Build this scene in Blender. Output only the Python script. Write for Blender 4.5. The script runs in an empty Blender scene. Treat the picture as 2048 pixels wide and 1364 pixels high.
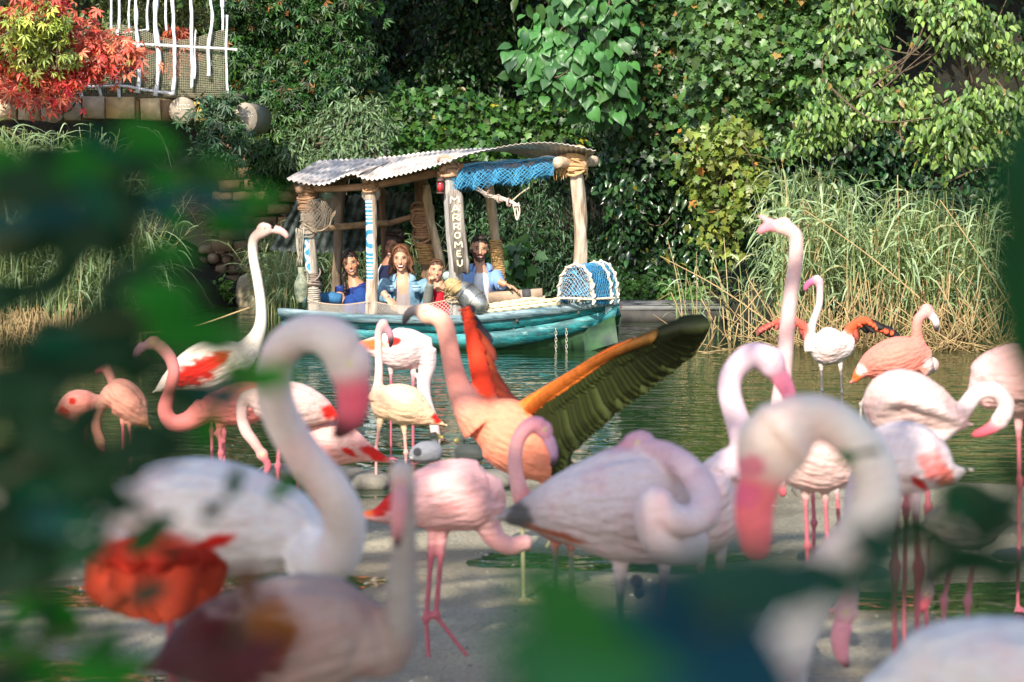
import bpy, math, random
import numpy as np
from math import sin, cos, pi, radians, sqrt, atan2
from mathutils import Vector, Matrix

rng = np.random.default_rng(7)
random.seed(7)
SC = bpy.context.scene
COL = SC.collection

# ------------------------------------------------------------------ camera, sky, sun, exposure
HC = 1.75                      # eye height above the water
FOC = 85 / 36 * 2048           # focal length in photo pixels
PITCH = math.atan((682 - 290) / FOC)
cd = bpy.data.cameras.new('camera')
cam = bpy.data.objects.new('camera', cd)
COL.objects.link(cam)
cam.location = (0, 0, HC)
cam.rotation_euler = (pi / 2 - PITCH, 0, 0)
cd.lens = 85
cd.sensor_width = 36
cd.clip_start = 0.05
cd.clip_end = 500
cd.dof.use_dof = True
cd.dof.focus_distance = 20.6
cd.dof.aperture_fstop = 5.0
cd.dof.aperture_blades = 0
SC.camera = cam

SUN_EL, SUN_AZ = radians(35), radians(196)      # azimuth clockwise from +Y: behind the camera, to the left
world = bpy.data.worlds.new('World')
SC.world = world
world.use_nodes = True
wn = world.node_tree.nodes
wl = world.node_tree.links
bg = wn['Background']
sky = wn.new('ShaderNodeTexSky')
sky.sky_type = 'NISHITA'
sky.sun_disc = False
sky.sun_elevation = SUN_EL
sky.sun_rotation = SUN_AZ
wl.new(sky.outputs[0], bg.inputs[0])
bg.inputs[1].default_value = 0.15
sd = bpy.data.lights.new('sun', 'SUN')
sun = bpy.data.objects.new('sun', sd)
COL.objects.link(sun)
SUNV = Vector((sin(SUN_AZ) * cos(SUN_EL), cos(SUN_AZ) * cos(SUN_EL), sin(SUN_EL)))
sun.rotation_euler = SUNV.to_track_quat('Z', 'Y').to_euler()
sun.location = (-8, -8, 12)
sd.energy = 4.1
sd.angle = radians(0.53)
sd.color = (1.0, 0.93, 0.80)
SC.view_settings.view_transform = 'Standard'
SC.view_settings.look = 'None'
SC.view_settings.exposure = 1.0
SC.view_settings.gamma = 1
SC.view_settings.use_curve_mapping = False
cy = SC.cycles
cy.use_denoising = True
cy.max_bounces = 7
cy.diffuse_bounces = 3
cy.glossy_bounces = 3
cy.transmission_bounces = 3
cy.transparent_max_bounces = 6
cy.caustics_reflective = False
cy.caustics_refractive = False
cy.sample_clamp_indirect = 6


def P(px, py, D):
    """world point seen at photo pixel (px, py), D metres away along +Y"""
    xc, yc = (px - 1024) / FOC, -(py - 682) / FOC
    cp, sp = cos(PITCH), sin(PITCH)
    dy = cp + yc * sp
    dz = -sp + yc * cp
    k = D / dy
    return np.array([xc * k, D, HC + dz * k])


def PA(px, py, D):
    px, py, D = np.broadcast_arrays(np.asarray(px, float), py, D)
    xc, yc = (px - 1024) / FOC, -(py - 682) / FOC
    cp, sp = cos(PITCH), sin(PITCH)
    dy = cp + yc * sp
    k = D / dy
    return np.stack([xc * k, D + 0 * k, HC + (-sp + yc * cp) * k], -1)


def pm(D):                     # metres per photo pixel at distance D
    return D / FOC


# ------------------------------------------------------------------ noise
def _hash(ix, iy, iz, s):
    h = (ix * 374761393 + iy * 668265263 + iz * 2147483647 + s * 1274126177) & 0xFFFFFFFF
    h = ((h ^ (h >> 13)) * 1274126177) & 0xFFFFFFFF
    h = ((h ^ (h >> 16)) * 2246822519) & 0xFFFFFFFF
    return ((h ^ (h >> 15)) & 0xFFFFFF) / float(0xFFFFFF)


def vnoise(p, s=0):
    p = np.asarray(p, float)
    i = np.floor(p).astype(np.int64)
    f = p - i
    f = f * f * (3 - 2 * f)
    r = 0
    for a in (0, 1):
        for b in (0, 1):
            for c in (0, 1):
                w = (f[..., 0] if a else 1 - f[..., 0]) * (f[..., 1] if b else 1 - f[..., 1]) * (f[..., 2] if c else 1 - f[..., 2])
                r = r + w * _hash(i[..., 0] + a, i[..., 1] + b, i[..., 2] + c, s)
    return r


def fbm(p, s=0, o=3):
    p = np.asarray(p, float)
    r, a, t = 0, 1., 0
    for k in range(o):
        r = r + a * vnoise(p * 2 ** k, s + k)
        t += a
        a *= .5
    return r / t


# ------------------------------------------------------------------ materials
def nmat(name, col=(.5, .5, .5), rough=.6, attr=False, var=.25, vscale=8, bump=0, bscale=40, bdist=.005, spec=.4,
         metal=0, transl=0, col2=None, coat=0, stretch=(1, 1, 1), detail=4):
    m = bpy.data.materials.new(name)
    m.use_nodes = True
    nt = m.node_tree
    n, l = nt.nodes, nt.links
    b = n['Principled BSDF']
    b.inputs['Roughness'].default_value = rough
    b.inputs['Specular IOR Level'].default_value = spec
    b.inputs['Metallic'].default_value = metal
    if coat:
        b.inputs['Coat Weight'].default_value = coat
    tc = n.new('ShaderNodeTexCoord')
    mp = n.new('ShaderNodeMapping')
    mp.inputs['Scale'].default_value = stretch
    l.new(tc.outputs['Object'], mp.inputs[0])
    nz = n.new('ShaderNodeTexNoise')
    nz.inputs['Scale'].default_value = vscale
    nz.inputs['Detail'].default_value = detail
    nz.inputs['Roughness'].default_value = .65
    l.new(mp.outputs[0], nz.inputs[0])
    if col2 is not None and not attr:
        mx = n.new('ShaderNodeMix')
        mx.data_type = 'RGBA'
        mx.inputs[6].default_value = (*col, 1)
        mx.inputs[7].default_value = (*col2, 1)
        rp = n.new('ShaderNodeMapRange')
        rp.inputs[1].default_value = .38
        rp.inputs[2].default_value = .62
        l.new(nz.outputs[0], rp.inputs[0])
        l.new(rp.outputs[0], mx.inputs[0])
        src = mx.outputs[2]
    elif attr:
        at = n.new('ShaderNodeAttribute')
        at.attribute_name = 'Col'
        src = at.outputs[0]
    else:
        rgb = n.new('ShaderNodeRGB')
        rgb.outputs[0].default_value = (*col, 1)
        src = rgb.outputs[0]
    mr = n.new('ShaderNodeMapRange')
    mr.inputs[1].default_value = .25
    mr.inputs[2].default_value = .75
    mr.inputs[3].default_value = 1 - var
    mr.inputs[4].default_value = 1 + var
    l.new(nz.outputs[0], mr.inputs[0])
    vm = n.new('ShaderNodeVectorMath')
    vm.operation = 'SCALE'
    l.new(src, vm.inputs[0])
    l.new(mr.outputs[0], vm.inputs['Scale'])
    l.new(vm.outputs[0], b.inputs['Base Color'])
    if bump:
        nb = n.new('ShaderNodeTexNoise')
        nb.inputs['Scale'].default_value = bscale
        nb.inputs['Detail'].default_value = 5
        l.new(mp.outputs[0], nb.inputs[0])
        bp_ = n.new('ShaderNodeBump')
        bp_.inputs['Strength'].default_value = bump
        bp_.inputs['Distance'].default_value = bdist
        l.new(nb.outputs[0], bp_.inputs['Height'])
        l.new(bp_.outputs[0], b.inputs['Normal'])
    if transl:
        tr = n.new('ShaderNodeBsdfTranslucent')
        tv = n.new('ShaderNodeVectorMath')
        tv.operation = 'MULTIPLY'
        tv.inputs[1].default_value = (1.5, 1.25, .45) if transl < 1 else (1.2, 1, .9)
        l.new(vm.outputs[0], tv.inputs[0])
        l.new(tv.outputs[0], tr.inputs[0])
        ms = n.new('ShaderNodeMixShader')
        ms.inputs[0].default_value = transl % 1
        l.new(b.outputs[0], ms.inputs[1])
        l.new(tr.outputs[0], ms.inputs[2])
        l.new(ms.outputs[0], n['Material Output'].inputs[0])
    return m


# ------------------------------------------------------------------ mesh output
def mk(name, V, F, mat, parent=None, col=None, smooth=True, loc=None, attrs=None):
    """V (N,3); F: ndarray (M,k) or list of faces / list of ndarrays; one mesh object"""
    V = np.asarray(V, float)
    me = bpy.data.meshes.new(name)
    if loc is not None:
        V = V - np.asarray(loc)
    if isinstance(F, np.ndarray):
        F = [F]
    if len(F) and isinstance(F[0], np.ndarray) and F[0].ndim == 2:
        ls = np.concatenate([f.ravel() for f in F])
        tot = np.concatenate([np.full(len(f), f.shape[1]) for f in F])
    else:
        ls = np.array([i for f in F for i in f])
        tot = np.array([len(f) for f in F])
    me.vertices.add(len(V))
    me.vertices.foreach_set('co', V.ravel())
    me.loops.add(len(ls))
    me.loops.foreach_set('vertex_index', ls.astype(np.int32))
    me.polygons.add(len(tot))
    st = np.concatenate([[0], np.cumsum(tot)[:-1]])
    me.polygons.foreach_set('loop_start', st.astype(np.int32))
    me.update(calc_edges=True)
    me.validate()
    if smooth:
        me.polygons.foreach_set('use_smooth', np.ones(len(me.polygons), bool))
    if col is not None:
        col = np.asarray(col, float)
        if col.ndim == 1:
            col = np.tile(col, (len(V), 1))
        c4 = np.concatenate([np.clip(col, 0, 1), np.ones((len(col), 1))], 1)
        a = me.color_attributes.new('Col', 'FLOAT_COLOR', 'POINT')
        a.data.foreach_set('color', c4.ravel())
    if attrs:
        for k, v in attrs.items():
            a = me.attributes.new(k, 'FLOAT_VECTOR', 'POINT')
            a.data.foreach_set('vector', np.asarray(v, float).ravel())
    if mat:
        me.materials.append(mat)
    o = bpy.data.objects.new(name, me)
    COL.objects.link(o)
    if loc is not None:
        o.location = loc
    if parent is not None:
        o.parent = parent
    return o


def empty(name, loc=(0, 0, 0)):
    o = bpy.data.objects.new(name, None)
    COL.objects.link(o)
    o.location = loc
    o.empty_display_size = .1
    return o


def tag(o, label=None, cat=None, group=None, kind=None):
    if label:
        o['label'] = label
    if cat:
        o['category'] = cat
    if group:
        o['group'] = group
    if kind:
        o['kind'] = kind
    return o


class MB:
    """collects shapes into one mesh; colours per vertex"""
    def __init__(s):
        s.V, s.F, s.C, s.n = [], [], [], 0

    def add(s, V, F, c=(.5, .5, .5)):
        V = np.asarray(V, float)
        s.V.append(V)
        s.F += [tuple(int(i) + s.n for i in f) for f in F]
        c = np.asarray(c, float)
        s.C.append(np.tile(c, (len(V), 1)) if c.ndim == 1 else c)
        s.n += len(V)
        return s

    def tube(s, pts, r, c=(.5, .5, .5), n=8, flat=1, up=None):
        V, F, cc = sweep(pts, r, n, flat, up)
        c = np.asarray(c, float)
        if c.ndim == 2:
            c = np.concatenate([np.repeat(c, n, 0), c[:1], c[-1:]])
        return s.add(V, F, c)

    def box(s, c, size, R=None, col=(.5, .5, .5), jit=0):
        q = np.array([[x, y, z] for x in (-.5, .5) for y in (-.5, .5) for z in (-.5, .5)]) * size
        if jit:
            q = q + rng.normal(0, jit, q.shape)
        if R is not None:
            q = q @ np.asarray(R).T
        return s.add(q + np.asarray(c), [(0, 1, 3, 2), (4, 6, 7, 5), (0, 4, 5, 1), (2, 3, 7, 6), (0, 2, 6, 4), (1, 5, 7, 3)], col)

    def ball(s, c, r, col=(.5, .5, .5), n=12, R=None):
        th = np.linspace(0, pi, n // 2 + 1)
        V = [(0, 0, 1)]
        for t in th[1:-1]:
            for k in range(n):
                V.append((sin(t) * cos(2 * pi * k / n), sin(t) * sin(2 * pi * k / n), cos(t)))
        V.append((0, 0, -1))
        F = [(0, 1 + k, 1 + (k + 1) % n) for k in range(n)]
        m = n // 2 - 1
        for j in range(m - 1):
            for k in range(n):
                F.append((1 + j * n + k, 1 + (j + 1) * n + k, 1 + (j + 1) * n + (k + 1) % n, 1 + j * n + (k + 1) % n))
        e = len(V) - 1
        F += [(1 + (m - 1) * n + k, e, 1 + (m - 1) * n + (k + 1) % n) for k in range(n)]
        V = np.array(V) * np.asarray(r)
        if R is not None:
            V = V @ np.asarray(R).T
        return s.add(V + np.asarray(c), F, col)

    def build(s, name, mat, parent=None, loc=None, smooth=True):
        return mk(name, np.concatenate(s.V), s.F, mat, parent, np.concatenate(s.C), smooth, loc)


def norm(a):
    a = np.asarray(a, float)
    return a / (np.linalg.norm(a, axis=-1, keepdims=True) + 1e-12)


def sweep(pts, r, n=8, flat=1, up=None):
    """closed tube; r scalar or per point; flat = ratio of the second axis (scalar or per point)"""
    pts = np.asarray(pts, float)
    N = len(pts)
    r = np.broadcast_to(np.asarray(r, float), (N,))
    flat = np.broadcast_to(np.asarray(flat, float), (N,))
    T = np.gradient(pts, axis=0)
    T = norm(T)
    u = np.array(up if up is not None else ((0, 0, 1) if abs(T[0][2]) < .9 else (1, 0, 0)), float)
    V = []
    for i in range(N):
        u = u - T[i] * np.dot(u, T[i])
        ln = np.linalg.norm(u)
        if ln < 1e-6:
            u = np.cross(T[i], (0.3, .5, .8))
            ln = np.linalg.norm(u)
        u = u / ln
        w = np.cross(T[i], u)
        for k in range(n):
            a = 2 * pi * k / n
            V.append(pts[i] + r[i] * (cos(a) * u + flat[i] * sin(a) * w))
        if up is not None:
            u = np.array(up, float)
    V.append(pts[0])
    V.append(pts[-1])
    F = [(i * n + k, i * n + (k + 1) % n, (i + 1) * n + (k + 1) % n, (i + 1) * n + k) for i in range(N - 1) for k in range(n)]
    a, b = N * n, N * n + 1
    F += [(a, (k + 1) % n, k) for k in range(n)]
    F += [(b, (N - 1) * n + k, (N - 1) * n + (k + 1) % n) for k in range(n)]
    return np.array(V), F, None


def spline(pts, m=6):
    """Catmull-Rom through rows of pts (any number of columns)"""
    p = np.asarray(pts, float)
    if len(p) < 3:
        t = np.linspace(0, 1, m + 1)[:, None]
        return p[0] * (1 - t) + p[-1] * t
    q = np.concatenate([[2 * p[0] - p[1]], p, [2 * p[-1] - p[-2]]])
    out = []
    for i in range(1, len(q) - 2):
        a, b, c, d = q[i - 1], q[i], q[i + 1], q[i + 2]
        for t in np.arange(m) / m:
            out.append(.5 * ((2 * b) + (-a + c) * t + (2 * a - 5 * b + 4 * c - d) * t * t + (-a + 3 * b - 3 * c + d) * t ** 3))
    out.append(p[-1])
    return np.array(out)


def fuse(mb, voxel, smooth=2, fac=.5):
    """union of closed shapes as one continuous skin -> V, quads"""
    me = bpy.data.meshes.new('tmp')
    me.from_pydata(np.concatenate(mb.V).tolist(), [], mb.F)
    o = bpy.data.objects.new('tmp', me)
    COL.objects.link(o)
    m = o.modifiers.new('r', 'REMESH')
    m.mode = 'VOXEL'
    m.voxel_size = voxel
    if smooth:
        s = o.modifiers.new('s', 'SMOOTH')
        s.factor = fac
        s.iterations = smooth
    dg = bpy.context.evaluated_depsgraph_get()
    e = o.evaluated_get(dg)
    me2 = e.to_mesh()
    V = np.empty(len(me2.vertices) * 3)
    me2.vertices.foreach_get('co', V)
    V = V.reshape(-1, 3)
    L = np.empty(len(me2.loops), np.int32)
    me2.loops.foreach_get('vertex_index', L)
    tot = np.empty(len(me2.polygons), np.int32)
    me2.polygons.foreach_get('loop_total', tot)
    Fq = L.reshape(-1, 4) if (tot == 4).all() else None
    if Fq is None:
        st = np.concatenate([[0], np.cumsum(tot)[:-1]])
        Fq = [tuple(L[a:a + b]) for a, b in zip(st, tot)]
    e.to_mesh_clear()
    bpy.data.objects.remove(o)
    bpy.data.meshes.remove(me)
    return V, Fq


def paint(V, samples, s=.006):
    """colour of each vertex from the nearest body samples (centre, radius, colour)"""
    C = np.array([a[0] for a in samples])
    R = np.array([a[1] for a in samples])
    K = np.array([a[2] for a in samples])
    out = np.empty((len(V), 3))
    for i in range(0, len(V), 4000):
        v = V[i:i + 4000]
        d = np.linalg.norm(v[:, None] - C[None], axis=2) - R[None]
        d = d - d.min(1, keepdims=True)
        w = np.exp(-d / s)
        w /= w.sum(1, keepdims=True)
        out[i:i + 4000] = w @ K
    return out


def lerp(a, b, t):
    t = np.asarray(t)[..., None]
    return np.asarray(a) * (1 - t) + np.asarray(b) * t


def sstep(a, b, x):
    t = np.clip((x - a) / (b - a), 0, 1)
    return t * t * (3 - 2 * t)


def resample(c, step):
    c = np.asarray(c, float)
    s = np.concatenate([[0], np.cumsum(np.linalg.norm(np.diff(c, axis=0), axis=1))])
    t = np.linspace(0, s[-1], max(3, int(s[-1] / step)))
    return np.stack([np.interp(t, s, c[:, i]) for i in range(c.shape[1])], -1)


# ------------------------------------------------------------------ the lie of the land
def bank(x):
    x = np.asarray(x, float)
    l = 1 - sstep(-3.9, -3.0, x)
    r = sstep(1.75, 2.6, x)
    return 26.6 - 5.4 * l - 5.2 * r + .35 * np.sin(x * 2.3) + .2 * np.sin(x * 5.1 + 1)


def ground_h(x, y):
    q = np.stack([x, y, 0 * x], -1)
    n = fbm(q * 1.1, 3, 4) - .5
    n2 = fbm(q * np.array([.5, 1.4, 1]) + 9, 5, 3) - .5
    shore = 12.3 + .35 * np.sin(x * 1.7) + .8 * n2
    near = .012 + .07 * n2 + .018 * n
    h = near - .55 * sstep(0, 1.6, y - shore)
    b = bank(x)
    up = sstep(-.5, .7, y - b)
    h = h * (1 - up) + up * (.22 + .1 * n)
    h = h + .10 * np.clip(y - b - .5, 0, 8) + .3 * np.clip(y - b - 8, 0, 30) * .5
    return h


ys = np.concatenate([np.arange(-4, 2, .5), np.arange(2, 15, .07), np.arange(15, 30, .15), np.arange(30, 60, 1.5), np.arange(60, 200, 12)])
xs = np.concatenate([np.arange(-60, -7, 3.), np.arange(-7, 7, .08), np.arange(7, 62, 3.)])
X, Y = np.meshgrid(xs, ys)
Z = ground_h(X, Y)
Vg = np.stack([X, Y, Z], -1).reshape(-1, 3)
nx_, ny_ = len(xs), len(ys)
ii = np.arange(nx_ * ny_).reshape(ny_, nx_)
Fg = np.stack([ii[:-1, :-1], ii[:-1, 1:], ii[1:, 1:], ii[1:, :-1]], -1).reshape(-1, 4)

mg = bpy.data.materials.new('mud')
mg.use_nodes = True
n, l = mg.node_tree.nodes, mg.node_tree.links
b = n['Principled BSDF']
tc = n.new('ShaderNodeTexCoord')
nz = n.new('ShaderNodeTexNoise'); nz.inputs['Scale'].default_value = 1.3; nz.inputs['Detail'].default_value = 8
nf = n.new('ShaderNodeTexNoise'); nf.inputs['Scale'].default_value = 60; nf.inputs['Detail'].default_value = 6
l.new(tc.outputs['Object'], nz.inputs[0]); l.new(tc.outputs['Object'], nf.inputs[0])
cr = n.new('ShaderNodeValToRGB')
cr.color_ramp.elements[0].position = .3; cr.color_ramp.elements[0].color = (.17, .15, .11, 1)
cr.color_ramp.elements[1].position = .7; cr.color_ramp.elements[1].color = (.48, .41, .28, 1)
l.new(nz.outputs[0], cr.inputs[0])
mx = n.new('ShaderNodeMix'); mx.data_type = 'RGBA'; mx.blend_type = 'MULTIPLY'; mx.inputs[0].default_value = .8
mrr = n.new('ShaderNodeMapRange'); mrr.inputs[1].default_value = .3; mrr.inputs[2].default_value = .7; mrr.inputs[3].default_value = .6; mrr.inputs[4].default_value = 1.25
l.new(nf.outputs[0], mrr.inputs[0])
l.new(cr.outputs[0], mx.inputs[6]); l.new(mrr.outputs[0], mx.inputs[7])
# wetness from the height above the water
sp_ = n.new('ShaderNodeSeparateXYZ'); l.new(tc.outputs['Object'], sp_.inputs[0])
wet = n.new('ShaderNodeMapRange'); wet.inputs[1].default_value = .0; wet.inputs[2].default_value = .02; wet.inputs[3].default_value = .15; wet.inputs[4].default_value = .75
l.new(sp_.outputs[2], wet.inputs[0]); l.new(wet.outputs[0], b.inputs['Roughness'])
wc = n.new('ShaderNodeMapRange'); wc.inputs[1].default_value = -.002; wc.inputs[2].default_value = .014; wc.inputs[3].default_value = .45; wc.inputs[4].default_value = 1
l.new(sp_.outputs[2], wc.inputs[0])
vs = n.new('ShaderNodeVectorMath'); vs.operation = 'SCALE'; l.new(mx.outputs[2], vs.inputs[0]); l.new(wc.outputs[0], vs.inputs['Scale'])
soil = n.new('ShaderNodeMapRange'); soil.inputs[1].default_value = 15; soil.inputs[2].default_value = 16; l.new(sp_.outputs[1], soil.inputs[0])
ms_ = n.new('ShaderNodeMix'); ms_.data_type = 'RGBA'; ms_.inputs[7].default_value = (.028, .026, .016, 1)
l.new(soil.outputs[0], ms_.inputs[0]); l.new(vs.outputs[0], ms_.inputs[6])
l.new(ms_.outputs[2], b.inputs['Base Color'])
bu = n.new('ShaderNodeBump'); bu.inputs['Strength'].default_value = .8; bu.inputs['Distance'].default_value = .03
l.new(nf.outputs[0], bu.inputs['Height']); l.new(bu.outputs[0], b.inputs['Normal'])
tag(mk('ground', Vg, Fg, mg), kind='structure')

# water
mw = bpy.data.materials.new('water')
mw.use_nodes = True
n, l = mw.node_tree.nodes, mw.node_tree.links
b = n['Principled BSDF']
b.inputs['Base Color'].default_value = (.008, .028, .008, 1)
b.inputs['Roughness'].default_value = .03
b.inputs['IOR'].default_value = 1.33
b.inputs['Specular IOR Level'].default_value = .85
tc = n.new('ShaderNodeTexCoord')
mp = n.new('ShaderNodeMapping'); mp.inputs['Scale'].default_value = (1, 1.7, 1)
l.new(tc.outputs['Object'], mp.inputs[0])
w1 = n.new('ShaderNodeTexNoise'); w1.inputs['Scale'].default_value = 4.2; w1.inputs['Detail'].default_value = 2.2; w1.inputs['Distortion'].default_value = .6
w2 = n.new('ShaderNodeTexNoise'); w2.inputs['Scale'].default_value = 1.2; w2.inputs['Detail'].default_value = 2
l.new(mp.outputs[0], w1.inputs[0]); l.new(mp.outputs[0], w2.inputs[0])
mm = n.new('ShaderNodeMath'); mm.operation = 'MULTIPLY_ADD'; mm.inputs[1].default_value = 1.6
l.new(w2.outputs[0], mm.inputs[0]); l.new(w1.outputs[0], mm.inputs[2])
bu = n.new('ShaderNodeBump'); bu.inputs['Strength'].default_value = .6; bu.inputs['Distance'].default_value = .021
l.new(mm.outputs[0], bu.inputs['Height']); l.new(bu.outputs[0], b.inputs['Normal'])
tag(mk('water', [(-60, 2, 0), (60, 2, 0), (60, 30, 0), (-60, 30, 0)], [(0, 1, 2, 3)], mw, smooth=False), kind='structure')

# ------------------------------------------------------------------ leaves
def fan(outline, z=None, fold=.12, droop=.18):
    o = np.array(outline, float)
    full = np.concatenate([o, (o[1:-1] * (-1, 1))[::-1]])
    c = np.array([[0, .42]])
    q = np.concatenate([full, c])
    zz = -fold * -np.abs(q[:, 0]) * 1.2 - droop * q[:, 1] ** 2
    V = np.concatenate([q, zz[:, None]], 1)
    k = len(full)
    F = np.array([(k, i, (i + 1) % k) for i in range(k)])
    return V, F[:, ::-1].copy() if False else F


def blade(rows, fold, droop, sub=(-1, -.5, 0, .5, 1)):
    V, F = [], []
    for t, w in rows:
        for q in sub:
            V.append((q * w, t - (.10 * abs(q) if t < .05 else 0), fold * (abs(q) * w) * (1 - .9 * abs(q)) * 2 - droop * t * t + .015 * sin(9 * t) * abs(q)))
    m = len(sub)
    for i in range(len(rows) - 1):
        for j in range(m - 1):
            a = i * m + j
            F += [(a, a + 1, a + m + 1), (a, a + m + 1, a + m)]
    return np.array(V), np.array(F)


T_VINE = fan([(0, 0), (.22, -.12), (.5, .05), (.36, .3), (.6, .52), (.3, .6), (0, 1)])
T_HEART = blade([(-.02, .22), (.08, .42), (.28, .5), (.5, .44), (.72, .27), (.9, .1), (1.02, .01)], .35, .35)
T_OVAL = fan([(0, 0), (.2, .15), (.27, .45), (.15, .8), (0, 1)], fold=.3, droop=.25)
_a = []
T_LANCE = (np.array([(0, 0, 0), (.11, .3, .04), (.08, .7, -.04), (0, 1, -.16), (-.08, .7, -.04), (-.11, .3, .04), (0, .5, -.04)]),
           np.array([(6, 0, 1), (6, 1, 2), (6, 2, 3), (6, 3, 4), (6, 4, 5), (6, 5, 0)]))


def palmate():
    V, F = [], []
    for a, s in ((0, 1), (-.75, .9), (.75, .9), (-1.5, .62), (1.5, .62)):
        q = np.array([(0, .04, 0), (.14, .5, .05), (0, 1, -.2), (-.14, .5, .05)]) * s
        x = q[:, 0] * cos(a) + q[:, 1] * sin(a)
        y = -q[:, 0] * sin(a) + q[:, 1] * cos(a)
        k = len(V)
        V += list(zip(x, y, q[:, 2]))
        F += [(k, k + 1, k + 2), (k, k + 2, k + 3)]
    return np.array(V), np.array(F)


T_PALM = palmate()


def leafmesh(T, pos, tip, nrm, size, col):
    V0, F0 = T
    y = norm(tip)
    z = nrm - y * (nrm * y).sum(1, keepdims=True)
    z = norm(z)
    x = np.cross(y, z)
    V = pos[:, None] + size[:, None, None] * (V0[None, :, 0:1] * x[:, None] + V0[None, :, 1:2] * y[:, None] + V0[None, :, 2:3] * z[:, None])
    F = F0[None] + (np.arange(len(pos)) * len(V0))[:, None, None]
    C = np.repeat(col[:, None], len(V0), 1)
    return V.reshape(-1, 3), F.reshape(-1, F0.shape[1]), C.reshape(-1, 3)


M_LEAF = nmat('leaf', attr=True, rough=.42, var=.25, vscale=14, spec=.5, transl=.3)
M_LEAFG = nmat('glossy_leaf', attr=True, rough=.28, var=.2, vscale=10, spec=.6, transl=.22)
M_STEM = nmat('stem', (.10, .07, .045), rough=.85, var=.4, vscale=20, bump=.5, bscale=60)
M_TWIG = nmat('twig', attr=True, rough=.8, var=.3, vscale=20)


def inpoly(px, py, poly):
    r = np.zeros(len(px), bool)
    k = len(poly)
    for i in range(k):
        x1, y1 = poly[i]
        x2, y2 = poly[(i + 1) % k]
        c = ((y1 > py) != (y2 > py)) & (px < (x2 - x1) * (py - y1) / (y2 - y1 + 1e-9) + x1)
        r ^= c
    return r


def poly_pts(poly, N):
    poly = np.array(poly, float)
    lo, hi = poly.min(0), poly.max(0)
    out = np.empty((0, 2))
    while len(out) < N:
        q = lo + rng.random((N * 2, 2)) * (hi - lo)
        out = np.concatenate([out, q[inpoly(q[:, 0], q[:, 1], poly)]])
    return out[:N]


def clump_leaves(C, R, per, size, cols, droopy=.6, up=.35, flat=.75, jit=.3, zsq=.85):
    """C (n,3) clump centres, R (n,) radii"""
    n_ = len(C)
    k = per
    d = norm(rng.normal(size=(n_, k, 3)))
    d[..., 1] -= .45                      # denser on the open side
    d[..., 2] += .15
    d = norm(d)
    rad = rng.random((n_, k, 1)) ** .45 * (1 + .35 * np.abs(rng.normal(size=(n_, k, 1))) * (rng.random((n_, k, 1)) < .3))
    pos = C[:, None] + d * rad * R[:, None, None] * np.array([1, flat, zsq])
    nrm = norm(d * .8 + np.array([-.1, -.35, up]) + rng.normal(0, jit, d.shape))
    tip = norm(np.array([0, -.25, -droopy]) + .5 * d * np.array([1, .5, .3]) + rng.normal(0, jit * 1.1, d.shape))
    s = size[0] + (size[1] - size[0]) * rng.random((n_, k))
    cols = np.asarray(cols, float)
    ci = rng.random((n_, 1, 1))
    base = cols[0] * (1 - ci) + cols[1] * ci
    c = base * (1 + .42 * rng.normal(size=(n_, k, 1)).clip(-1.5, 1.5)) + rng.normal(0, .006, (n_, k, 3))
    if len(cols) > 2:
        odd = rng.random((n_, k)) < .018
        c[odd] = cols[2]
    c = np.clip(c, .008, .9)
    return pos.reshape(-1, 3), tip.reshape(-1, 3), nrm.reshape(-1, 3), s.ravel(), c.reshape(-1, 3)


_single = {}


def leaf_parts(T, tname, mat, pos, tip, nrm, size, col, parent, base):
    """single leaves, each an object sharing one of a few meshes"""
    if not len(pos):
        return
    key = (tname, parent.name)
    var = []
    for q in range(5):
        c = col[rng.integers(len(col))]
        me_o = mk('leaf', T[0], T[1], mat, None, c)
        var.append(me_o.data)
        bpy.data.objects.remove(me_o)
    y = norm(tip)
    z = norm(nrm - y * (nrm * y).sum(1, keepdims=True))
    x = np.cross(y, z)
    for i in range(len(pos)):
        o = bpy.data.objects.new('leaf', var[i % 5])
        COL.objects.link(o)
        o.parent = parent
        s = size[i]
        p = pos[i] - base
        o.matrix_basis = Matrix(((x[i][0] * s, y[i][0] * s, z[i][0] * s, p[0]), (x[i][1] * s, y[i][1] * s, z[i][1] * s, p[1]),
                                 (x[i][2] * s, y[i][2] * s, z[i][2] * s, p[2]), (0, 0, 0, 1)))


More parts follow.
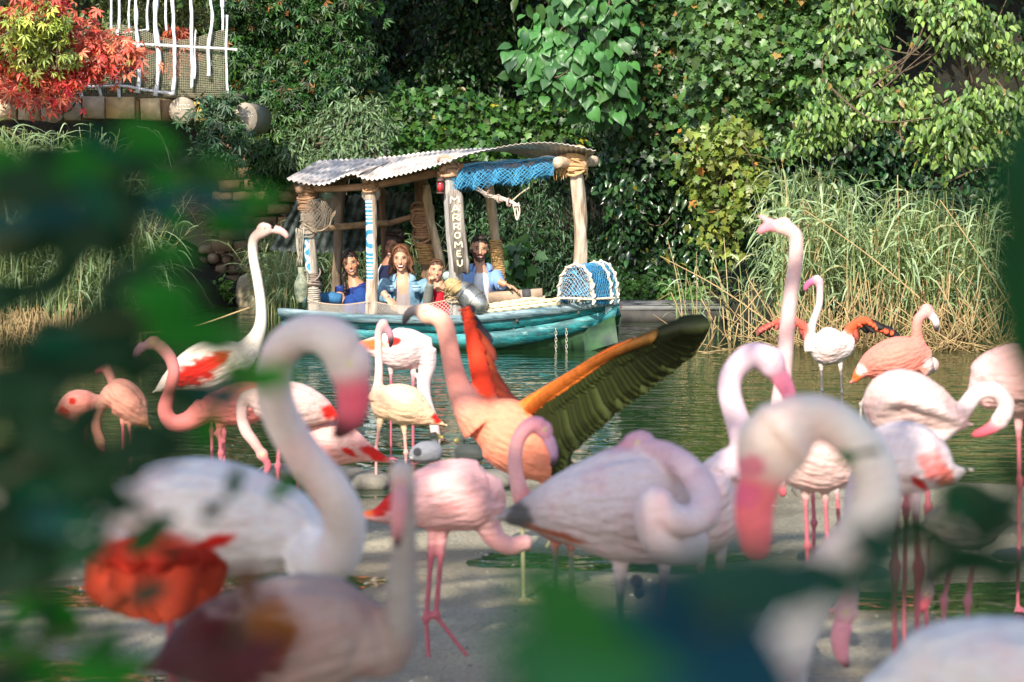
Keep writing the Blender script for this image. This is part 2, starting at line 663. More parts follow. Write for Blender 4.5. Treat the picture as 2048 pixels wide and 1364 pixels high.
def plant(name, label, cat, group, poly, D, T, nclump, R, per, size, cols, parts=60, mat=None, stems=8, dslope=0, sag=0, tname='l',
          gaps=0, **kw):
    """a climbing or bushy plant filling a patch of the bank; D nearest distance, dslope metres deeper per 100 px downwards"""
    mat = mat or M_LEAF
    if tname in ('vine', 'oval', 'lance', 'palm') and parts:
        nclump, per, size = int(nclump * 1.35), int(per * 1.35), (size[0] * .5, size[1] * .82)
        kw['jit'] = kw.get('jit', .42)
    q = poly_pts(poly, int(nclump * (1 + gaps * 1.5)))
    if gaps:
        v = fbm(np.stack([q[:, 0] / 90, q[:, 1] / 70, 0 * q[:, 0] + D], -1), int(D * 10), 2)
        q = q[np.argsort(-v)[:nclump]]
    ymid = np.array(poly)[:, 1].mean()
    Dq = D + .9 * fbm(np.stack([q[:, 0] / 120, q[:, 1] / 120, 0 * q[:, 0]], -1), int(D), 2) + (q[:, 1] - ymid) / 100 * dslope
    C = PA(q[:, 0], q[:, 1], Dq)
    Rr = R[0] + (R[1] - R[0]) * rng.random(len(C))
    pos, tip, nrm, s, c = clump_leaves(C, Rr, per, size, cols, **kw)
    keep = pos[:, 2] > .02
    pos, tip, nrm, s, c = pos[keep], tip[keep], nrm[keep], s[keep], c[keep]
    bx_ = C.mean(0)
    base = np.array([bx_[0], bx_[1] + .3, max(0.05, C[:, 2].min() - .2)])
    root = empty(name, base)
    tag(root, label, cat, group)
    # the largest leaves in view are single parts
    fr = s * (1 / pos[:, 1]) * (np.abs(nrm[:, 1]) + .3)
    front = pos[:, 1] < np.quantile(pos[:, 1], .3)
    fr = np.where(front, fr, 0)
    idx = np.argsort(-fr)[:parts]
    m = np.ones(len(pos), bool)
    m[idx] = False
    leaf_parts(T, tname, mat, pos[idx], tip[idx], nrm[idx], s[idx], c[idx], root, base)
    if m.any():
        V, F, K = leafmesh(T, pos[m], tip[m], nrm[m], s[m], c[m])
        fo = mk('foliage', V - base, F, mat, root, K)
        fo['kind'] = 'stuff'
    if stems:
        mb = MB()
        for k in range(stems):
            a = C[rng.integers(len(C))]
            e = C[rng.integers(len(C))]
            e = a + (e - a) * min(1, 1.2 / (np.linalg.norm(e - a) + 1e-6))
            mid = (a + e) / 2 + rng.normal(0, .12, 3) + np.array([0, .05, -.12])
            pts = spline([a, mid, e], 5)
            mb.tube(pts - base, np.linspace(.012, .004, len(pts)), (.1, .07, .04), 5)
        mb.build('vine_stem', M_STEM, root)
    return root


# ------------------------------------------------------------------ the rock face behind everything
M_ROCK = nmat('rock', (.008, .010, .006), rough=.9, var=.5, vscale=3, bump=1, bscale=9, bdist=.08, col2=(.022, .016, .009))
xs = np.linspace(-14, 14, 140)
zs = np.linspace(-.2, 9, 50)
X, Zz = np.meshgrid(xs, zs)
Yb = np.where(X < -2.6, 27.9, np.where(X > 2.3, bank(X) + 2.6, 28.6))
Yb = np.interp(X.ravel(), xs, np.convolve(np.pad(Yb[0], 6, 'edge'), np.ones(13) / 13, 'valid')).reshape(X.shape)
q = np.stack([X, Yb * 0, Zz], -1)
Yb = Yb + .7 * (fbm(q * .9, 11, 4) - .5) + Zz * .16
Vw = np.stack([X, Yb, Zz], -1).reshape(-1, 3)
ii = np.arange(len(Vw)).reshape(50, 140)
Fw = np.stack([ii[:-1, :-1], ii[:-1, 1:], ii[1:, 1:], ii[1:, :-1]], -1).reshape(-1, 4)
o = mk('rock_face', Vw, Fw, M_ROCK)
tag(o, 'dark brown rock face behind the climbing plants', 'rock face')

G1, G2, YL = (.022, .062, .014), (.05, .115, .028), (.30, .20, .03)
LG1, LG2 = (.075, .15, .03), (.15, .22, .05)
plant('virginia_creeper', 'dark green creeper curtain hanging over the brown wall right of the rope bridge', 'creeper', 'climbing plants',
      [(455, -40), (700, -40), (720, 120), (640, 210), (540, 230), (470, 190)], 25.3, T_PALM, 105, (.16, .34), 46, (.09, .15), [(.022, .07, .015), (.04, .10, .022), (.25, .1, .02)], 90, tname='palm', stems=10)
plant('creeper_strand', 'creeper strand hanging alone below the bridge end beam', 'creeper', 'climbing plants',
      [(412, 195), (470, 190), (478, 280), (450, 345), (415, 320), (405, 240)], 23.0, T_PALM, 16, (.07, .2), 16, (.10, .15), [(.035, .085, .04), (.06, .13, .06)], 60, tname='palm', stems=3)
plant('creeper_strand', 'low creeper growing on the sandstone wall left of the boat roof', 'creeper', 'climbing plants',
      [(500, 225), (575, 235), (590, 330), (545, 370), (505, 330)], 25.3, T_PALM, 28, (.14, .22), 30, (.09, .14), [(.03, .08, .02), (.07, .14, .03)], 50, tname='palm', stems=3)
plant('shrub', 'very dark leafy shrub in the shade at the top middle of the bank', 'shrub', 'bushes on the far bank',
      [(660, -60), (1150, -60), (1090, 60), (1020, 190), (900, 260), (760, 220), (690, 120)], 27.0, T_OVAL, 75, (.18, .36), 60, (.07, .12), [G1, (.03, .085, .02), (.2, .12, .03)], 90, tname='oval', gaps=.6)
plant('shrub', 'bushy ivy mound above the middle of the boat roof', 'shrub', 'bushes on the far bank',
      [(700, 190), (960, 210), (1060, 200), (1170, 260), (1150, 330), (900, 330), (740, 300)], 25.8, T_VINE, 90, (.15, .32), 44, (.07, .13), [(.028, .085, .018), (.065, .15, .03), (.35, .3, .03)], 100, tname='vine')
plant('catalpa_branch', 'bright green catalpa branch with very large heart shaped leaves', 'tree branch', None,
      [(1120, -30), (1255, -30), (1275, 60), (1230, 120), (1255, 190), (1185, 240), (1115, 215), (1065, 180), (1040, 100), (1090, 60)], 24.3, T_HEART, 66, (.16, .30), 10, (.08, .17), [(.055, .17, .045), (.085, .23, .06), (.11, .26, .05)], 290, tname='heart', stems=14, jit=.22)
plant('willow_bush', 'silvery green willow twigs above the left end of the boat roof', 'bush', None,
      [(560, 320), (640, 240), (700, 185), (770, 200), (790, 290), (700, 330), (640, 345)], 24.8, T_LANCE, 64, (.08, .2), 36, (.08, .14), [(.10, .17, .08), (.16, .24, .11)], 100, tname='lance', stems=26, zsq=.6)
plant('feathery_shrub', 'fine leaved shrub filling the dark bank behind the boat bow', 'shrub', 'bushes on the far bank',
      [(1090, 240), (1250, 240), (1290, 420), (1240, 590), (1010, 570), (930, 420), (1000, 330)], 26.2, T_LANCE, 130, (.16, .34), 66, (.06, .12), [(.03, .08, .032), (.06, .13, .05)], 100, tname='lance', stems=16)
plant('maple_seedling', 'broad lobed leaves glowing behind the rope wrapped post', 'sapling', None,
      [(1000, 430), (1080, 430), (1060, 560), (1000, 560)], 23.6, T_VINE, 7, (.10, .2), 4, (.14, .2), [(.07, .2, .05), (.12, .26, .06)], 28, tname='vine', stems=4)
plant('ivy_curtain', 'dense dark ivy curtain between the catalpa branch and the sunlit tree', 'ivy', 'climbing plants',
      [(1235, -60), (1480, -60), (1500, 130), (1440, 260), (1380, 330), (1240, 300)], 24.8, T_VINE, 110, (.16, .34), 46, (.07, .12), [(.03, .085, .025), (.065, .14, .04), (.3, .16, .05)], 100, tname='vine', dslope=.15)
plant('ivy_curtain', 'dark glossy laurel and ivy hanging low right of the boat bow', 'ivy', 'climbing plants',
      [(1230, 290), (1400, 310), (1450, 430), (1530, 560), (1480, 640), (1330, 600), (1240, 560)], 25.3, T_OVAL, 110, (.16, .32), 50, (.08, .14), [(.022, .06, .02), (.04, .1, .03), (.28, .24, .04)], 110, M_LEAFG, tname='oval')
plant('yellow_vine', 'yellowish sunlit vine trailing down beside the reeds', 'vine', 'climbing plants',
      [(1370, 270), (1500, 260), (1530, 380), (1475, 430), (1460, 560), (1430, 560), (1420, 440), (1370, 400)], 22.9, T_VINE, 34, (.1, .3), 22, (.07, .12), [(.09, .17, .03), (.22, .25, .05), (.45, .2, .05)], 90, tname='vine')
plant('hop_vine', 'thick sunlit curtain of lobed vine leaves at the upper right', 'vine', 'climbing plants',
      [(1400, -60), (1790, -60), (1740, 120), (1620, 280), (1480, 330), (1390, 220)], 23.2, T_VINE, 150, (.16, .36), 46, (.08, .13), [(.05, .12, .03), (.10, .19, .05), (.35, .22, .05)], 150, tname='vine', dslope=.2)
plant('linden_tree', 'sunlit tree bough with pale pointed leaves in the top right corner', 'tree', None,
      [(1660, -60), (2090, -60), (2090, 330), (1960, 300), (1880, 340), (1740, 250), (1600, 300), (1640, 160)], 20.6, T_OVAL, 300, (.12, .30), 20, (.05, .09), [(.08, .17, .035), (.20, .29, .07), (.3, .2, .06)], 250, tname='heart', stems=30, droopy=.8, gaps=.7, zsq=.38)
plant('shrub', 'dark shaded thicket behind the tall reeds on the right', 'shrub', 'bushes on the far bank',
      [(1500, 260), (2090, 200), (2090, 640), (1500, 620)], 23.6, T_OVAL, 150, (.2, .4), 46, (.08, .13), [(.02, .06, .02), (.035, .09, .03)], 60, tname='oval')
plant('red_creeper', 'autumn red creeper spilling over the rope bridge rail', 'creeper', 'climbing plants',
      [(-20, 30), (120, 10), (215, 70), (280, 100), (270, 130), (230, 170), (150, 175), (60, 215), (-20, 200)], 22.4, T_PALM, 60, (.1, .34), 16, (.09, .15), [(.50, .03, .035), (.62, .22, .12), (.35, .35, .06)], 150, tname='palm', zsq=.6)
plant('red_creeper', 'green and yellow leaves at the far left end of the bridge', 'creeper', 'climbing plants',
      [(-20, 30), (110, 40), (160, 120), (70, 150), (-20, 130)], 22.2, T_PALM, 22, (.12, .28), 14, (.09, .14), [(.13, .22, .04), (.3, .33, .06)], 50, tname='palm')
plant('red_creeper', 'small red tuft of creeper behind the netting of the bridge', 'creeper', 'climbing plants',
      [(340, 60), (375, 60), (375, 140), (345, 140)], 25.0, T_PALM, 7, (.08, .14), 20, (.07, .12), [(.35, .06, .04), (.45, .12, .04)], 30, tname='palm', stems=1)
plant('shrub', 'grey green bush behind the bridge ropes at the top left', 'shrub', 'bushes on the far bank',
      [(-40, -60), (470, -60), (470, 190), (-40, 190)], 27.0, T_OVAL, 110, (.2, .4), 40, (.07, .12), [(.07, .13, .04), (.13, .19, .07)], 30, tname='oval')
plant('ground_ivy', 'low bright green plants on the bank right of the boat bow', 'ground plants', None,
      [(1235, 570), (1400, 575), (1420, 605), (1240, 612)], 24.9, T_VINE, 40, (.08, .14), 34, (.04, .07), [(.07, .18, .04), (.12, .25, .06)], 40, tname='vine', stems=0)
plant('fern_tuft', 'small bright green tuft growing at the foot of the rubble wall', 'plant', None,
      [(415, 570), (455, 565), (460, 595), (420, 598)], 25.6, T_OVAL, 8, (.06, .1), 24, (.04, .08), [(.10, .25, .04), (.16, .3, .05)], 20, tname='oval', stems=0)
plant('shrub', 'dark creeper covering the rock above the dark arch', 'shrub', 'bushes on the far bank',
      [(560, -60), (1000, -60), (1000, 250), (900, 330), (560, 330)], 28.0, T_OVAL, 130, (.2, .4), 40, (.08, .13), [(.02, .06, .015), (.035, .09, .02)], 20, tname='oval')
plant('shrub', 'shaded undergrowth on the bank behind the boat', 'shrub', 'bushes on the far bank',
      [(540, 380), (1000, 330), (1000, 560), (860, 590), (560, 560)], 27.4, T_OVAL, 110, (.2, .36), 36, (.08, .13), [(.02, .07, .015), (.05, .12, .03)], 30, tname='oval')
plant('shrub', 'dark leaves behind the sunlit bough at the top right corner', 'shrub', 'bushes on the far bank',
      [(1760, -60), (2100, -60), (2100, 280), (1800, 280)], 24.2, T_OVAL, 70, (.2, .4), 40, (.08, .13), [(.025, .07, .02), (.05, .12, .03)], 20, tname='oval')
# above the frame: what the water mirrors and what shades the middle of the bank
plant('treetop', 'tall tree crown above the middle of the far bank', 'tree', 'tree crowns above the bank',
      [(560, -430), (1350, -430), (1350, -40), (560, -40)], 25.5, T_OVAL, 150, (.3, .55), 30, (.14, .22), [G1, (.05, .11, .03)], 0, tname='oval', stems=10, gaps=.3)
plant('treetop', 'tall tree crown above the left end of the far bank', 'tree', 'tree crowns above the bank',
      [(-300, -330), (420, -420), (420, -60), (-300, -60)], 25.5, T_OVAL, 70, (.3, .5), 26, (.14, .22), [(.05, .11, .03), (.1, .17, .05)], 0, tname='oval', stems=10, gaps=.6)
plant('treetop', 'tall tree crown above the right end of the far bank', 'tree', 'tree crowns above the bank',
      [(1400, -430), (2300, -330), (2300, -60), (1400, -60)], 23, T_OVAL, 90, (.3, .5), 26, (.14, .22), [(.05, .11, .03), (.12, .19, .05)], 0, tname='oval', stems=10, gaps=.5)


def canopy(name, label, lo, hi, ncl, per, trunk, size=(.12, .2), R=(.35, .7), seed=5):
    global rng
    keep_rng, rng = rng, np.random.default_rng(seed)
    C = np.array(lo) + rng.random((ncl, 3)) * (np.array(hi) - lo)
    v = fbm(C * .9, 77, 2)
    C = C[v > np.quantile(v, .15)]
    Rr = R[0] + (R[1] - R[0]) * rng.random(len(C))
    pos, tip, nrm, s, c = clump_leaves(C, Rr, per, size, [G1, (.05, .12, .03)], flat=1)
    root = empty(name, trunk)
    tag(root, label, 'tree', 'overhanging trees')
    V, F, K = leafmesh(T_OVAL, pos, tip, nrm, s, c)
    f = mk('crown', V - np.array(trunk), F, M_LEAF, root, K)
    mb = MB()
    top = np.array([(lo[0] + hi[0]) / 2, (lo[1] + hi[1]) / 2, lo[2] + .5])
    t0 = np.array(trunk, float)
    pts = spline([t0, t0 + (0, 0, top[2] * .6), top], 6)
    mb.tube(pts - t0, np.linspace(.2, .09, len(pts)), (.1, .07, .04), 10)
    for k in range(12):
        e = C[rng.integers(len(C))]
        a = pts[rng.integers(len(pts) // 2, len(pts))]
        mb.tube(spline([a, (a + e) / 2 + rng.normal(0, .2, 3), e], 4) - t0, np.linspace(.06, .015, 9), (.1, .07, .04), 6)
    mb.build('trunk', M_STEM, root)
    rng = keep_rng


def canopy_over(name, label, lo, hi, height, thick, ncl, per, trunk, **kw):
    """a crown at the given height that shades the box lo..hi"""
    s_ = np.array(SUNV)
    t_ = (height - .6) / s_[2]
    canopy(name, label, (lo[0] + s_[0] * t_, lo[1] + s_[1] * t_, height), (hi[0] + s_[0] * t_, hi[1] + s_[1] * t_, height + thick), ncl, per, trunk, **kw)


canopy_over('overhanging_tree', 'tree leaning over the flamingo shore from the left', (-2.4, .6), (3.0, 6.7), 4.6, 1.2, 440, 36, (-7.5, -4, 0))
canopy_over('overhanging_tree', 'tree behind the camera with thin dappled branches over the mud', (-2.8, 8.3), (3.6, 12.4), 5.6, .6, 9, 26, (-8.5, 1, 0), R=(.3, .5))
canopy_over('overhanging_tree', 'tree spreading over the water before the far bank', (-3.0, 22.5), (1.2, 24.5), 7.5, 1.5, 60, 30, (-8.5, 19.5, -.4))

# ------------------------------------------------------------------ reeds
M_REED = nmat('reed_leaf', attr=True, rough=.5, var=.15, vscale=6, spec=.4, transl=.25)


def ribbons(pts, w, nrmdir):
    """pts (n,k,3), w (n,k) widths, side (n,3) -> V,F"""
    n_, k, _ = pts.shape
    sdir = nrmdir[:, None]
    A = pts - sdir * w[..., None] / 2
    B = pts + sdir * w[..., None] / 2
    V = np.stack([A, B], 2).reshape(-1, 3)
    base = (np.arange(n_) * 2 * k)[:, None] + (np.arange(k - 1) * 2)[None]
    F = np.stack([base, base + 1, base + 3, base + 2], -1).reshape(-1, 4)
    return V, F


def reeds(label, x0, x1, y0, y1, nst, hgt, group='reed beds along the banks', lean=(0, 0), dry=.3, parts=24, zmin=0.0, leafw=.016, tall=None):
    """reed bed: stems with arching leaves + dry canes"""
    bx = x0 + (x1 - x0) * rng.random(nst)
    by = y0 + (y1 - y0) * rng.random(nst)
    h = hgt[0] + (hgt[1] - hgt[0]) * rng.random(nst)
    if tall is not None:
        h = h * tall(bx)
    base = np.array([(x0 + x1) / 2, (y0 + y1) / 2, zmin])
    root = empty('reed_bed', base)
    tag(root, label, 'reeds', group)
    dirx = rng.normal(0, .16, nst) + lean[0]
    diry = rng.normal(0, .12, nst) + lean[1]
    t = np.linspace(0, 1, 7)
    stem = np.stack([bx[:, None] + dirx[:, None] * h[:, None] * t ** 1.8, by[:, None] + diry[:, None] * h[:, None] * t ** 1.8,
                     zmin + h[:, None] * t[None] * (1 - .12 * np.abs(dirx[:, None]) * t)], -1)
    sideA = norm(np.stack([np.ones(nst), rng.normal(0, .3, nst), 0 * bx], -1))
    w = np.linspace(.011, .005, 7)[None] * np.ones((nst, 1))
    V1, F1 = ribbons(stem - base, w, sideA)
    isdry = rng.random(nst) < dry
    cg = np.where(isdry[:, None], np.array([.42, .33, .17]), np.array([.22, .29, .11])) * (1 + rng.normal(0, .15, (nst, 1)))
    o = mk('stem', V1, F1, M_REED, root, np.repeat(cg, 14, 0))
    o['kind'] = 'stuff'
    # leaves
    per = 9
    live = np.where(~isdry)[0]
    si = np.repeat(live, per)
    m = len(si)
    u = .28 + .7 * rng.random(m)
    k0 = u * 6
    i0 = np.clip(k0.astype(int), 0, 5)
    f = (k0 - i0)[:, None]
    st = stem[si, i0] * (1 - f) + stem[si, i0 + 1] * f
    L = (.28 + .38 * rng.random(m)) * np.clip(h[si] / 1.5, .5, 1.1)
    a = rng.random(m) * 2 * pi
    out = np.stack([np.cos(a), np.sin(a) * .6 - .15, 0 * a], -1)
    out[:, 0] += lean[0] * 1.5
    rise = .35 + .5 * rng.random(m)
    t = np.linspace(0, 1, 7)[None, :, None]
    dr = (.35 + 1.0 * rng.random(m))[:, None, None]
    pts = st[:, None] + L[:, None, None] * (out[:, None] * t * .85 + np.array([0, 0, 1]) * (rise[:, None, None] * t - dr * t ** 2.3))
    ww = (leafw * (.7 + .6 * rng.random(m)))[:, None] * np.array([.5, .95, 1, .95, .8, .5, .06])[None]
    sd_ = norm(np.cross(out, (0, 0, 1.)) + rng.normal(0, .35, (m, 3)))
    c = np.array([.20, .30, .13]) * (1 - (q_ := rng.random((m, 1)))) + np.array([.38, .48, .28]) * q_
    yl = rng.random(m) < .07
    c[yl] = (.45, .40, .2)
    pts = pts - base
    pts[..., 2] = np.maximum(pts[..., 2], .02)
    sel = np.argsort(pts[:, :, 1].mean(1) + .4 * rng.random(m))[:parts]
    msk = np.ones(m, bool)
    msk[sel] = False
    V2, F2 = ribbons(pts[msk], ww[msk], sd_[msk])
    o = mk('foliage', V2, F2, M_REED, root, np.repeat(c[msk], 14, 0))
    o['kind'] = 'stuff'
    for j in sel:
        V3, F3 = ribbons(pts[j:j + 1], ww[j:j + 1], sd_[j:j + 1])
        mk('leaf', V3, F3, M_REED, root, c[j])
    return root


def canes(label, cat, x0, x1, y0, y1, nn, L, flatness, group=None, zm=.0, rr=.0045, cols=((.55, .40, .19), (.36, .25, .12))):
    """broken dry reed canes"""
    mb = MB()
    base = np.array([(x0 + x1) / 2, (y0 + y1) / 2, zm])
    for _ in range(nn):
        p = np.array([x0 + (x1 - x0) * rng.random(), y0 + (y1 - y0) * rng.random(), zm - .03])
        a = rng.normal(0, flatness)
        d = np.array([sin(a), rng.normal(0, .25), abs(cos(a)) + .05])
        d /= np.linalg.norm(d)
        ln = L[0] + (L[1] - L[0]) * rng.random()
        e = p + d * ln
        pts = [p, (p + e) / 2 + rng.normal(0, .02, 3), e]
        if rng.random() < .3:
            pts.append(e + np.array([rng.normal(0, .3), rng.normal(0, .1), -.25]) * ln * .5)
        q_ = rng.random()
        c = np.array(cols[0]) * q_ + np.array(cols[1]) * (1 - q_)
        mb.tube(np.array(pts) - base, [rr * (.7 + .6 * rng.random())] * len(pts), c, 4)
    o = mb.build('dry_reeds', M_REED, None)
    o.location = base
    tag(o, label, cat, group)
    o['kind'] = 'stuff'
    return o


def xp(px, D):
    return (px - 1024) / FOC * D


tallR = lambda x: .78 + .30 * np.exp(-((x - xp(1640, 21)) / .35) ** 2) + .12 * np.exp(-((x - xp(1880, 21)) / .5) ** 2)
reeds('tall pale reed bed standing behind the flamingos on the right bank', xp(1560, 21), xp(2010, 21), 20.9, 22.2, 330, (1.05, 1.6), parts=160, tall=tallR, dry=.2, leafw=.021)
reeds('sparse young reeds leaning over the water between the bow and the reed bed', xp(1350, 21.8), xp(1540, 21.8), 21.6, 22.6, 26, (.45, .95), lean=(-.1, 0), dry=.5, parts=40)
reeds('low reeds on the far bank seen under the boat awning', xp(520, 26), xp(880, 26), 25.2, 26.0, 150, (.55, 1.0), dry=.15, parts=60)
reeds('reeds on the bank just left of the boat stern', xp(520, 25), xp(600, 25), 24.6, 25.3, 70, (.35, .8), lean=(-.15, 0), dry=.1, parts=40, leafw=.013)
reeds('big sunlit reed bed at the left edge beside the bridge', xp(-60, 21.6), xp(190, 21.6), 21.2, 22.4, 240, (1.4, 1.95), dry=.12, parts=100, leafw=.02)
reeds('lower reeds leaning right towards the dark arch', xp(100, 21.4), xp(290, 21.4), 20.9, 21.7, 130, (.7, 1.5), lean=(.16, -.02), dry=.2, parts=80, leafw=.018)
canes('bristly dry reed stubble standing in the water at the left edge', 'reeds', xp(-20, 20.7), xp(130, 20.7), 20.3, 21.1, 420, (.15, .42), .3, 'dry reed stubble')
canes('short dry reed stubble right of the larger stubble patch', 'reeds', xp(180, 20.7), xp(255, 20.7), 20.3, 20.8, 60, (.12, .38), .5, 'dry reed stubble')
canes('tangled heap of broken dry canes at the foot of the right reed bed', 'reeds', xp(1560, 20.8), xp(2040, 20.8), 20.4, 21.4, 420, (.25, .75), 1.0, 'dry reed stubble')
canes('a few dry canes poking from the water below the planks', 'reeds', xp(1380, 20.6), xp(1560, 20.6), 20.4, 21.0, 22, (.2, .7), 1.0, 'dry reed stubble')
for k, (a, c, lab) in enumerate([((1320, 21.6, 512), (1560, 20.9, 660), 'long dry cane slanting down over the planks'),
                                 ((1795, 20.8, 350), (1800, 21, 660), 'straight brown cane standing tallest in the reed bed'),
                                 ((1880, 20.8, 400), (2035, 20.7, 640), 'long yellow cane leaning right in the reed bed'),
                                 ((1610, 20.8, 420), (1890, 20.7, 640), 'long dry cane leaning across the reed bed'),
                                 ((235, 20.6, 668), (500, 20.8, 615), 'long bare cane lying over the water left of the boat')]):
    p0, p1 = P(a[0], a[2], a[1]), P(c[0], c[2], c[1])
    mid = (p0 + p1) / 2 + np.array([0, 0, .04 if k != 4 else -.07])
    mb = MB()
    q = spline([p0, mid, p1], 5)
    mb.tube(q - p1, np.linspace(.004, .008, len(q)), (.5, .36, .17), 6)
    tag(mb.build('cane', M_REED, None, None), lab, 'cane', 'single dry canes').location = p1

# ------------------------------------------------------------------ the rope bridge at the upper left
M_BEAM = nmat('sawn_beam', attr=True, rough=.8, var=.3, vscale=10, bump=.7, bscale=25, bdist=.006)
M_WROPE = nmat('white_rope', attr=True, rough=.85, var=.25, vscale=25, bump=.8, bscale=60, bdist=.01)
DB = 23.6
base = P(240, 220, DB)
bridge = empty('rope_bridge', base)
tag(bridge, 'wooden bridge with knotted white rope railings and netting at the upper left', 'bridge')
tanb = (.42, .32, .19)
for x0, x1, y0, y1, c in ((-60, -12, 196, 240, (.34, .25, .16)), (-8, 32, 196, 238, (.40, .30, .20)), (36, 80, 194, 240, (.42, .33, .24)), (84, 120, 193, 242, (.44, .33, .23)), (126, 160, 192, 240, (.42, .33, .24)),
                          (166, 208, 194, 236, (.40, .31, .22)), (211, 268, 195, 237, (.48, .34, .17)), (280, 320, 196, 240, (.50, .37, .20)), (388, 417, 204, 241, (.55, .34, .08))):
    mb = MB()
    a, b_ = P(x0, y0, DB), P(x1, y1, DB)
    c3 = (a + b_) / 2 + (0, .7 + rng.normal(0, .01), 0)
    mb.box(c3 - base, (b_[0] - a[0], 1.4, a[2] - b_[2]), None, c, .004)
    mb.build('beam', M_BEAM, bridge, smooth=False)
for x, y, r in ((105, 222, 24), (142, 220, 21), (364, 221, 27), (490, 236, 31)):
    mb = MB()
    c = P(x, y, DB - .03)
    rr = r * pm(DB)
    pts = np.array([c, c + (0, .02, 0), c + (0, 1.4, 0)]) - base
    mb.tube(pts, [rr * .97, rr, rr], (.30, .25, .19), 18, flat=.8 if x > 400 else 1)
    o = mb.build('log', M_BEAM, bridge)
    if x == 364 or x == 490:                           # chalk scribble on the log end
        mk_ = MB()
        for row in range(2):
            for q in range(5):
                x0_, z0_ = -.055 + q * .026, .04 - row * .035
                pts = [(x0_, 0, z0_ + .01), (x0_ + .008, 0, z0_ - .012 + .006 * rng.normal()), (x0_ + .014, 0, z0_ + .012), (x0_ + .02, 0, z0_ - .006)]
                mk_.tube(np.array(pts) + (c + (0.01, -.004, .01)) - base, .0028, (.8, .8, .72), 4)
        mk_.build('scribble', M_WROPE, bridge)
for x0, x1 in ((270, 279), (321, 342), (160, 166), (120, 126)):
    mb = MB()
    a, b_ = P(x0, 200, DB + .05), P(x1, 240, DB + .05)
    mb.box((a + b_) / 2 + (0, .6, 0) - base, (b_[0] - a[0], 1.2, a[2] - b_[2]), None, (.2, .13, .07))
    mb.build('beam', M_BEAM, bridge, smooth=False)
mb = MB()
a, b_ = P(-80, 190, DB + .1), P(470, 197, DB + .1)
mb.box((a + b_) / 2 + (0, .65, .012) - base, (b_[0] - a[0], 1.3, .05), None, (.14, .12, .08))
mb.build('deck', M_BEAM, bridge, smooth=False)


def knotty(pts, r, name='rope', D=DB):
    q = resample(spline(np.array([P(a, b_, D + c) for a, b_, c in pts]), 6), .02)
    n_ = fbm(q * 9 + 3, 8, 3)
    rr = r * .72 * (.55 + 1.0 * n_) * (1 + .8 * (vnoise(q * 5 + 7, 4) > .72))
    q = q + (fbm(q * 4, 5, 2) - .5)[:, None] * np.array([.035, 0, .0])
    mb = MB()
    mb.tube(q - base, rr, (.66, .66, .68), 7)
    mb.build(name, M_WROPE, bridge)


for x, y0, y1, r in ((275, -30, 186, .026), (312, -30, 192, .034), (347, -30, 190, .024), (383, -30, 176, .022), (421, -30, 152, .021), (455, 30, 186, .017), (237, 60, 196, .022), (165, 130, 196, .024), (200, 165, 192, .02),
                     (120, 100, 190, .02), (80, 100, 190, .022), (30, 90, 190, .022), (390, 60, 158, .010)):
    dx = rng.normal(0, 1.8, 4)
    knotty([(x + dx[0], y0, 0), (x + dx[1], y0 + (y1 - y0) * .35, 0), (x + dx[2], y0 + (y1 - y0) * .7, 0), (x + dx[3], y1, 0)], r)
for x in (222, 237, 259, 297, 334, 445):
    knotty([(x - 2, -30, 1.1), (x + rng.normal(0, 2), 20, 1.1), (x, 62, 1.1)], .018)
knotty([(265, 88, 0), (312, 90, 0), (383, 94, 0), (455, 98, 0), (475, 100, 0)], .017)
knotty([(-40, 168, 0), (85, 170, 0), (165, 174, 0), (240, 172, 0), (290, 180, 0), (350, 188, 0)], .019)
knotty([(245, 66, 1.1), (300, 58, 1.1)], .008)
mb = MB()
def Sn(s, t_):
    x = -30 + s * 485
    top = 66 + 6 * sin(s * 9) - 10 * sin(s * 14) * (s > .5)
    return P(x, top + (194 - top) * t_, DB + .06) - base
for k in range(130):
    mb.tube(np.array([Sn(k / 129, j / 6) for j in range(7)]), .0032, (.26, .25, .17), 3)
for j in range(36):
    mb.tube(np.array([Sn(k / 30, j / 35) for k in range(31)]), .0032, (.26, .25, .17), 3)
mb.build('netting', M_NETB := nmat('bridge_net', attr=True, rough=.8, var=.2), bridge)
# bright litter of leaves behind the rail
plant('shrub', 'yellow lit bush glimpsed between the ropes of the bridge', 'shrub', 'bushes on the far bank',
      [(200, -40), (460, -40), (460, 60), (200, 70)], 26.2, T_LANCE, 60, (.14, .3), 40, (.07, .12), [(.14, .18, .05), (.24, .28, .10)], 30, tname='lance')


# ------------------------------------------------------------------ rubble wall, boulder, jetty, shore stones
M_STONE = nmat('stone', attr=True, rough=.85, var=.4, vscale=7, bump=.8, bscale=14, bdist=.02)


def stone_mesh(mb, c, size, seed, col, n=12):
    t = MB()
    t.ball((0, 0, 0), (1, 1, 1), n=n)
    V = t.V[0]
    V = np.sign(V) * np.abs(V) ** .7
    V = V * (1 + .5 * (fbm(V * 1.1 + seed * 7.3, seed, 2) - .5))[:, None] * np.asarray(size) / 2
    C = np.tile(col, (len(V), 1)) * (1 + .3 * (fbm(V * 20, seed, 2) - .5))[:, None]
    mb.add(V + np.asarray(c), t.F, C)


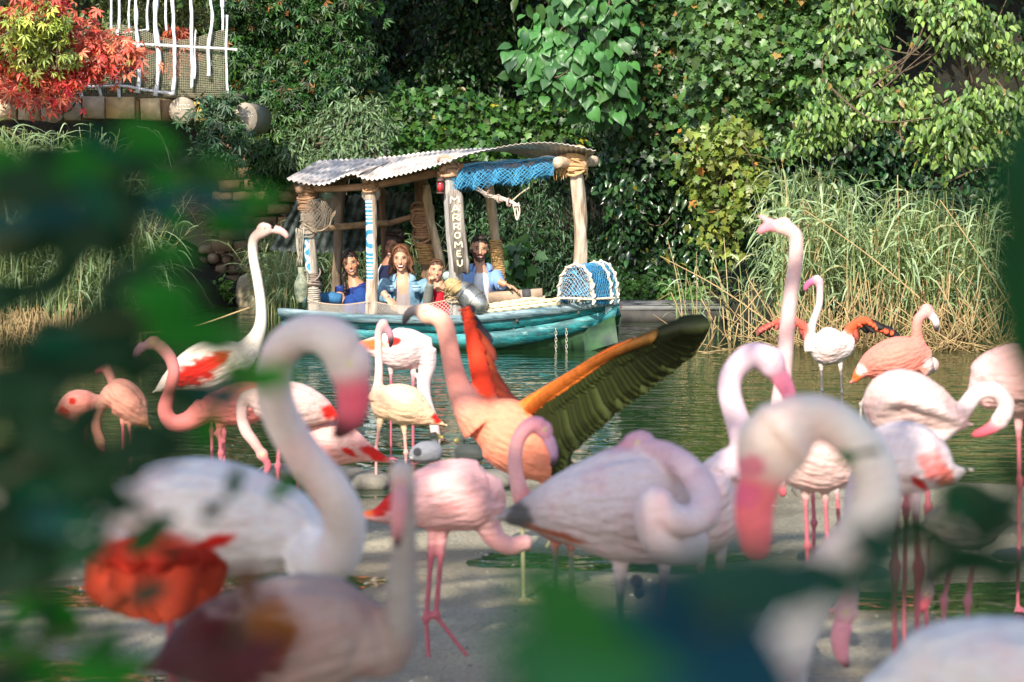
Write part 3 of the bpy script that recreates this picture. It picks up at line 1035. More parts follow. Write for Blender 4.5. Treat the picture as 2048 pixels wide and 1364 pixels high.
base = P(455, 600, 26.7)
wall = empty('rubble_wall', base)
tag(wall, 'rough wall of tan rubble stones at the water left of the boat', 'stone wall')
i = 0
for row in range(6):
    y = 596 - row * 19
    x = 372 + 10 * (row % 2) + row * 3
    while x < 560:
        w_ = rng.uniform(22, 40)
        mb = MB()
        c = np.array((.30, .21, .135)) * rng.uniform(.6, 1.3)
        stone_mesh(mb, P(x + w_ / 2, y + rng.normal(0, 2), 26.75 + row * .05 + rng.normal(0, .03)) - base, (w_ * pm(26.7) * 1.02, .3, 21 * pm(26.7)), i, c, 10)
        mb.build('stone', M_STONE, wall)
        x += w_
        i += 1
base = P(500, 606, 26.2)
mb = MB()
stone_mesh(mb, (0, 0, .12), (.30, .3, .42), 91, (.36, .30, .2), 16)
tag(mb.build('boulder', M_STONE, None), 'pale upright boulder at the foot of the rubble wall', 'boulder').location = base
base = P(480, 330, 26.6)
wall = empty('sandstone_wall', base)
tag(wall, 'brown sandstone block wall under the right end of the bridge', 'stone wall')
for row in range(11):
    y = 250 + row * 24
    x = 425 + 14 * (row % 2)
    while x < 610:
        w_ = rng.uniform(34, 56)
        mb = MB()
        c = np.array((.20, .12, .065)) * rng.uniform(.55, 1.35)
        mb.box(P(x + w_ / 2, y, 26.65 + rng.normal(0, .02)) - base, ((w_ - 3) * pm(26.6), .3, 21.5 * pm(26.6)), None, c, .008)
        mb.build('stone', M_STONE, wall, smooth=False)
        x += w_
# jetty of grey planks right of the bow
base = P(1340, 622, 24.4)
j_ = empty('jetty', base)
tag(j_, 'low grey plank landing stage right of the boat bow', 'jetty')
for k in range(7):
    a, b_ = P(1225, 640, 23.9), P(1450, 640, 23.9)
    mb = MB()
    z0 = .13
    mb.box(np.array([(a[0] + b_[0]) / 2, 24.0 + k * .17, z0 + rng.normal(0, .003)]) - base, (b_[0] - a[0] + rng.uniform(-.05, .05), .15, .04), None, (.17, .17, .165), .004)
    mb.build('plank', M_BEAM, j_, smooth=False)
mb = MB()
mb.box(np.array([(a[0] + b_[0]) / 2, 23.96, .05]) - base, (b_[0] - a[0] - .05, .06, .12), None, (.06, .055, .05))
mb.build('fascia', M_BEAM, j_, smooth=False)
# flat stones where the mud meets the water
for k, (x, y, w_, lab) in enumerate(((665, 952, 150, 'flat wet shore stone left of the middle duck'), (560, 948, 90, 'flat wet shore stone behind the near left neck'), (740, 962, 80, 'small flat wet shore stone splashed by water'),
                                  (980, 958, 90, 'flat wet shore stone below the dark duck'), (1640, 985, 120, 'flat wet shore stone seen inside the big neck loop'))):
    D_ = FOC * (HC - .03) / (y - 290)
    base = P(x, y, D_)
    mb = MB()
    stone_mesh(mb, (0, 0, 0), (w_ * pm(D_), .35, .10), k + 40, (.17, .15, .12), 16)
    tag(mb.build('shore_stone', M_STONE, None), lab, 'stone', 'flat stones along the shore').location = base
# litter on the mud: feathers, leaves, pebbles
mb = MB()
pb = []
for k in range(900):
    x, y = rng.uniform(-3.2, 3.2), rng.uniform(4.5, 12.3)
    z = float(ground_h(np.array(x), np.array(y)))
    r = rng.uniform(.003, .011)
    c = np.array((.34, .30, .22)) * rng.uniform(.3, 1.3)
    a = rng.random() * 3
    q = np.array([(cos(a) * r * 1.6, sin(a) * r * 1.6, 0), (-sin(a) * r, cos(a) * r, 0), (-cos(a) * r * 1.6, -sin(a) * r * 1.6, 0), (sin(a) * r, -cos(a) * r, 0), (0, 0, r * .8)]) + (x, y, z)
    mb.add(q, [(0, 1, 4), (1, 2, 4), (2, 3, 4), (3, 0, 4)], c)
tag(mb.build('shore_litter', M_STONE, None, smooth=False), 'scattered pebbles and bits lying on the mud', 'litter', None, 'stuff')
# ------------------------------------------------------------------ the boat: local axes u (stern to bow), v (away from the shore), w up
BO = P(560, 622, 21.2)
BO[2] = 0
BT = radians(22.4)
BU, BV = np.array([cos(BT), -sin(BT), 0]), np.array([sin(BT), cos(BT), 0])


def bp(px, py, v):
    """boat coordinates of photo pixel on the plane v = const"""
    d = P(px, py, 1.0) - np.array([0, 0, HC])
    o = np.array([0, 0, HC])
    k = (v - np.dot(o - BO, BV)) / np.dot(d, BV)
    w = o + d * k - BO
    return np.array([np.dot(w, BU), v, w[2]])


def bpl(lst):
    return np.array([bp(*a) for a in lst])


def b2w(q):
    q = np.asarray(q, float)
    return BO + q[..., 0:1] * BU + q[..., 1:2] * BV + q[..., 2:3] * np.array([0, 0, 1])


boat = empty('boat', BO)
boat.rotation_euler = (0, 0, -BT)
tag(boat, 'small turquoise wooden excursion boat with driftwood posts and a corrugated metal roof', 'boat')


def onboat(name, label, cat, at, group=None):
    """a separate thing that stands or hangs on the boat; at = its base in boat coordinates"""
    o = empty(name, b2w(at))
    o.rotation_euler = (0, 0, -BT)
    tag(o, label, cat, group)
    return o


M_TEAL = nmat('worn_turquoise_paint', (.006, .085, .10), rough=.55, var=.5, vscale=7, col2=(.02, .20, .21), bump=.5, bscale=25, bdist=.004, stretch=(.4, 1, 3))
M_GUN = nmat('weathered_blue_wood', (.06, .13, .16), rough=.7, var=.4, vscale=7, col2=(.20, .26, .28), bump=.7, bscale=30, bdist=.004, stretch=(.25, 1, 4))
M_DARKW = nmat('dark_wet_wood', (.02, .04, .03), rough=.5, var=.4, vscale=4, col2=(.03, .075, .03))
M_POST = nmat('driftwood', attr=True, rough=.8, var=.42, vscale=16, bump=.9, bscale=30, bdist=.008, stretch=(3, 3, .35))
M_LOG = nmat('brown_log', attr=True, rough=.8, var=.4, vscale=14, bump=.8, bscale=30, bdist=.006, stretch=(.5, 2, 2))
M_ROPE = nmat('rope', attr=True, rough=.85, var=.28, vscale=30, bump=.4, bscale=120, bdist=.003)
M_NET = nmat('net_twine', attr=True, rough=.7, var=.2, vscale=20)
M_TIN = nmat('painted_tin', (.46, .40, .36), rough=.6, var=.2, vscale=5, col2=(.68, .61, .55), bump=.2, bscale=30)
M_TIND = nmat('dark_tin', (.03, .04, .038), rough=.5, var=.6, vscale=9, col2=(.09, .11, .105), bump=.3, bscale=20)
M_PLANKW = nmat('grey_timber', attr=True, rough=.75, var=.35, vscale=9, bump=.6, bscale=30, bdist=.004, stretch=(.4, 3, 3))

# sheer, second line and chine of the near side, as functions of u
_g = bpl([(560, 621, 0), (650, 628, 0), (740, 634, 0), (905, 636, 0), (1000, 630, .02), (1090, 620, .1), (1170, 608, .26), (1236, 597, .46)])
_c = bpl([(560, 668, 0), (740, 690, 0), (905, 704, 0), (1000, 698, .05), (1100, 678, .15), (1170, 658, .28), (1236, 630, .46)])
UB = _g[-1, 0]
uu = np.linspace(0, UB, 30)


def sheer(u): return np.interp(u, _g[:, 0], _g[:, 2])
def chine(u): return np.interp(u, _c[:, 0], _c[:, 2])
def vnear(u): return .46 * sstep(.52, 1.0, np.asarray(u) / UB) ** 1.15
def vfar(u): return 1.25 - .78 * sstep(.52, 1.0, np.asarray(u) / UB) ** 1.15


def slab(A, B, t, n_):
    """board between rails A and B (k,3), thickness t along n_"""
    k = len(A)
    n_ = np.asarray(n_, float)
    V = np.concatenate([A, B, A + n_ * t, B + n_ * t])
    F = []
    for i in range(k - 1):
        F += [(i, i + 1, k + i + 1, k + i), (2 * k + i, 3 * k + i, 3 * k + i + 1, 2 * k + i + 1),
              (i, 2 * k + i, 2 * k + i + 1, i + 1), (k + i, k + i + 1, 3 * k + i + 1, 3 * k + i)]
    F += [(0, k, 3 * k, 2 * k), (k - 1, 3 * k - 1, 4 * k - 1, 2 * k - 1)]
    return V, F


def wear(m):
    """flaked pale streaks and green scum near the waterline, mixed over the paint"""
    n, l = m.node_tree.nodes, m.node_tree.links
    b = n['Principled BSDF']
    src = b.inputs['Base Color'].links[0].from_socket
    tc = n.new('ShaderNodeTexCoord')
    mp = n.new('ShaderNodeMapping'); mp.inputs['Scale'].default_value = (1.6, 4, 12)
    l.new(tc.outputs['Object'], mp.inputs[0])
    nz = n.new('ShaderNodeTexNoise'); nz.inputs['Scale'].default_value = 3; nz.inputs['Detail'].default_value = 8; nz.inputs['Roughness'].default_value = .75
    l.new(mp.outputs[0], nz.inputs[0])
    r = n.new('ShaderNodeMapRange'); r.inputs[1].default_value = .56; r.inputs[2].default_value = .66
    l.new(nz.outputs[0], r.inputs[0])
    mx = n.new('ShaderNodeMix'); mx.data_type = 'RGBA'; mx.inputs[7].default_value = (.20, .38, .36, 1)
    l.new(r.outputs[0], mx.inputs[0]); l.new(src, mx.inputs[6])
    r2 = n.new('ShaderNodeMapRange'); r2.inputs[1].default_value = .45; r2.inputs[2].default_value = .36
    l.new(nz.outputs[0], r2.inputs[0])
    mx2 = n.new('ShaderNodeMix'); mx2.data_type = 'RGBA'; mx2.inputs[7].default_value = (.035, .05, .045, 1)
    l.new(r2.outputs[0], mx2.inputs[0]); l.new(mx.outputs[2], mx2.inputs[6])
    sp = n.new('ShaderNodeSeparateXYZ'); l.new(tc.outputs['Object'], sp.inputs[0])
    ad = n.new('ShaderNodeMath'); ad.operation = 'MULTIPLY_ADD'; ad.inputs[1].default_value = -.16
    l.new(nz.outputs[0], ad.inputs[0]); l.new(sp.outputs[2], ad.inputs[2])
    r3 = n.new('ShaderNodeMapRange'); r3.inputs[1].default_value = .0; r3.inputs[2].default_value = -.05
    l.new(ad.outputs[0], r3.inputs[0])
    mx3 = n.new('ShaderNodeMix'); mx3.data_type = 'RGBA'; mx3.inputs[7].default_value = (.02, .06, .03, 1)
    l.new(r3.outputs[0], mx3.inputs[0]); l.new(mx2.outputs[2], mx3.inputs[6])
    l.new(mx3.outputs[2], b.inputs['Base Color'])


wear(M_TEAL)
wear(M_GUN)


def strake(f0, f1, side, off, name='plank', mat=M_TEAL):
    g, c = sheer(uu), chine(uu)
    vv = vnear(uu) if side < 0 else vfar(uu)
    fl = .10
    def rail(f, o):
        return np.stack([uu, vv - side * (fl * f ** 1.6 * (1 - .5 * uu / UB) - o), g + (c - g) * f], -1)
    A, B = rail(f0, off + .014), rail(f1, off)
    V, F = slab(A, B, .022, (0, -side, 0))
    o = mk(name, V, F, mat, boat, smooth=False)
    return o


hull_bits = []
for sd_ in (-1, 1):
    for f0, f1, of in ((0.02, .46, .008), (.485, 1.0, 0)):
        strake(f0, f1, sd_, of)
# bottom below the chine
g, c = sheer(uu), chine(uu)
k = len(uu)
mid = (vnear(uu) + vfar(uu)) / 2
kl = np.interp(uu, [0, 1.5, 2.3, UB], [-.2, -.22, -.14, bp(1213, 684, .46)[2]])
A = np.stack([uu, vnear(uu) + .095, c + .004], -1)
Bm = np.stack([uu, np.minimum(vnear(uu) + .30, mid), kl], -1)
Cm = np.stack([uu, np.maximum(vfar(uu) - .30, mid), kl], -1)
Dm = np.stack([uu, vfar(uu) - .095, c + .004], -1)
V = np.concatenate([A, Bm, Cm, Dm])
F = [(r * k + i, r * k + i + 1, (r + 1) * k + i + 1, (r + 1) * k + i) for r in range(3) for i in range(k - 1)]
F.append((0, k, 2 * k, 3 * k))
mk('hull_bottom', V, F, M_DARKW, boat, smooth=True)
# transom
mb = MB()
mb.box((-.012, .625, .06), (.03, 1.06, .42), col=(.1, .2, .2))
mb.build('transom', M_TEAL, boat, smooth=False)
# gunwale planks, near and far
for sd_ in (-1, 1):
    v0 = (vnear(uu) if sd_ < 0 else vfar(uu))
    A = np.stack([uu, v0 + sd_ * .045, sheer(uu) + .022], -1)
    B = np.stack([uu, v0 + sd_ * .04, sheer(uu) - .048], -1)
    V, F = slab(A, B, .10, (0, -sd_, 0))
    mk('gunwale', V, F, M_GUN, boat, smooth=False)
# stem post: pale triangular plate at the bow
st = bpl([(1211, 612, .44), (1237, 604, .46), (1234, 618, .47), (1213, 682, .46), (1209, 640, .44)])
V = np.concatenate([st, st + (0, .04, 0)])
mk('stem_plate', V, [(0, 1, 2, 3, 4), (9, 8, 7, 6, 5)] + [(i, i + 5, (i + 1) % 5 + 5, (i + 1) % 5) for i in range(5)],
   nmat('pale_blue_paint', (.35, .5, .52), rough=.5, var=.2, vscale=9), boat, smooth=False)
# floor and benches
us = np.linspace(.05, 2.0, 20)
V, F = slab(np.stack([us, vnear(us) + .2, 0 * us + .03], -1), np.stack([us, vfar(us) - .2, 0 * us + .03], -1), .02, (0, 0, 1))
mk('floor', V, F, nmat('floor_boards', (.12, .09, .06), rough=.8, var=.4), boat, smooth=False)
mb = MB()
mb.box((1.0, .98, .10), (1.7, .28, .10), col=(.2, .15, .1))
mb.build('bench', M_PLANKW, boat, smooth=False)
mb = MB()
mb.box((1.75, .45, .10), (.55, .3, .10), col=(.2, .15, .1))
mb.build('bench', M_PLANKW, boat, smooth=False)
# bow deck
us = np.linspace(1.95, UB - .06, 16)
V, F = slab(np.stack([us, vnear(us) + .055, sheer(us) - .02], -1), np.stack([us, vfar(us) - .055, sheer(us) - .02], -1), -.02, (0, 0, 1))
mk('bow_deck', V, F, nmat('deck_boards', (.10, .08, .05), rough=.8, var=.4), boat, smooth=False)
# bolts along the gunwale
for px_ in (598, 690, 1020, 1125, 1205):
    q = bp(px_, np.interp(px_, [560, 740, 905, 1236], [642, 655, 658, 617]), -.02)
    q[1] = vnear(q[0]) - .035
    mb = MB()
    mb.ball(q, (.012, .008, .012), (.2, .15, .1), 8)
    mb.build('bolt', nmat('rust', (.13, .06, .03), rough=.7) if px_ == 598 else bpy.data.materials['rust'], boat)


def post(path, r, name='post', seed=0, col=((.30, .24, .19), (.44, .38, .31)), n=20, m=14, rough=.14, paintf=None, mat=None, taper=.92):
    """weathered round post in boat coordinates along path"""
    q = spline(np.array(path, float), m)
    N = len(q)
    rr = r * np.linspace(1, taper, N)
    V, F, _ = sweep(q, rr, n)
    axis = q[np.clip(np.arange(N).repeat(n), 0, N - 1)]
    body = V[:N * n]
    ang = np.tile(np.arange(n), N) / n * 2 * pi
    h = np.arange(N).repeat(n) / N
    nz = fbm(np.stack([np.cos(ang) * 1.4, np.sin(ang) * 1.4, h * 7 + seed * 3], -1), seed, 3) - .5
    ridge = .35 * (fbm(np.stack([np.cos(ang) * 6, np.sin(ang) * 6, h * 3 + seed], -1), seed + 5, 2) - .5)
    body = axis + (body - axis) * (1 + rough * 3 * nz + rough * 1.5 * ridge)[:, None]
    V[:N * n] = body
    t = np.clip(.5 + nz * 2 + ridge * 2, 0, 1)
    C = np.concatenate([lerp(col[0], col[1], t), [col[1]], [col[1]]])
    if paintf is not None:
        C[:N * n] = paintf(body, axis, ang, h, C[:N * n])
    return mk(name, V, F, mat or M_POST, boat, C)


BLU, WHT = np.array([.03, .22, .36]), np.array([.72, .74, .72])


def zigzag(body, axis, ang, h, C):
    x = (body - axis)[:, 0] / .05
    z = body[:, 2]
    z0, z1 = bp(615, 548, 0)[2], bp(615, 450, 0)[2]
    on = (z > z0) & (z < z1) & (x < .35) & (body[:, 1] < axis[:, 1] + .02)
    f = (z - z0) / (z1 - z0)
    zz = np.abs(((f * 3.5) % 1) - .5) * 2
    stripe = np.abs((x + 1) / 1.35 - zz) < .26
    stripe |= (f > .86) & ((f * 40).astype(int) % 2 == 0)
    out = C.copy()
    out[on] = BLU
    out[on & stripe] = WHT
    return out


def swirl(body, axis, ang, h, C):
    x = (body - axis)[:, 0] / .046
    z = body[:, 2]
    zc = bp(742, 478, 0)[2]
    z0, z1 = bp(742, 560, 0)[2], bp(742, 400, 0)[2]
    on = (z > z0) & (z < z1) & (x < .55) & (body[:, 1] < axis[:, 1] + .02)
    rr = np.sqrt(((x - .3) * .046) ** 2 + (z - zc) ** 2)
    ring = ((rr * 24).astype(int) % 2 == 0)
    bars = (np.sin(z * 185) > .2) & (rr > .14)
    w = np.where(rr < .15, ring, bars)
    out = C.copy()
    out[on] = BLU
    out[on & (w > 0)] = WHT
    return out


n0 = 28
P1 = bpl([(626, 640, .06), (624, 560, .06), (618, 470, .06), (610, 368, .06)])
P2 = bpl([(742, 645, .05), (744, 560, .05), (743, 460, .05), (741, 350, .05)])
P3 = bpl([(914, 640, .06), (912, 560, .06), (904, 440, .06), (897, 330, .06)])
P4 = bpl([(1163, 610, .5), (1160, 540, .5), (1161, 440, .5), (1150, 318, .5)])
F1 = bpl([(872, 600, 1.1), (858, 540, 1.1), (848, 460, 1.1), (838, 335, 1.1)])
F2 = bpl([(1001, 615, 1.08), (996, 530, 1.08), (986, 440, 1.08), (973, 330, 1.08)])
F3 = bpl([(778, 600, 1.15), (772, 520, 1.15), (762, 385, 1.15)])
F4 = bpl([(672, 600, 1.15), (676, 500, 1.15), (682, 330, 1.15)])
post(P1, .056, seed=1, m=24, n=n0, paintf=zigzag)
post(P2, .050, seed=2, m=60, n=36, paintf=swirl, col=((.30, .2, .13), (.48, .40, .33)))
post(P3, .060, seed=3, col=((.22, .21, .20), (.36, .33, .31)), m=20, n=n0)
post(P4, .060, seed=4, col=((.30, .2, .13), (.55, .46, .36)), m=20, n=n0, rough=.2)
post(F1, .07, seed=5, col=((.10, .06, .035), (.30, .18, .10)), rough=.25, m=16)
post(F2, .045, seed=6, col=((.38, .26, .15), (.52, .40, .27)), m=14)
post(F3, .035, seed=7, col=((.10, .05, .03), (.2, .1, .05)), m=10)
post(F4, .045, seed=8, col=((.12, .08, .05), (.25, .18, .12)), m=10)
# slanting driftwood beside the dark post
post(bpl([(884, 600, 1.0), (880, 520, 1.02), (860, 440, 1.04), (852, 370, 1.05)]), .04, 'brace', 9, ((.3, .2, .12), (.6, .45, .3)), rough=.3)

BR = ((.16, .085, .045), (.36, .21, .12))
def log(name, pts, r, seed, col=BR, parent=None, mat=None):
    q = spline(np.array(pts, float), 8)
    n = 14
    V, F, _ = sweep(q, r, n)
    N = len(q)
    axis = q.repeat(n, 0)
    ang = np.tile(np.arange(n), N) / n * 2 * pi
    h = np.arange(N).repeat(n) / N
    nz = fbm(np.stack([np.cos(ang) * 1.5, np.sin(ang) * 1.5, h * 5 + seed], -1), seed, 3) - .5
    V[:N * n] = axis + (V[:N * n] - axis) * (1 + .5 * nz)[:, None]
    C = np.concatenate([lerp(col[0], col[1], np.clip(.5 + 2 * nz, 0, 1)), [col[1]], [col[1]]])
    return mk(name, V, F, mat or M_LOG, parent or boat, C)


log('roof_beam', bpl([(592, 378, .10), (740, 372, .10), (905, 338, .10), (922, 330, .10)]), .032, 21)
log('roof_beam', bpl([(640, 352, 1.1), (840, 348, 1.1), (1000, 335, 1.1), (1130, 330, .9), (1172, 322, .55)]), .034, 22, ((.3, .17, .1), (.5, .32, .2)))
log('roof_beam', bpl([(900, 345, .12), (1000, 335, .25), (1100, 325, .42), (1165, 322, .5)]), .026, 23, ((.3, .17, .1), (.5, .32, .2)))
log('rail', bpl([(600, 466, .16), (640, 458, .3), (740, 448, .9), (775, 446, 1.1)]), .028, 24, ((.25, .14, .07), (.5, .32, .18)))
log('rail', bpl([(670, 452, 1.12), (760, 450, 1.12), (850, 425, 1.12)]), .026, 25)
log('crossbeam', [P1[-1] + (0, -.12, -.05), P1[-1] + (0.02, .6, -.02), F4[-1] + (0, .1, -.02)], .034, 26)
log('crossbeam', [P2[-1] + (0, -.1, -.05), (P2[-1] + F3[-1]) / 2, F3[-1] + (0, .1, -.02)], .03, 27)
log('crossbeam', [P3[-1] + (0, -.12, -.03), (P3[-1] + F2[-1]) / 2, F2[-1] + (0, .1, 0)], .034, 28)
log('crossbeam', [P4[-1] + (-.08, -.22, -.03), P4[-1] + (0.0, .1, -.02), P4[-1] + (.05, .35, -.02)], .045, 29, ((.4, .26, .16), (.6, .45, .32)))
log('crossbeam', bpl([(1118, 318, .42), (1150, 322, .46), (1172, 330, .5)]), .04, 30, ((.3, .17, .1), (.5, .32, .2)))


# corrugated roof sheets between a near and a far rail
def corrugated(name, near, far, ncorr, amp, mat, across=10, th=.004, per=6, jag=0):
    near, far = spline(np.array(near, float), 12), spline(np.array(far, float), 12)
    N = ncorr * per
    def res(c):
        s = np.concatenate([[0], np.cumsum(np.linalg.norm(np.diff(c, axis=0), axis=1))])
        t = np.linspace(0, s[-1], N + 1)
        return np.stack([np.interp(t, s, c[:, i]) for i in range(3)], -1)
    a, b_ = res(near), res(far)
    t = np.linspace(0, 1, across)[:, None, None]
    G = a[None] * (1 - t) + b_[None] * t
    du = np.gradient(G, axis=1)
    dv = np.gradient(G, axis=0)
    nn = norm(np.cross(du, dv))
    nn *= np.sign(nn[..., 2:3] + 1e-9)
    ph = np.arange(N + 1) / per * 2 * pi
    G = G + nn * (amp * np.cos(ph))[None, :, None]
    G = G + nn * (.010 * (fbm(G * 2.5, 31, 3) - .5)[..., None] * 2)
    T = G + nn * th
    Vt = np.concatenate([G.reshape(-1, 3), T.reshape(-1, 3)])
    M_ = across * (N + 1)
    ii = np.arange(M_).reshape(across, N + 1)
    q = np.stack([ii[:-1, :-1], ii[:-1, 1:], ii[1:, 1:], ii[1:, :-1]], -1).reshape(-1, 4)
    F = np.concatenate([q[:, ::-1], q + M_])
    e = []
    for row in (0, across - 1):
        e += [(ii[row, i], ii[row, i + 1], ii[row, i + 1] + M_, ii[row, i] + M_) for i in range(N)]
    for colm in (0, N):
        e += [(ii[i, colm], ii[i + 1, colm], ii[i + 1, colm] + M_, ii[i, colm] + M_) for i in range(across - 1)]
    F = np.concatenate([F, np.array(e)])
    return mk(name, Vt, F, mat, boat)


corrugated('roof_sheet', bpl([(573, 359, -.12), (612, 368, -.12), (650, 369, -.12), (690, 352, -.12), (722, 346, -.12)]),
           bpl([(640, 322, 1.15), (680, 320, 1.15), (720, 319, 1.15), (760, 318, 1.15), (800, 317, 1.15)]), 15, .0085, M_TIN)
corrugated('roof_sheet', bpl([(702, 350, -.16), (740, 362, -.16), (790, 354, -.16), (850, 341, -.16), (905, 325, -.14)]) + (0, 0, .012),
           bpl([(760, 318, 1.15), (800, 314, 1.15), (850, 308, 1.15), (910, 304, 1.15), (960, 302, 1.1)]) + (0, 0, .012), 21, .0085, M_TIN)
corrugated('roof_sheet', bpl([(896, 327, -.14), (960, 306, -.08), (1050, 291, .05), (1120, 291, .2), (1192, 305, .36)]) + (0, 0, .016),
           bpl([(950, 302, 1.1), (1000, 303, 1.08), (1075, 322, 1.0), (1130, 330, .85), (1186, 316, .7)]) + (0, 0, .016), 26, .0045, M_TIN)
corrugated('rear_flap', bpl([(592, 402, 1.2), (680, 392, 1.2), (760, 386, 1.2), (832, 384, 1.2)]),
           bpl([(538, 500, 1.5), (640, 505, 1.5), (740, 498, 1.5), (800, 452, 1.5)]), 14, .014, M_TIND)


# rope wraps
def rope(mb, pts, r, col, twist=26, n=9, strands=3, lay=.16):
    pts = np.asarray(pts, float)
    V, F, _ = sweep(pts, r, n * 1)
    N = len(pts)
    s = np.concatenate([[0], np.cumsum(np.linalg.norm(np.diff(pts, axis=0), axis=1))]).repeat(n)
    ang = np.tile(np.arange(n), N) / n * 2 * pi
    f = np.cos(strands * (ang - s / r / 2.2))
    ax_ = pts.repeat(n, 0)
    V[:N * n] = ax_ + (V[:N * n] - ax_) * (1 + lay * f)[:, None]
    c = np.clip(np.asarray(col) * (1 + .22 * f - .06)[:, None], 0, 1)
    mb.add(V, F, np.concatenate([c, [col], [col]]))


def wrap(path, z0, z1, R, r, col, jitter=.002, messy=0, parent=None, name='rope_wrap'):
    path = resample(spline(np.array(path, float), 8), .01)
    z = path[:, 2]
    turns = max(2, int(abs(z1 - z0) / (2 * r)))
    t = np.linspace(0, 1, turns * 14)
    zz = z0 + (z1 - z0) * t
    o = np.argsort(z)
    cx = np.interp(zz, z[o], path[o, 0])
    cyy = np.interp(zz, z[o], path[o, 1])
    a = t * turns * 2 * pi
    rr = R + r * .7 + rng.normal(0, jitter, len(t))
    pts = np.stack([cx + rr * np.cos(a), cyy + rr * np.sin(a), zz + rng.normal(0, jitter, len(t))], -1)
    mb = MB()
    mb.tube(pts, r, col, 6)
    for k in range(messy):
        a0 = rng.random() * 2 * pi
        zc = z0 + (z1 - z0) * rng.random()
        tl = rng.normal(0, .5)
        a = np.linspace(a0, a0 + 2 * pi, 16)
        x0, y0 = np.interp(zc, z[o], path[o, 0]), np.interp(zc, z[o], path[o, 1])
        RR = R + r * 2.2 + .006 * rng.random()
        pts = np.stack([x0 + RR * np.cos(a), y0 + RR * np.sin(a), zc + tl * R * 1.3 * np.sin(a)], -1)
        mb.tube(pts, r * (1 + .3 * rng.random()), np.asarray(col) * (.75 + .5 * rng.random()), 6)
    return mb.build(name, M_ROPE, parent or boat)


GREYR, ORR, BRR, CREAM = (.40, .35, .29), (.50, .30, .12), (.36, .20, .11), (.66, .56, .40)
Z = lambda px, py, v: bp(px, py, v)[2]
wrap(P1, Z(622, 572, .06), Z(622, 546, .06), .058, .007, (.22, .17, .14), messy=4)
wrap(P1, Z(622, 605, .06), Z(622, 576, .06), .060, .008, GREYR)
wrap(P1, Z(615, 425, .06), Z(615, 375, .06), .058, .007, BRR, messy=9)
wrap(P1, Z(617, 468, .06), Z(617, 428, .06), .056, .006, (.28, .23, .18), messy=6)
wrap(P3, Z(898, 356, .06), Z(898, 326, .06), .066, .009, (.42, .25, .15), messy=10)
wrap(P4, Z(1154, 348, .5), Z(1154, 312, .5), .070, .010, (.50, .30, .14), messy=12)
wrap(F2, Z(992, 578, 1.08), Z(992, 480, 1.08), .047, .008, ORR)
wrap(F1, Z(850, 480, 1.1), Z(850, 415, 1.1), .074, .010, BRR, messy=9)
wrap(F1, Z(860, 530, 1.1), Z(860, 490, 1.1), .074, .008, ORR, messy=4)
wrap(P2, Z(742, 382, .05), Z(742, 366, .05), .05, .006, BRR, messy=3)
wrap(P3, Z(912, 600, .06), Z(912, 582, .06), .062, .008, (.45, .33, .2), messy=3)

# frayed rope ends at the bow post
mb = MB()
for k in range(26):
    a = bp(1105 + 30 * rng.random(), 325 + 6 * rng.random(), .4)
    e = a + np.array([rng.normal(0, .02), rng.normal(0, .02), -.03 - .12 * rng.random()])
    mb.tube(spline([a, (a + e) / 2 + rng.normal(0, .012, 3), e], 3), .003, (.5, .3, .12), 4)
mb.build('rope_fringe', M_ROPE, boat)

# the name board on the third post
nb0, nb1 = bp(908, 378, -.055), bp(922, 548, -.055)
ax = (nb1 - nb0)
L = np.linalg.norm(ax)
dn = ax / L
sdn = np.array([-dn[2] * -1, 0, dn[0] * -1]) if False else np.array([-dn[2], 0, dn[0]])
outl = [(-.5, .05), (-.2, 0), (.1, .0), (.42, .05), (.5, .10), (.46, .4), (.52, .55), (.5, .8), (.56, .86), (.5, 1.0), (.2, .975), (-.1, .99), (-.3, 1.0), (-.48, .96), (-.52, .7), (-.56, .5), (-.5, .3)]
Wd = .135
q = np.array([nb0 + dn * L * b_ + sdn * Wd * a_ for a_, b_ in outl])
k = len(q)
V = np.concatenate([q, q + (0, .03, 0)])
F = [tuple(range(k))[::-1], tuple(range(k, 2 * k))] + [(i, (i + 1) % k, (i + 1) % k + k, i + k) for i in range(k)]
mk('name_board', V, F, nmat('board_wood', (.16, .13, .11), rough=.8, var=.3, vscale=12, col2=(.30, .26, .22), bump=.7, bscale=30, bdist=.004, stretch=(3, 1, .4)), boat, smooth=False)
LET = {'M': [[(0, 1), (0.08, 0), (.5, .6), (.92, 0), (1, 1)]], 'A': [[(0, 1), (.5, 0), (1, 1)], [(.2, .65), (.8, .65)]],
       'R': [[(0.1, 1), (.1, 0), (.75, .05), (.85, .3), (.6, .5), (.12, .52)], [(.45, .52), (.95, 1)]],
       'O': [[(.5, 0), (.9, .2), (.95, .65), (.6, 1), (.2, .9), (.05, .5), (.2, .1), (.5, 0)]],
       'E': [[(.85, 0), (.15, .05), (.15, .95), (.9, 1)], [(.15, .5), (.75, .5)]],
       'U': [[(.1, 0), (.12, .8), (.5, 1), (.85, .8), (.9, 0)]]}
M_LET = nmat('cream_letter_paint', (.72, .66, .45), rough=.6, var=.12, vscale=30)
for i, ch in enumerate('MARROMEU'):
    mb = MB()
    c0 = .085 + i * .107
    hh = [.085, .08, .08, .078, .07, .075, .07, .075][i]
    ww = [.082, .072, .066, .062, .06, .07, .05, .055][i]
    for stc in LET[ch]:
        pts = [nb0 + dn * L * (c0 + hh * y_) + sdn * ww * (x_ - .5 + .02 * sin(i * 3)) + (0, -.003, 0) for x_, y_ in stc]
        mb.tube(resample(pts, .012), .0075, (.7, .6, .3), 6)
    mb.build('letter', M_LET, boat)

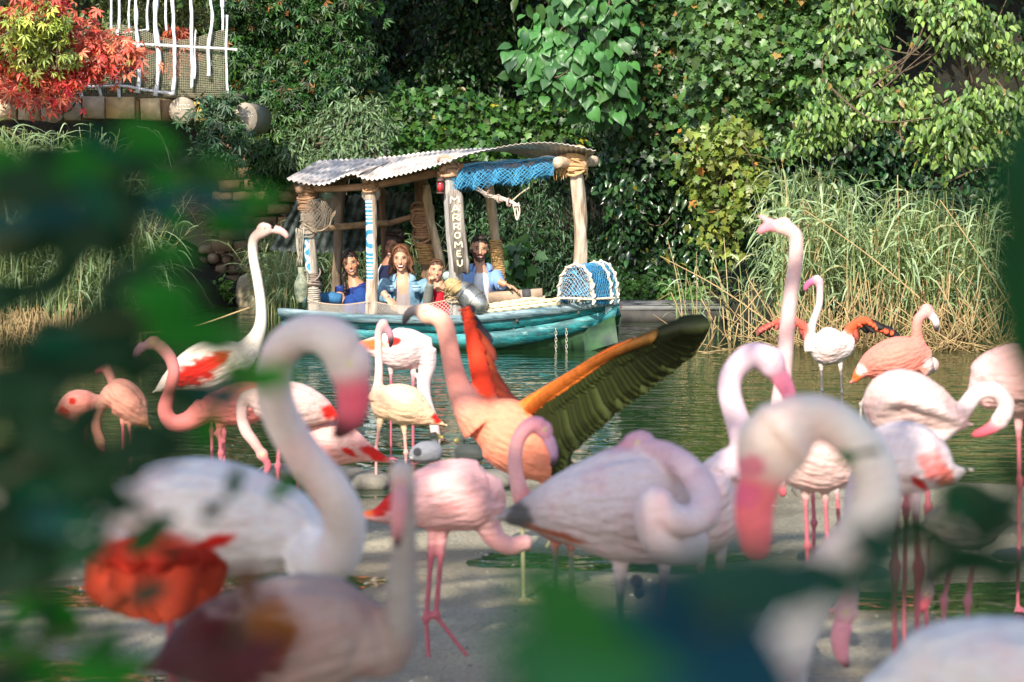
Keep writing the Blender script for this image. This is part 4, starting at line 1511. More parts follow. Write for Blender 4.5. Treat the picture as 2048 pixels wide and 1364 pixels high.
# safety net between the posts along the near gunwale
def netting(mb, S, nu, nv, r, col, wob=0, diamond=True):
    """twine lattice on surface S(s,t) -> point"""
    if diamond:
        for k in range(-nv, nu):
            for sg in (1, -1):
                pts = []
                for j in range(nv + 1):
                    s = (k + j) / nu if sg > 0 else (k + nv - j) / nu
                    if -1e-6 <= s <= 1 + 1e-6:
                        pts.append(S(s, j / nv) + (rng.normal(0, wob, 3) if wob else 0))
                if len(pts) > 1:
                    mb.tube(np.array(pts), r, col, 3)
    else:
        for k in range(nu + 1):
            mb.tube(np.array([S(k / nu, j / nv) + (rng.normal(0, wob, 3) if wob else 0) for j in range(nv + 1)]), r, col, 3)
        for j in range(nv + 1):
            mb.tube(np.array([S(k / nu, j / nv) + (rng.normal(0, wob, 3) if wob else 0) for k in range(nu + 1)]), r, col, 3)


WN = (.62, .54, .46)
for top, bot, nu in (([(618, 600), (650, 607), (690, 609), (738, 603)], [(618, 630), (738, 633)], 20),
                     ([(746, 603), (790, 611), (830, 612), (905, 598)], [(746, 633), (905, 635)], 27)):
    tp = spline(bpl([(a, b_, -.02) for a, b_ in top]), 10)
    bt = spline(bpl([(a, b_ - 3, -.035) for a, b_ in bot]), 15)
    def S(s, t, tp=tp, bt=bt):
        i = s * (len(tp) - 1)
        a = np.array([np.interp(i, np.arange(len(tp)), tp[:, k]) for k in range(3)])
        j = s * (len(bt) - 1)
        b_ = np.array([np.interp(j, np.arange(len(bt)), bt[:, k]) for k in range(3)])
        return a * (1 - t) + b_ * t + np.array([0, -.02 * sin(pi * t), 0])
    mb = MB()
    netting(mb, S, nu, 4, .0019, WN, .001)
    rope(mb, resample(tp, .01), .0045, (.5, .36, .26))
    mb.build('safety_net', M_NET, boat)
# ------------------------------------------------------------------ things lying, hanging and standing on the boat
def local(o, V):
    return np.asarray(V) - np.array(o['_b'])


class Rel(MB):
    """shapes given in boat coordinates, written relative to a base"""
    def out(s, name, mat, parent, base, smooth=True):
        return mk(name, np.concatenate(s.V) - np.asarray(base), s.F, mat, parent, np.concatenate(s.C), smooth)


# blue net bundled over the beam
base = bp(1010, 350, .3)
t = onboat('blue_fishing_net', 'bright blue fishing net bundled over the beam under the roof at the bow', 'fishing net', base)
BLN = (.05, .24, .42)
ctrl_t = bpl([(905, 338, .08), (950, 330, .15), (1000, 326, .25), (1060, 322, .35), (1118, 318, .42)])
ctrl_b = bpl([(912, 392, .02), (940, 378, .1), (1000, 372, .2), (1050, 366, .3), (1075, 362, .35), (1112, 345, .4)])
ct, cb = resample(spline(ctrl_t, 8), .01), resample(spline(ctrl_b, 8), .01)
r_ = Rel()
for layer in range(3):
    off = np.array([0, -.05 + .05 * layer, .004 * layer])
    ph = layer * 1.3
    def S(s, t_, off=off, ph=ph):
        a = ct[int(round(s * (len(ct) - 1)))]
        b_ = cb[int(round(s * (len(cb) - 1)))]
        fold = .035 * sin(s * 34 + ph + 2 * t_) * (.3 + t_)
        return a * (1 - t_) + b_ * t_ + off * (.4 + t_) + np.array([.012 * sin(s * 21 + ph), -.03 * sin(pi * t_) + fold, .02 * sin(s * 17 + ph) * t_])
    netting(r_, S, 30, 6 - layer, .0026, np.array(BLN) * (1 + .5 * (layer == 0)), .005)
r_.out('net', M_NET, t, base)
r_ = Rel()
for k in range(9):
    o0 = rng.normal(0, .016, 3)
    rope(r_, resample(spline(ct[::8] + o0 + rng.normal(0, .006, ct[::8].shape), 4), .01), .007, (.10, .3, .48) if k % 3 else (.55, .62, .66))
r_.out('head_rope', M_ROPE, t, base)

# white rope bundle hanging under the net
base = bp(1000, 395, .3)
t = onboat('rope_bundle', 'bundle of knotted off white rope slung below the blue net', 'rope', base)
r_ = Rel()
for k in range(7):
    j = rng.normal(0, .012, (5, 3))
    q = bpl([(957, 378, .25), (975, 391, .26), (1000, 396, .28), (1022, 403, .3), (1036, 412, .3)]) + j
    rope(r_, resample(spline(q, 6), .008), .008, (.62, .50, .42))
rope(r_, resample(spline(bpl([(925, 343, .15), (945, 364, .2), (958, 379, .25)]), 6), .01), .006, (.6, .5, .42))
rope(r_, resample(spline(bpl([(1024, 402, .3), (1040, 388, .32), (1058, 375, .35)]), 6), .01), .006, (.6, .5, .35))
for dx in (0, 7):
    rope(r_, resample(spline(bpl([(1030 + dx, 405, .3), (1036 + dx / 2, 425, .3), (1034, 440, .3), (1030, 425, .3), (1026 + dx, 410, .3)]), 6), .008), .006, (.62, .5, .42))
for s in (.25, .5, .75):
    c = bpl([(957 + 79 * s, 378 + 34 * s ** .8, .28)])[0]
    a = np.linspace(0, 2 * pi * 2, 26)
    rope(r_, np.stack([c[0] + .005 * a / 6, c[1] + .034 * np.cos(a), c[2] + .034 * np.sin(a)], -1), .007, (.5, .36, .3))
r_.out('rope', M_ROPE, t, base)

# lobster pot on the bow deck
pc = bp(1152, 600, .22)
base = pc.copy()
t = onboat('lobster_pot', 'domed lobster pot of blue netting with rope bound hoops on the bow', 'lobster pot', base)
def hoop(c, w, h, ax_u, n=40):
    a = np.linspace(-.15, pi + .15, n)
    y = np.where(np.sin(a) > 0, np.abs(np.sin(a)) ** .75, np.sin(a))
    return np.stack([c[0] + w * np.cos(a) * ax_u[0], c[1] + w * np.cos(a) * ax_u[1], c[2] + h * y + .01], -1)
axu = np.array([cos(.15), -sin(.15)])
ax2 = np.array([.095, .20, 0.0])
hoops = [hoop(pc + ax2 * f, .168 - .01 * f, .29 + .01 * f, axu) for f in (0, 1, 1.35)]
for i, hp in enumerate(hoops):
    mb = Rel()
    mb.tube(hp, .010, (.6, .5, .4), 8)
    s = resample(hp, .004)
    T_ = norm(np.gradient(s, axis=0))
    side = norm(np.cross(T_, (0, 0, 1.)) + 1e-3)
    bi = np.cross(T_, side)
    a = np.arange(len(s)) * .28
    rope(mb, s + .014 * (np.cos(a)[:, None] * side + np.sin(a)[:, None] * bi), .0085, (.70, .58, .46))
    mb.out('hoop', M_ROPE, t, base)
mb = Rel()
for sgn in (-1, 1):
    a = pc + np.array([sgn * .168 * axu[0], sgn * .168 * axu[1], .012])
    rope(mb, resample([a, a + ax2 * 1.35], .008), .011, (.66, .55, .42))
rope(mb, resample([pc + (-.168, .02, .012), pc + (.168, -.02, .012)], .008), .011, (.66, .55, .42))
mb.out('base_frame', M_ROPE, t, base)
mb = Rel()
def Sb(s, t_):
    i = int(round(s * (len(hoops[0]) - 1)))
    return hoops[0][i] * (1 - t_) + hoops[1][i] * t_ * 1 + np.array([0, 0, -.006 * sin(pi * t_)])
netting(mb, Sb, 22, 8, .003, (.05, .25, .45), .002)
netting(mb, lambda s, t_: (Sb(s, t_) - pc) * .9 + pc, 20, 7, .005, (.03, .16, .33), .004)
def Sc(s, t_):
    i = int(round(s * (len(hoops[0]) - 1)))
    return hoops[1][i] * (1 - t_) + hoops[2][i] * t_
netting(mb, Sc, 24, 3, .003, (.08, .3, .5), .002)
mb.out('blue_netting', M_NET, t, base)
mb = Rel()
def Sf(s, t_):
    x = (s * 2 - 1)
    top = .29 * (1 - abs(x) ** 2.4) ** .55 if abs(x) < 1 else 0
    return pc + np.array([x * .165 * axu[0], x * .165 * axu[1], .012 + t_ * top])
netting(mb, Sf, 10, 7, .0015, (.60, .60, .56))
for k in range(16):
    e = rng.normal(0, .06, 3)
    mb.tube(spline([Sf(rng.uniform(.1, .9), .1), pc + ax2 * .5 + (0, 0, .13) + e, Sf(rng.uniform(.1, .9), .8)], 6), .006, (.06, .28, .48), 4)
mb.out('white_netting', M_NET, t, base)

# the thick rope flaked down along the bow gunwale
base = bp(1080, 610, .2)
t = onboat('mooring_rope', 'thick cream mooring rope flaked in loops along the bow gunwale', 'rope', base)
r_ = Rel()
def gpt(px_, lift=0, inn=.03):
    q = bp(px_, 610, .0)
    for _ in range(3):
        q = bp(px_, 610, float(vnear(q[0])) + inn)
    return np.array([q[0], float(vnear(q[0])) + inn, float(sheer(q[0])) + .022 + .017 + lift])
runs = [[(926, .0, .0), (980, .0, -.01), (1050, .002, 0), (1120, .0, 0), (1180, .0, .01), (1234, .01, .03)],
        [(960, .0, .06), (1010, .012, .07), (1060, .0, .05), (1110, .02, .06), (1170, .01, .06), (1228, .03, .07)],
        [(1236, .02, .05), (1232, .045, .04), (1190, .035, .02), (1130, .035, .05), (1080, .03, .03), (1040, .032, .02), (990, .03, .03), (935, .02, .02)],
        [(960, .035, .10), (990, .05, .04), (1040, .06, .05), (1075, .05, .14), (1050, .06, .2), (1000, .045, .18), (975, .03, .1)],
        [(1100, .03, .1), (1060, .065, .08), (1020, .055, .1), (1010, .05, .2), (1050, .075, .24), (1090, .06, .18)]]
for q in runs:
    pts = [gpt(a, b_, c) for a, b_, c in q]
    rope(r_, resample(spline(pts, 8), .007), .0165, (.62, .52, .34), n=12, lay=.2)
r_.out('rope', M_ROPE, t, base)

# timber balk under the man's hand
base = bp(1030, 600, .35)
t = onboat('timber_balk', 'short squared timber lying across the bow deck under the man\'s hand', 'timber', base)
r_ = Rel()
a, b_ = bp(978, 597, .3), bp(1085, 588, .42)
d = b_ - a
u1 = norm(d)
up = np.array([0, 0, 1.])
q = np.cross(u1, up)
R = np.stack([u1, q, np.cross(q, u1)], 1)
r_.box((a + b_) / 2, (np.linalg.norm(d), .10, .10), R, (.36, .26, .18), .003)
r_.out('timber', M_PLANKW, t, base, False)
r_ = Rel()
r_.box(a + d * .72, (.075, .106, .106), R, (.05, .05, .055))
r_.out('dark_band', M_PLANKW, t, base, False)

# steel float and straw bundle by the name board
base = bp(945, 612, -.02)
t = onboat('steel_float', 'dented grey steel float lashed beside the name board post', 'float', base)
r_ = Rel()
c = bp(942, 594, .0)
aa = radians(-38)
R = np.array([[cos(aa), 0, -sin(aa)], [0, 1, 0], [sin(aa), 0, cos(aa)]])
th = np.linspace(0, pi, 22)
prof = np.array([(-.165 * cos(x) * 1.0, .098 * sin(x) ** .8) for x in th])
pts = np.stack([prof[:, 0], 0 * th, 0 * th], -1) @ R.T + c
r_.tube(pts, np.maximum(prof[:, 1], .004), (.38, .39, .38), 24)
r_.out('float', nmat('dull_steel', (.20, .21, .21), rough=.38, var=.35, vscale=8, metal=.7, col2=(.42, .41, .38), bump=.4, bscale=14, bdist=.006), t, base)
r_ = Rel()
for s in (-.06, .05):
    cc = np.array([s, 0, 0]) @ R.T + c
    a = np.linspace(0, 2 * pi, 24)
    ring = np.stack([0 * a, .098 * np.cos(a), .098 * np.sin(a)], -1) @ R.T + cc
    r_.tube(ring, .004, (.25, .25, .24), 5)
r_.out('seam', bpy.data.materials['dull_steel'], t, base)

base = bp(905, 600, -.03)
t = onboat('straw_rope_coil', 'tight coil of golden straw rope beside the steel float', 'rope coil', base)
r_ = Rel()
c0 = bp(908, 572, -.05)
for k in range(26):
    a = np.linspace(0, 2 * pi, 18)
    s = (k - 13) * .0055
    RR = .062 * sqrt(max(.1, 1 - (s / .085) ** 2)) + rng.normal(0, .002)
    ring = np.stack([s + .01 * np.sin(a), RR * np.cos(a), RR * np.sin(a)], -1) @ R.T + c0
    r_.tube(ring, .0048, np.array((.48, .33, .16)) * (.7 + .5 * rng.random()), 5)
for k in range(30):
    a = c0 + rng.normal(0, .04, 3)
    r_.tube([a, a + rng.normal(0, .035, 3) + (0, -.03, -.01)], .002, (.6, .45, .22), 3)
r_.out('coil', M_ROPE, t, base)

# lantern under the beam
base = bp(881, 372, -.04)
t = onboat('lantern', 'small lantern with red glass hanging left of the name board post', 'lantern', base)
M_IRON = nmat('rusty_iron', (.08, .05, .04), rough=.6, var=.4, vscale=20)
mb = MB()
mb.tube([(0, 0, -.065), (0, 0, -.05)], [.035, .035], (.1, .1, .1), 12)
mb.tube([(0, 0, .04), (0, 0, .055), (0, 0, .075)], [.036, .03, .012], (.1, .1, .1), 12)
for k in range(4):
    a = k * pi / 2 + .7
    mb.tube([(.03 * cos(a), .03 * sin(a), -.05), (.03 * cos(a), .03 * sin(a), .045)], .003, (.1, .1, .1), 5)
a = np.linspace(0, pi, 10)
mb.tube(np.stack([.028 * np.cos(a), 0 * a, .06 + .05 * np.sin(a)], -1), .003, (.1, .1, .1), 5)
mb.build('frame', M_IRON, t)
mb = MB()
mb.tube([(0, 0, -.048), (0, 0, -.02), (0, 0, .02), (0, 0, .038)], [.018, .028, .026, .016], (.4, .03, .03), 12)
mb.build('glass', nmat('red_glass', (.45, .02, .03), rough=.12, var=.1, spec=.8), t)

# glass floats in brown netting
for (px_, py_, v, r, c, lab, nc) in ((655, 386, .25, .078, (.10, .24, .18), 'green glass float in a net below the roof beside the left post', (.3, .2, .12)),
                                     (742, 386, .18, .082, (.62, .56, .44), 'cream ball float hanging behind the painted middle post', (.4, .35, .28)),
                                     (795, 470, 1.0, .06, (.05, .035, .03), 'dark ball float hanging in the shade behind the laughing woman', (.1, .07, .05))):
    base = bp(px_, py_, v)
    t = onboat('ball_float', lab, 'float', base, 'ball floats hanging under the roof')
    mb = MB()
    mb.ball((0, 0, 0), (r, r, r), c, 20)
    mb.build('ball', nmat('float_surface', c, rough=.22, var=.2, vscale=8, spec=.6), t)
    mb = MB()
    netting(mb, lambda s, t_: np.array([(r + .003) * sin(pi * (.05 + .9 * t_)) * cos(2 * pi * s), (r + .003) * sin(pi * (.05 + .9 * t_)) * sin(2 * pi * s), (r + .003) * cos(pi * (.05 + .9 * t_))]), 12, 8, .002, nc)
    mb.tube([(0, 0, r), (0.01, 0, r + .05)], .003, nc, 4)
    mb.build('net', M_NET, t)

# brown net slung round the left post
base = bp(640, 420, .0)
t = onboat('brown_fishing_net', 'old brown fishing net sagging from the left post under the roof', 'fishing net', base)
r_ = Rel()
ta = resample(spline(bpl([(606, 408, .0), (625, 398, .0), (650, 402, .1), (676, 385, .3)]), 8), .01)
tb = resample(spline(bpl([(606, 446, -.02), (630, 462, -.01), (655, 455, .1), (678, 400, .3)]), 8), .01)
def S(s, t_):
    a, b_ = ta[int(round(s * (len(ta) - 1)))], tb[int(round(s * (len(tb) - 1)))]
    return a * (1 - t_) + b_ * t_ + np.array([0, -.03 * sin(pi * t_) + .015 * sin(s * 20), .01 * sin(s * 15)])
netting(r_, S, 18, 8, .002, (.34, .27, .2), .003)
netting(r_, lambda s, t_: S(s, t_) + (0, .03, -.012), 14, 6, .0022, (.26, .2, .15), .004)
for k in range(4):
    rope(r_, resample(spline(tb[::6] + rng.normal(0, .008, tb[::6].shape), 4), .01), .004, (.34, .26, .18))
r_.out('net', M_NET, t, base)
base = bp(597, 470, -.02)
t = onboat('hanging_net', 'grey string net hanging straight down outside the left post', 'fishing net', base)
r_ = Rel()
for k in range(26):
    a = bp(588 + 22 * rng.random(), 455 + 5 * rng.random(), -.03 + .05 * rng.random())
    e = bp(592 + 16 * rng.random(), 515 + 20 * rng.random(), -.03 + .05 * rng.random())
    r_.tube(spline([a, (a + e) / 2 + rng.normal(0, .008, 3), e], 4), .0035, np.array((.36, .32, .25)) * (.6 + .6 * rng.random()), 4)
r_.out('net', M_NET, t, base)

# jug beside the left post, blue stakes
base = bp(603, 605, -.02)
t = onboat('clay_jug', 'grey green bottle shaped jug tied outside the left post', 'jug', base)
mb = MB()
zz = np.array([0, .02, .08, .16, .21, .25, .30, .31])
rr = np.array([.03, .045, .060, .062, .045, .03, .032, .028])
q = spline(np.stack([0 * zz, 0 * zz, zz, rr], -1), 5)
mb.tube(q[:, :3], q[:, 3], (.2, .22, .16), 20)
mb.build('jug', nmat('mossy_glaze', (.10, .13, .09), rough=.6, var=.4, vscale=12, col2=(.26, .26, .18), bump=.4, bscale=30), t)
mb = MB()
mb.tube(spline([(.03, 0, .28), (.06, 0, .27), (.065, 0, .2), (.05, 0, .15)], 5), .008, (.2, .2, .15), 7)
mb.build('handle', bpy.data.materials['mossy_glaze'], t)
base = bp(609, 612, -.03)
o = onboat('mooring_stake', 'dark blue wooden stake standing on the gunwale beside the jug', 'stake', base)
mb = MB()
mb.tube([(0, 0, -.02), (0, 0, .08), (.004, 0, .15)], [.022, .02, .012], (.04, .10, .15), 10)
mb.tube([(0, 0, .15), (.004, 0, .17)], [.014, .016], (.04, .10, .15), 10)
mb.build('stake', M_GUN, o)

# blue cushion left of the dark haired woman
base = bp(660, 598, .3)
t = onboat('blue_bolster', 'blue denim bolster lying left of the dark haired woman', 'cushion', base)
mb = MB()
mb.tube([(-.1, 0, 0), (-.095, 0, 0), (0, .02, .01), (.09, .04, 0), (.1, .04, 0)], [.01, .05, .055, .05, .01], (.03, .14, .26), 14)
mb.build('cushion', nmat('blue_denim', (.03, .13, .27), rough=.8, var=.25, vscale=25, bump=.4, bscale=60), t)

# mooring chains at the bow
for px_, lab in ((1112, 'left one of two short chains dangling from the hull under the bow'), (1133, 'right one of two short chains dangling from the hull under the bow')):
    top = bp(px_, 660, .28)
    t = onboat('chain', lab, 'chain', top, 'chains under the bow')
    N = int(top[2] / .028) + 2
    for k in range(N):
        a = np.linspace(0, 2 * pi, 12, endpoint=True)
        x, z = .009 * np.cos(a), .019 * np.sin(a)
        pts = np.stack([x if k % 2 else 0 * x, 0 * x if k % 2 else x, z - k * .028], -1)
        mb = MB()
        mb.tube(pts, .0035, (.5, .45, .35), 5)
        mb.build('link', nmat('chain_steel', (.45, .42, .34), rough=.4, metal=.6) if 'chain_steel' not in bpy.data.materials else bpy.data.materials['chain_steel'], t)
# ------------------------------------------------------------------ people
def skinmat():
    m = nmat('skin', attr=True, rough=.5, var=.06, vscale=30, spec=.35)
    m.node_tree.nodes['Principled BSDF'].inputs['Subsurface Weight'].default_value = .08
    m.node_tree.nodes['Principled BSDF'].inputs['Subsurface Radius'].default_value = (.012, .005, .003)
    return m


M_SKIN = skinmat()
M_HAIR = nmat('hair', attr=True, rough=.5, var=.3, vscale=60, bump=.5, bscale=90, bdist=.004, spec=.4)
M_CLOTH = nmat('cloth', attr=True, rough=.85, var=.12, vscale=40, bump=.35, bscale=120, bdist=.002, spec=.2)


def headframe(yaw, pitch, roll):
    """columns: x = person's image-right, y = out of the face, z = up"""
    x = np.array([1., 0, 0]); y = np.array([0, -1., 0]); z = np.array([0, 0, 1.])
    R = Matrix.Rotation(roll, 3, 'Y') @ Matrix.Rotation(yaw, 3, 'Z') @ Matrix.Rotation(pitch, 3, 'X')
    B = np.stack([x, y, z], 1)
    return np.array(R) @ B


def head(c, B, skin, sc=1, beard=None, mouth='smile', lip=(.42, .09, .08), age=0, narrow=1):
    """head with face; c = centre (eye level); B frame -> V, F, C"""
    mb = MB()
    T = lambda p: c + (B @ (np.asarray(p, float) * sc))
    mb.ball(T((0, -.022, .035)), (.077 * sc, .092 * sc, .078 * sc), n=24, R=B)
    mb.ball(T((0, .018, -.02)), (.067 * narrow * sc, .070 * sc, .078 * sc), n=24, R=B)
    mb.ball(T((0, .036, -.072)), (.043 * sc, .040 * sc, .034 * sc), n=18, R=B)   # jaw
    mb.ball(T((0, .062, -.094)), (.019 * sc, .016 * sc, .015 * sc), n=12, R=B)   # chin
    for s in (-1, 1):
        mb.ball(T((s * .036, .060, -.026)), (.021 * sc, .017 * sc, .018 * sc), n=12, R=B)  # cheeks
        mb.ball(T((s * .073, -.012, -.01)), (.009 * sc, .018 * sc, .030 * sc), n=12, R=B)  # ears
        mb.ball(T((s * .030, .075, .024)), (.022 * sc, .010 * sc, .008 * sc), n=10, R=B)   # brow ridge
    mb.tube([T((0, .084, .012)), T((0, .100, -.018)), T((0, .102, -.028)), T((0, .088, -.036))], [.007 * sc, .011 * sc, .013 * sc, .009 * sc], n=10)
    mb.ball(T((0, .078, -.060)), (.026 * sc, .012 * sc, .012 * sc), n=12, R=B)
    V, F = fuse(mb, .0042 * sc, 3, .5)
    L = (V - c) @ B / sc
    # eye sockets
    for s in (-1, 1):
        d = np.hypot((L[:, 0] - s * .031) / .017, (L[:, 2] - .004) / .010)
        w = (1 - sstep(.4, 1.2, d)) * (L[:, 1] > .03)
        V = V - (B[:, 1] * .004 * sc)[None] * w[:, None]
    C = np.tile(np.asarray(skin, float), (len(V), 1))
    x, y, z = L.T
    fr = y > .03
    def put(mask, col, k=1.):
        nonlocal C
        m = np.clip(mask, 0, 1) * k
        C = C * (1 - m[:, None]) + np.asarray(col) * m[:, None]
    for s in (-1, 1):
        put((1 - sstep(.5, 1.1, np.hypot((x - s * .04) / .024, (z + .03) / .02))) * fr, np.array(skin) * (1.12, .72, .66), .5)
        ex, ez = x - s * .031, z - .004
        put((1 - sstep(.8, 1.25, np.hypot(ex / .019, ez / .0105))) * fr, np.array(skin) * .45, .8)
        put((1 - sstep(.8, 1.15, np.hypot(ex / .0135, ez / .0062))) * fr, (.40, .36, .32), .45)
        put((1 - sstep(.8, 1.2, np.hypot(ex / .0075, (ez - .001) / .0048))) * fr, (.05, .03, .02), .85)
        bz = z - (.026 - .006 * ((x - s * .032) / .022) ** 2)
        put((1 - sstep(.6, 1.3, np.hypot((x - s * .032) / .022, bz / .0048))) * fr, (.06, .035, .02), .85)
    put((1 - sstep(.5, 1.3, np.hypot(x / .012, (z + .040) / .004))) * fr, np.array(skin) * .5, .6)
    if beard is not None:
        d = (z < -.046 + .45 * np.abs(x) * (np.abs(x) > .03)) & (y > -.01) | ((np.abs(x) > .055) & (z < .0) & (y > -.02) & (y < .05))
        put(d.astype(float), beard, .93)
        put((1 - sstep(.7, 1.2, np.hypot(x / .032, (z + .048) / .007))) * fr, beard, .9)
    zc = -.064 + 9 * x ** 2 if mouth != 'none' else -.064
    if mouth == 'laugh':
        put((1 - sstep(.8, 1.15, np.hypot(x / .033, (z - (-.066 + 7 * x ** 2)) / .0175))) * fr, (.34, .06, .05))
        put((1 - sstep(.8, 1.1, np.hypot(x / .026, (z - (-.066 + 7 * x ** 2)) / .0125))) * fr, (.12, .02, .02))
        put((1 - sstep(.8, 1.1, np.hypot(x / .024, (z - (-.060 + 6 * x ** 2)) / .0052))) * fr, (.7, .67, .62))
    else:
        put((1 - sstep(.8, 1.2, np.hypot(x / .031, (z - zc) / .0115))) * fr, np.array(lip) * .8)
        put((1 - sstep(.8, 1.1, np.hypot(x / .022, (z - zc) / .0045))) * fr, (.66, .62, .57))
    return V, F, C


def hand(mb, w, d, pn, s=1., curl=.5, side=1):
    """palm and five fingers; w wrist, d pointing direction, pn palm normal, side = which side the thumb is on"""
    d = norm(d)
    pn = norm(np.asarray(pn, float) - d * np.dot(pn, d))
    x = np.cross(d, pn) * side
    w = np.asarray(w, float)
    mb.tube([w - d * .01 * s, w + d * .03 * s, w + d * .075 * s, w + d * .088 * s], [.024 * s, .032 * s, .038 * s, .026 * s], n=10, flat=.42, up=x)
    for k, (o, ln) in enumerate(((-.028, .066), (-.0095, .078), (.0095, .074), (.027, .058))):
        b0 = w + d * (.078 - .006 * abs(k - 1)) * s + x * -o * s
        pts = [b0 - d * .02 * s, b0]
        a = 0
        for seg in (.45, .32, .23):
            a += curl * (.55 if seg == .45 else .8)
            pts.append(pts[-1] + (d * cos(a) + pn * sin(a) - x * o * .8) * ln * seg * s)
        mb.tube(pts, [.0095 * s, .0095 * s, .0088 * s, .008 * s, .0065 * s], n=8)
    t0 = w + d * .022 * s + x * .026 * s
    mb.tube([t0 - x * .012 * s, t0, t0 + (x * .7 + d * .7 + pn * .25) * .034 * s, t0 + (x * .75 + d * 1.5 + pn * .6) * .036 * s], [.012 * s, .0125 * s, .0105 * s, .008 * s], n=8)


def fold_noise(V, amp, sc=9, seed=0):
    n_ = fbm(V * np.array([sc, sc, sc * .55]), seed, 3) - .5
    c = V.mean(0)
    out = norm(V - c)
    return V + out * (n_ * 2 * amp)[:, None]


def torso(mb, nb, sl, sr, pel, depth=.10, wtop=None, waist=.13, belly=.0, grow=0.):
    """closed trunk between neck base nb, shoulders sl/sr and pelvis; all world points"""
    nb, sl, sr, pel = map(np.asarray, (nb, sl, sr, pel))
    mid = (sl + sr) / 2
    half = np.linalg.norm(sl - sr) / 2
    ux = norm(sr - sl)
    rows = [(nb + (0, 0, .01), .052, .055), (nb * .6 + mid * .4 + (0, 0, -.005), half * .62, .075), (mid - (0, 0, .035), half * .98, depth * .95),
            (mid * .72 + pel * .28, half * .95, depth * 1.08), (mid * .42 + pel * .58, waist * 1.05, depth * (1.0 + belly)), (mid * .2 + pel * .8, waist * 1.1, depth * 1.05), (pel, waist * 1.22, depth * 1.15)]
    q = spline(np.array([np.concatenate([p, [a + grow, b + grow]]) for p, a, b in rows]), 4)
    mb.tube(q[:, :3], q[:, 3], n=20, flat=q[:, 4] / q[:, 3], up=ux)


def limb(mb, pts, r, m=5, n=12):
    q = spline(np.concatenate([np.array(pts, float), np.array(r, float)[:, None]], 1), m)
    mb.tube(q[:, :3], q[:, 3], n=n)


def boxcut(V, F, keep):
    """drop faces whose vertices are not kept"""
    F = np.asarray(F)
    f = keep[F].all(1)
    F = F[f]
    used = np.zeros(len(V), bool)
    used[F.ravel()] = True
    idx = np.cumsum(used) - 1
    return V[used], idx[F], used


def person(label, hd, fr, skin, nb, sl, sr, pel, arms, hairf, clothes, hands=(), sc=1., feet=None, face={}, legs=True, legcol=(.03, .05, .1)):
    """hd head centre; arms: list of (shoulder, elbow, wrist); clothes: function(root, base, V helper)"""
    base = np.array([pel[0], pel[1], .14])
    root = empty('person', base)
    tag(root, label, 'person')
    B = headframe(*fr)
    HV, HF, HCc = head(hd, B, skin, sc, **face)
    mb = MB()
    neck_top = hd + B @ np.array([0, -.02, -.06]) * sc
    limb(mb, [neck_top, (neck_top + nb) / 2, nb - (0, 0, .03)], [.050 * sc, .048 * sc, .062 * sc])
    torso(mb, nb, sl, sr, pel, depth=.095 * sc, waist=.12 * sc)
    for a in arms:
        limb(mb, a, [.050 * sc, .040 * sc, .026 * sc])
    for s in (-1, 1):
        hip = pel + np.array([s * .09 * sc, -.02, .0])
        if feet is None:
            kn = hip + np.array([s * .05, -.22, .14]) * sc
            ft = np.array([kn[0], kn[1] + .03, .11])
        else:
            kn, ft = map(np.array, feet[0 if s < 0 else 1])
        limb(mb, [hip, (hip + kn) / 2, kn, (kn + ft) / 2 + (0, .01, .01), ft], [.082 * sc, .072 * sc, .052 * sc, .048 * sc, .034 * sc])
        limb(mb, [ft + (0, .04, -.03), ft + (0, -.05, -.035), ft + (0, -.13, -.045)], [.03 * sc, .032 * sc, .02 * sc])
    V1, F1 = fuse(mb, .011, 2)
    mh = MB()
    for i, (w, d, pn, cu, side) in enumerate(hands):
        hand(mh, w, d, pn, sc, cu, side)
        limb(mh, [w - norm(d) * .07, w], [.030 * sc, .026 * sc])
    Vs, Fs, Cs = [HV, V1], [HF, F1 + len(HV)], [HCc, np.tile(skin, (len(V1), 1))]
    if hands:
        V2, F2 = fuse(mh, .0045, 2)
        Vs.append(V2)
        Fs.append(F2 + len(HV) + len(V1))
        Cs.append(np.tile(skin, (len(V2), 1)))
    mk('body', np.concatenate(Vs) - base, np.concatenate(Fs), M_SKIN, root, np.concatenate(Cs))
    hairf(root, base, hd, B, sc)
    clothes(root, base)
    # trousers
    mb = MB()
    for s in (-1, 1):
        hip = pel + np.array([s * .09 * sc, -.02, .0])
        if feet is None:
            kn = hip + np.array([s * .05, -.22, .14]) * sc
            ft = np.array([kn[0], kn[1] + .03, .11])
        else:
            kn, ft = map(np.array, feet[0 if s < 0 else 1])
        limb(mb, [hip + (0, .02, 0), (hip + kn) / 2, kn, (kn + ft) / 2 + (0, .01, .01), ft], [.098 * sc, .086 * sc, .066 * sc, .062 * sc, .05 * sc])
    mb.ball(pel + (0, 0, .02), (.15 * sc, .115 * sc, .10 * sc), n=16)
    V, F = fuse(mb, .011, 2)
    mk('trousers', fold_noise(V, .006, 12) - base, F, M_CLOTH, root, np.array(legcol))
    mb = MB()
    for s in (-1, 1):
        if feet is None:
            hip = pel + np.array([s * .09 * sc, -.02, .0])
            ft = np.array([hip[0] + s * .05 * sc, hip[1] - .22 * sc + .03, .11])
        else:
            ft = np.array(feet[0 if s < 0 else 1][1])
        sh = MB()
        limb(sh, [ft + (0, .05, -.035), ft + (0, -.05, -.035), ft + (0, -.16, -.045)], [.038 * sc, .042 * sc, .026 * sc])
        V, F = fuse(sh, .01, 1)
        mk('shoe', V - base, F, M_CLOTH, root, (.06, .05, .05))
    return root


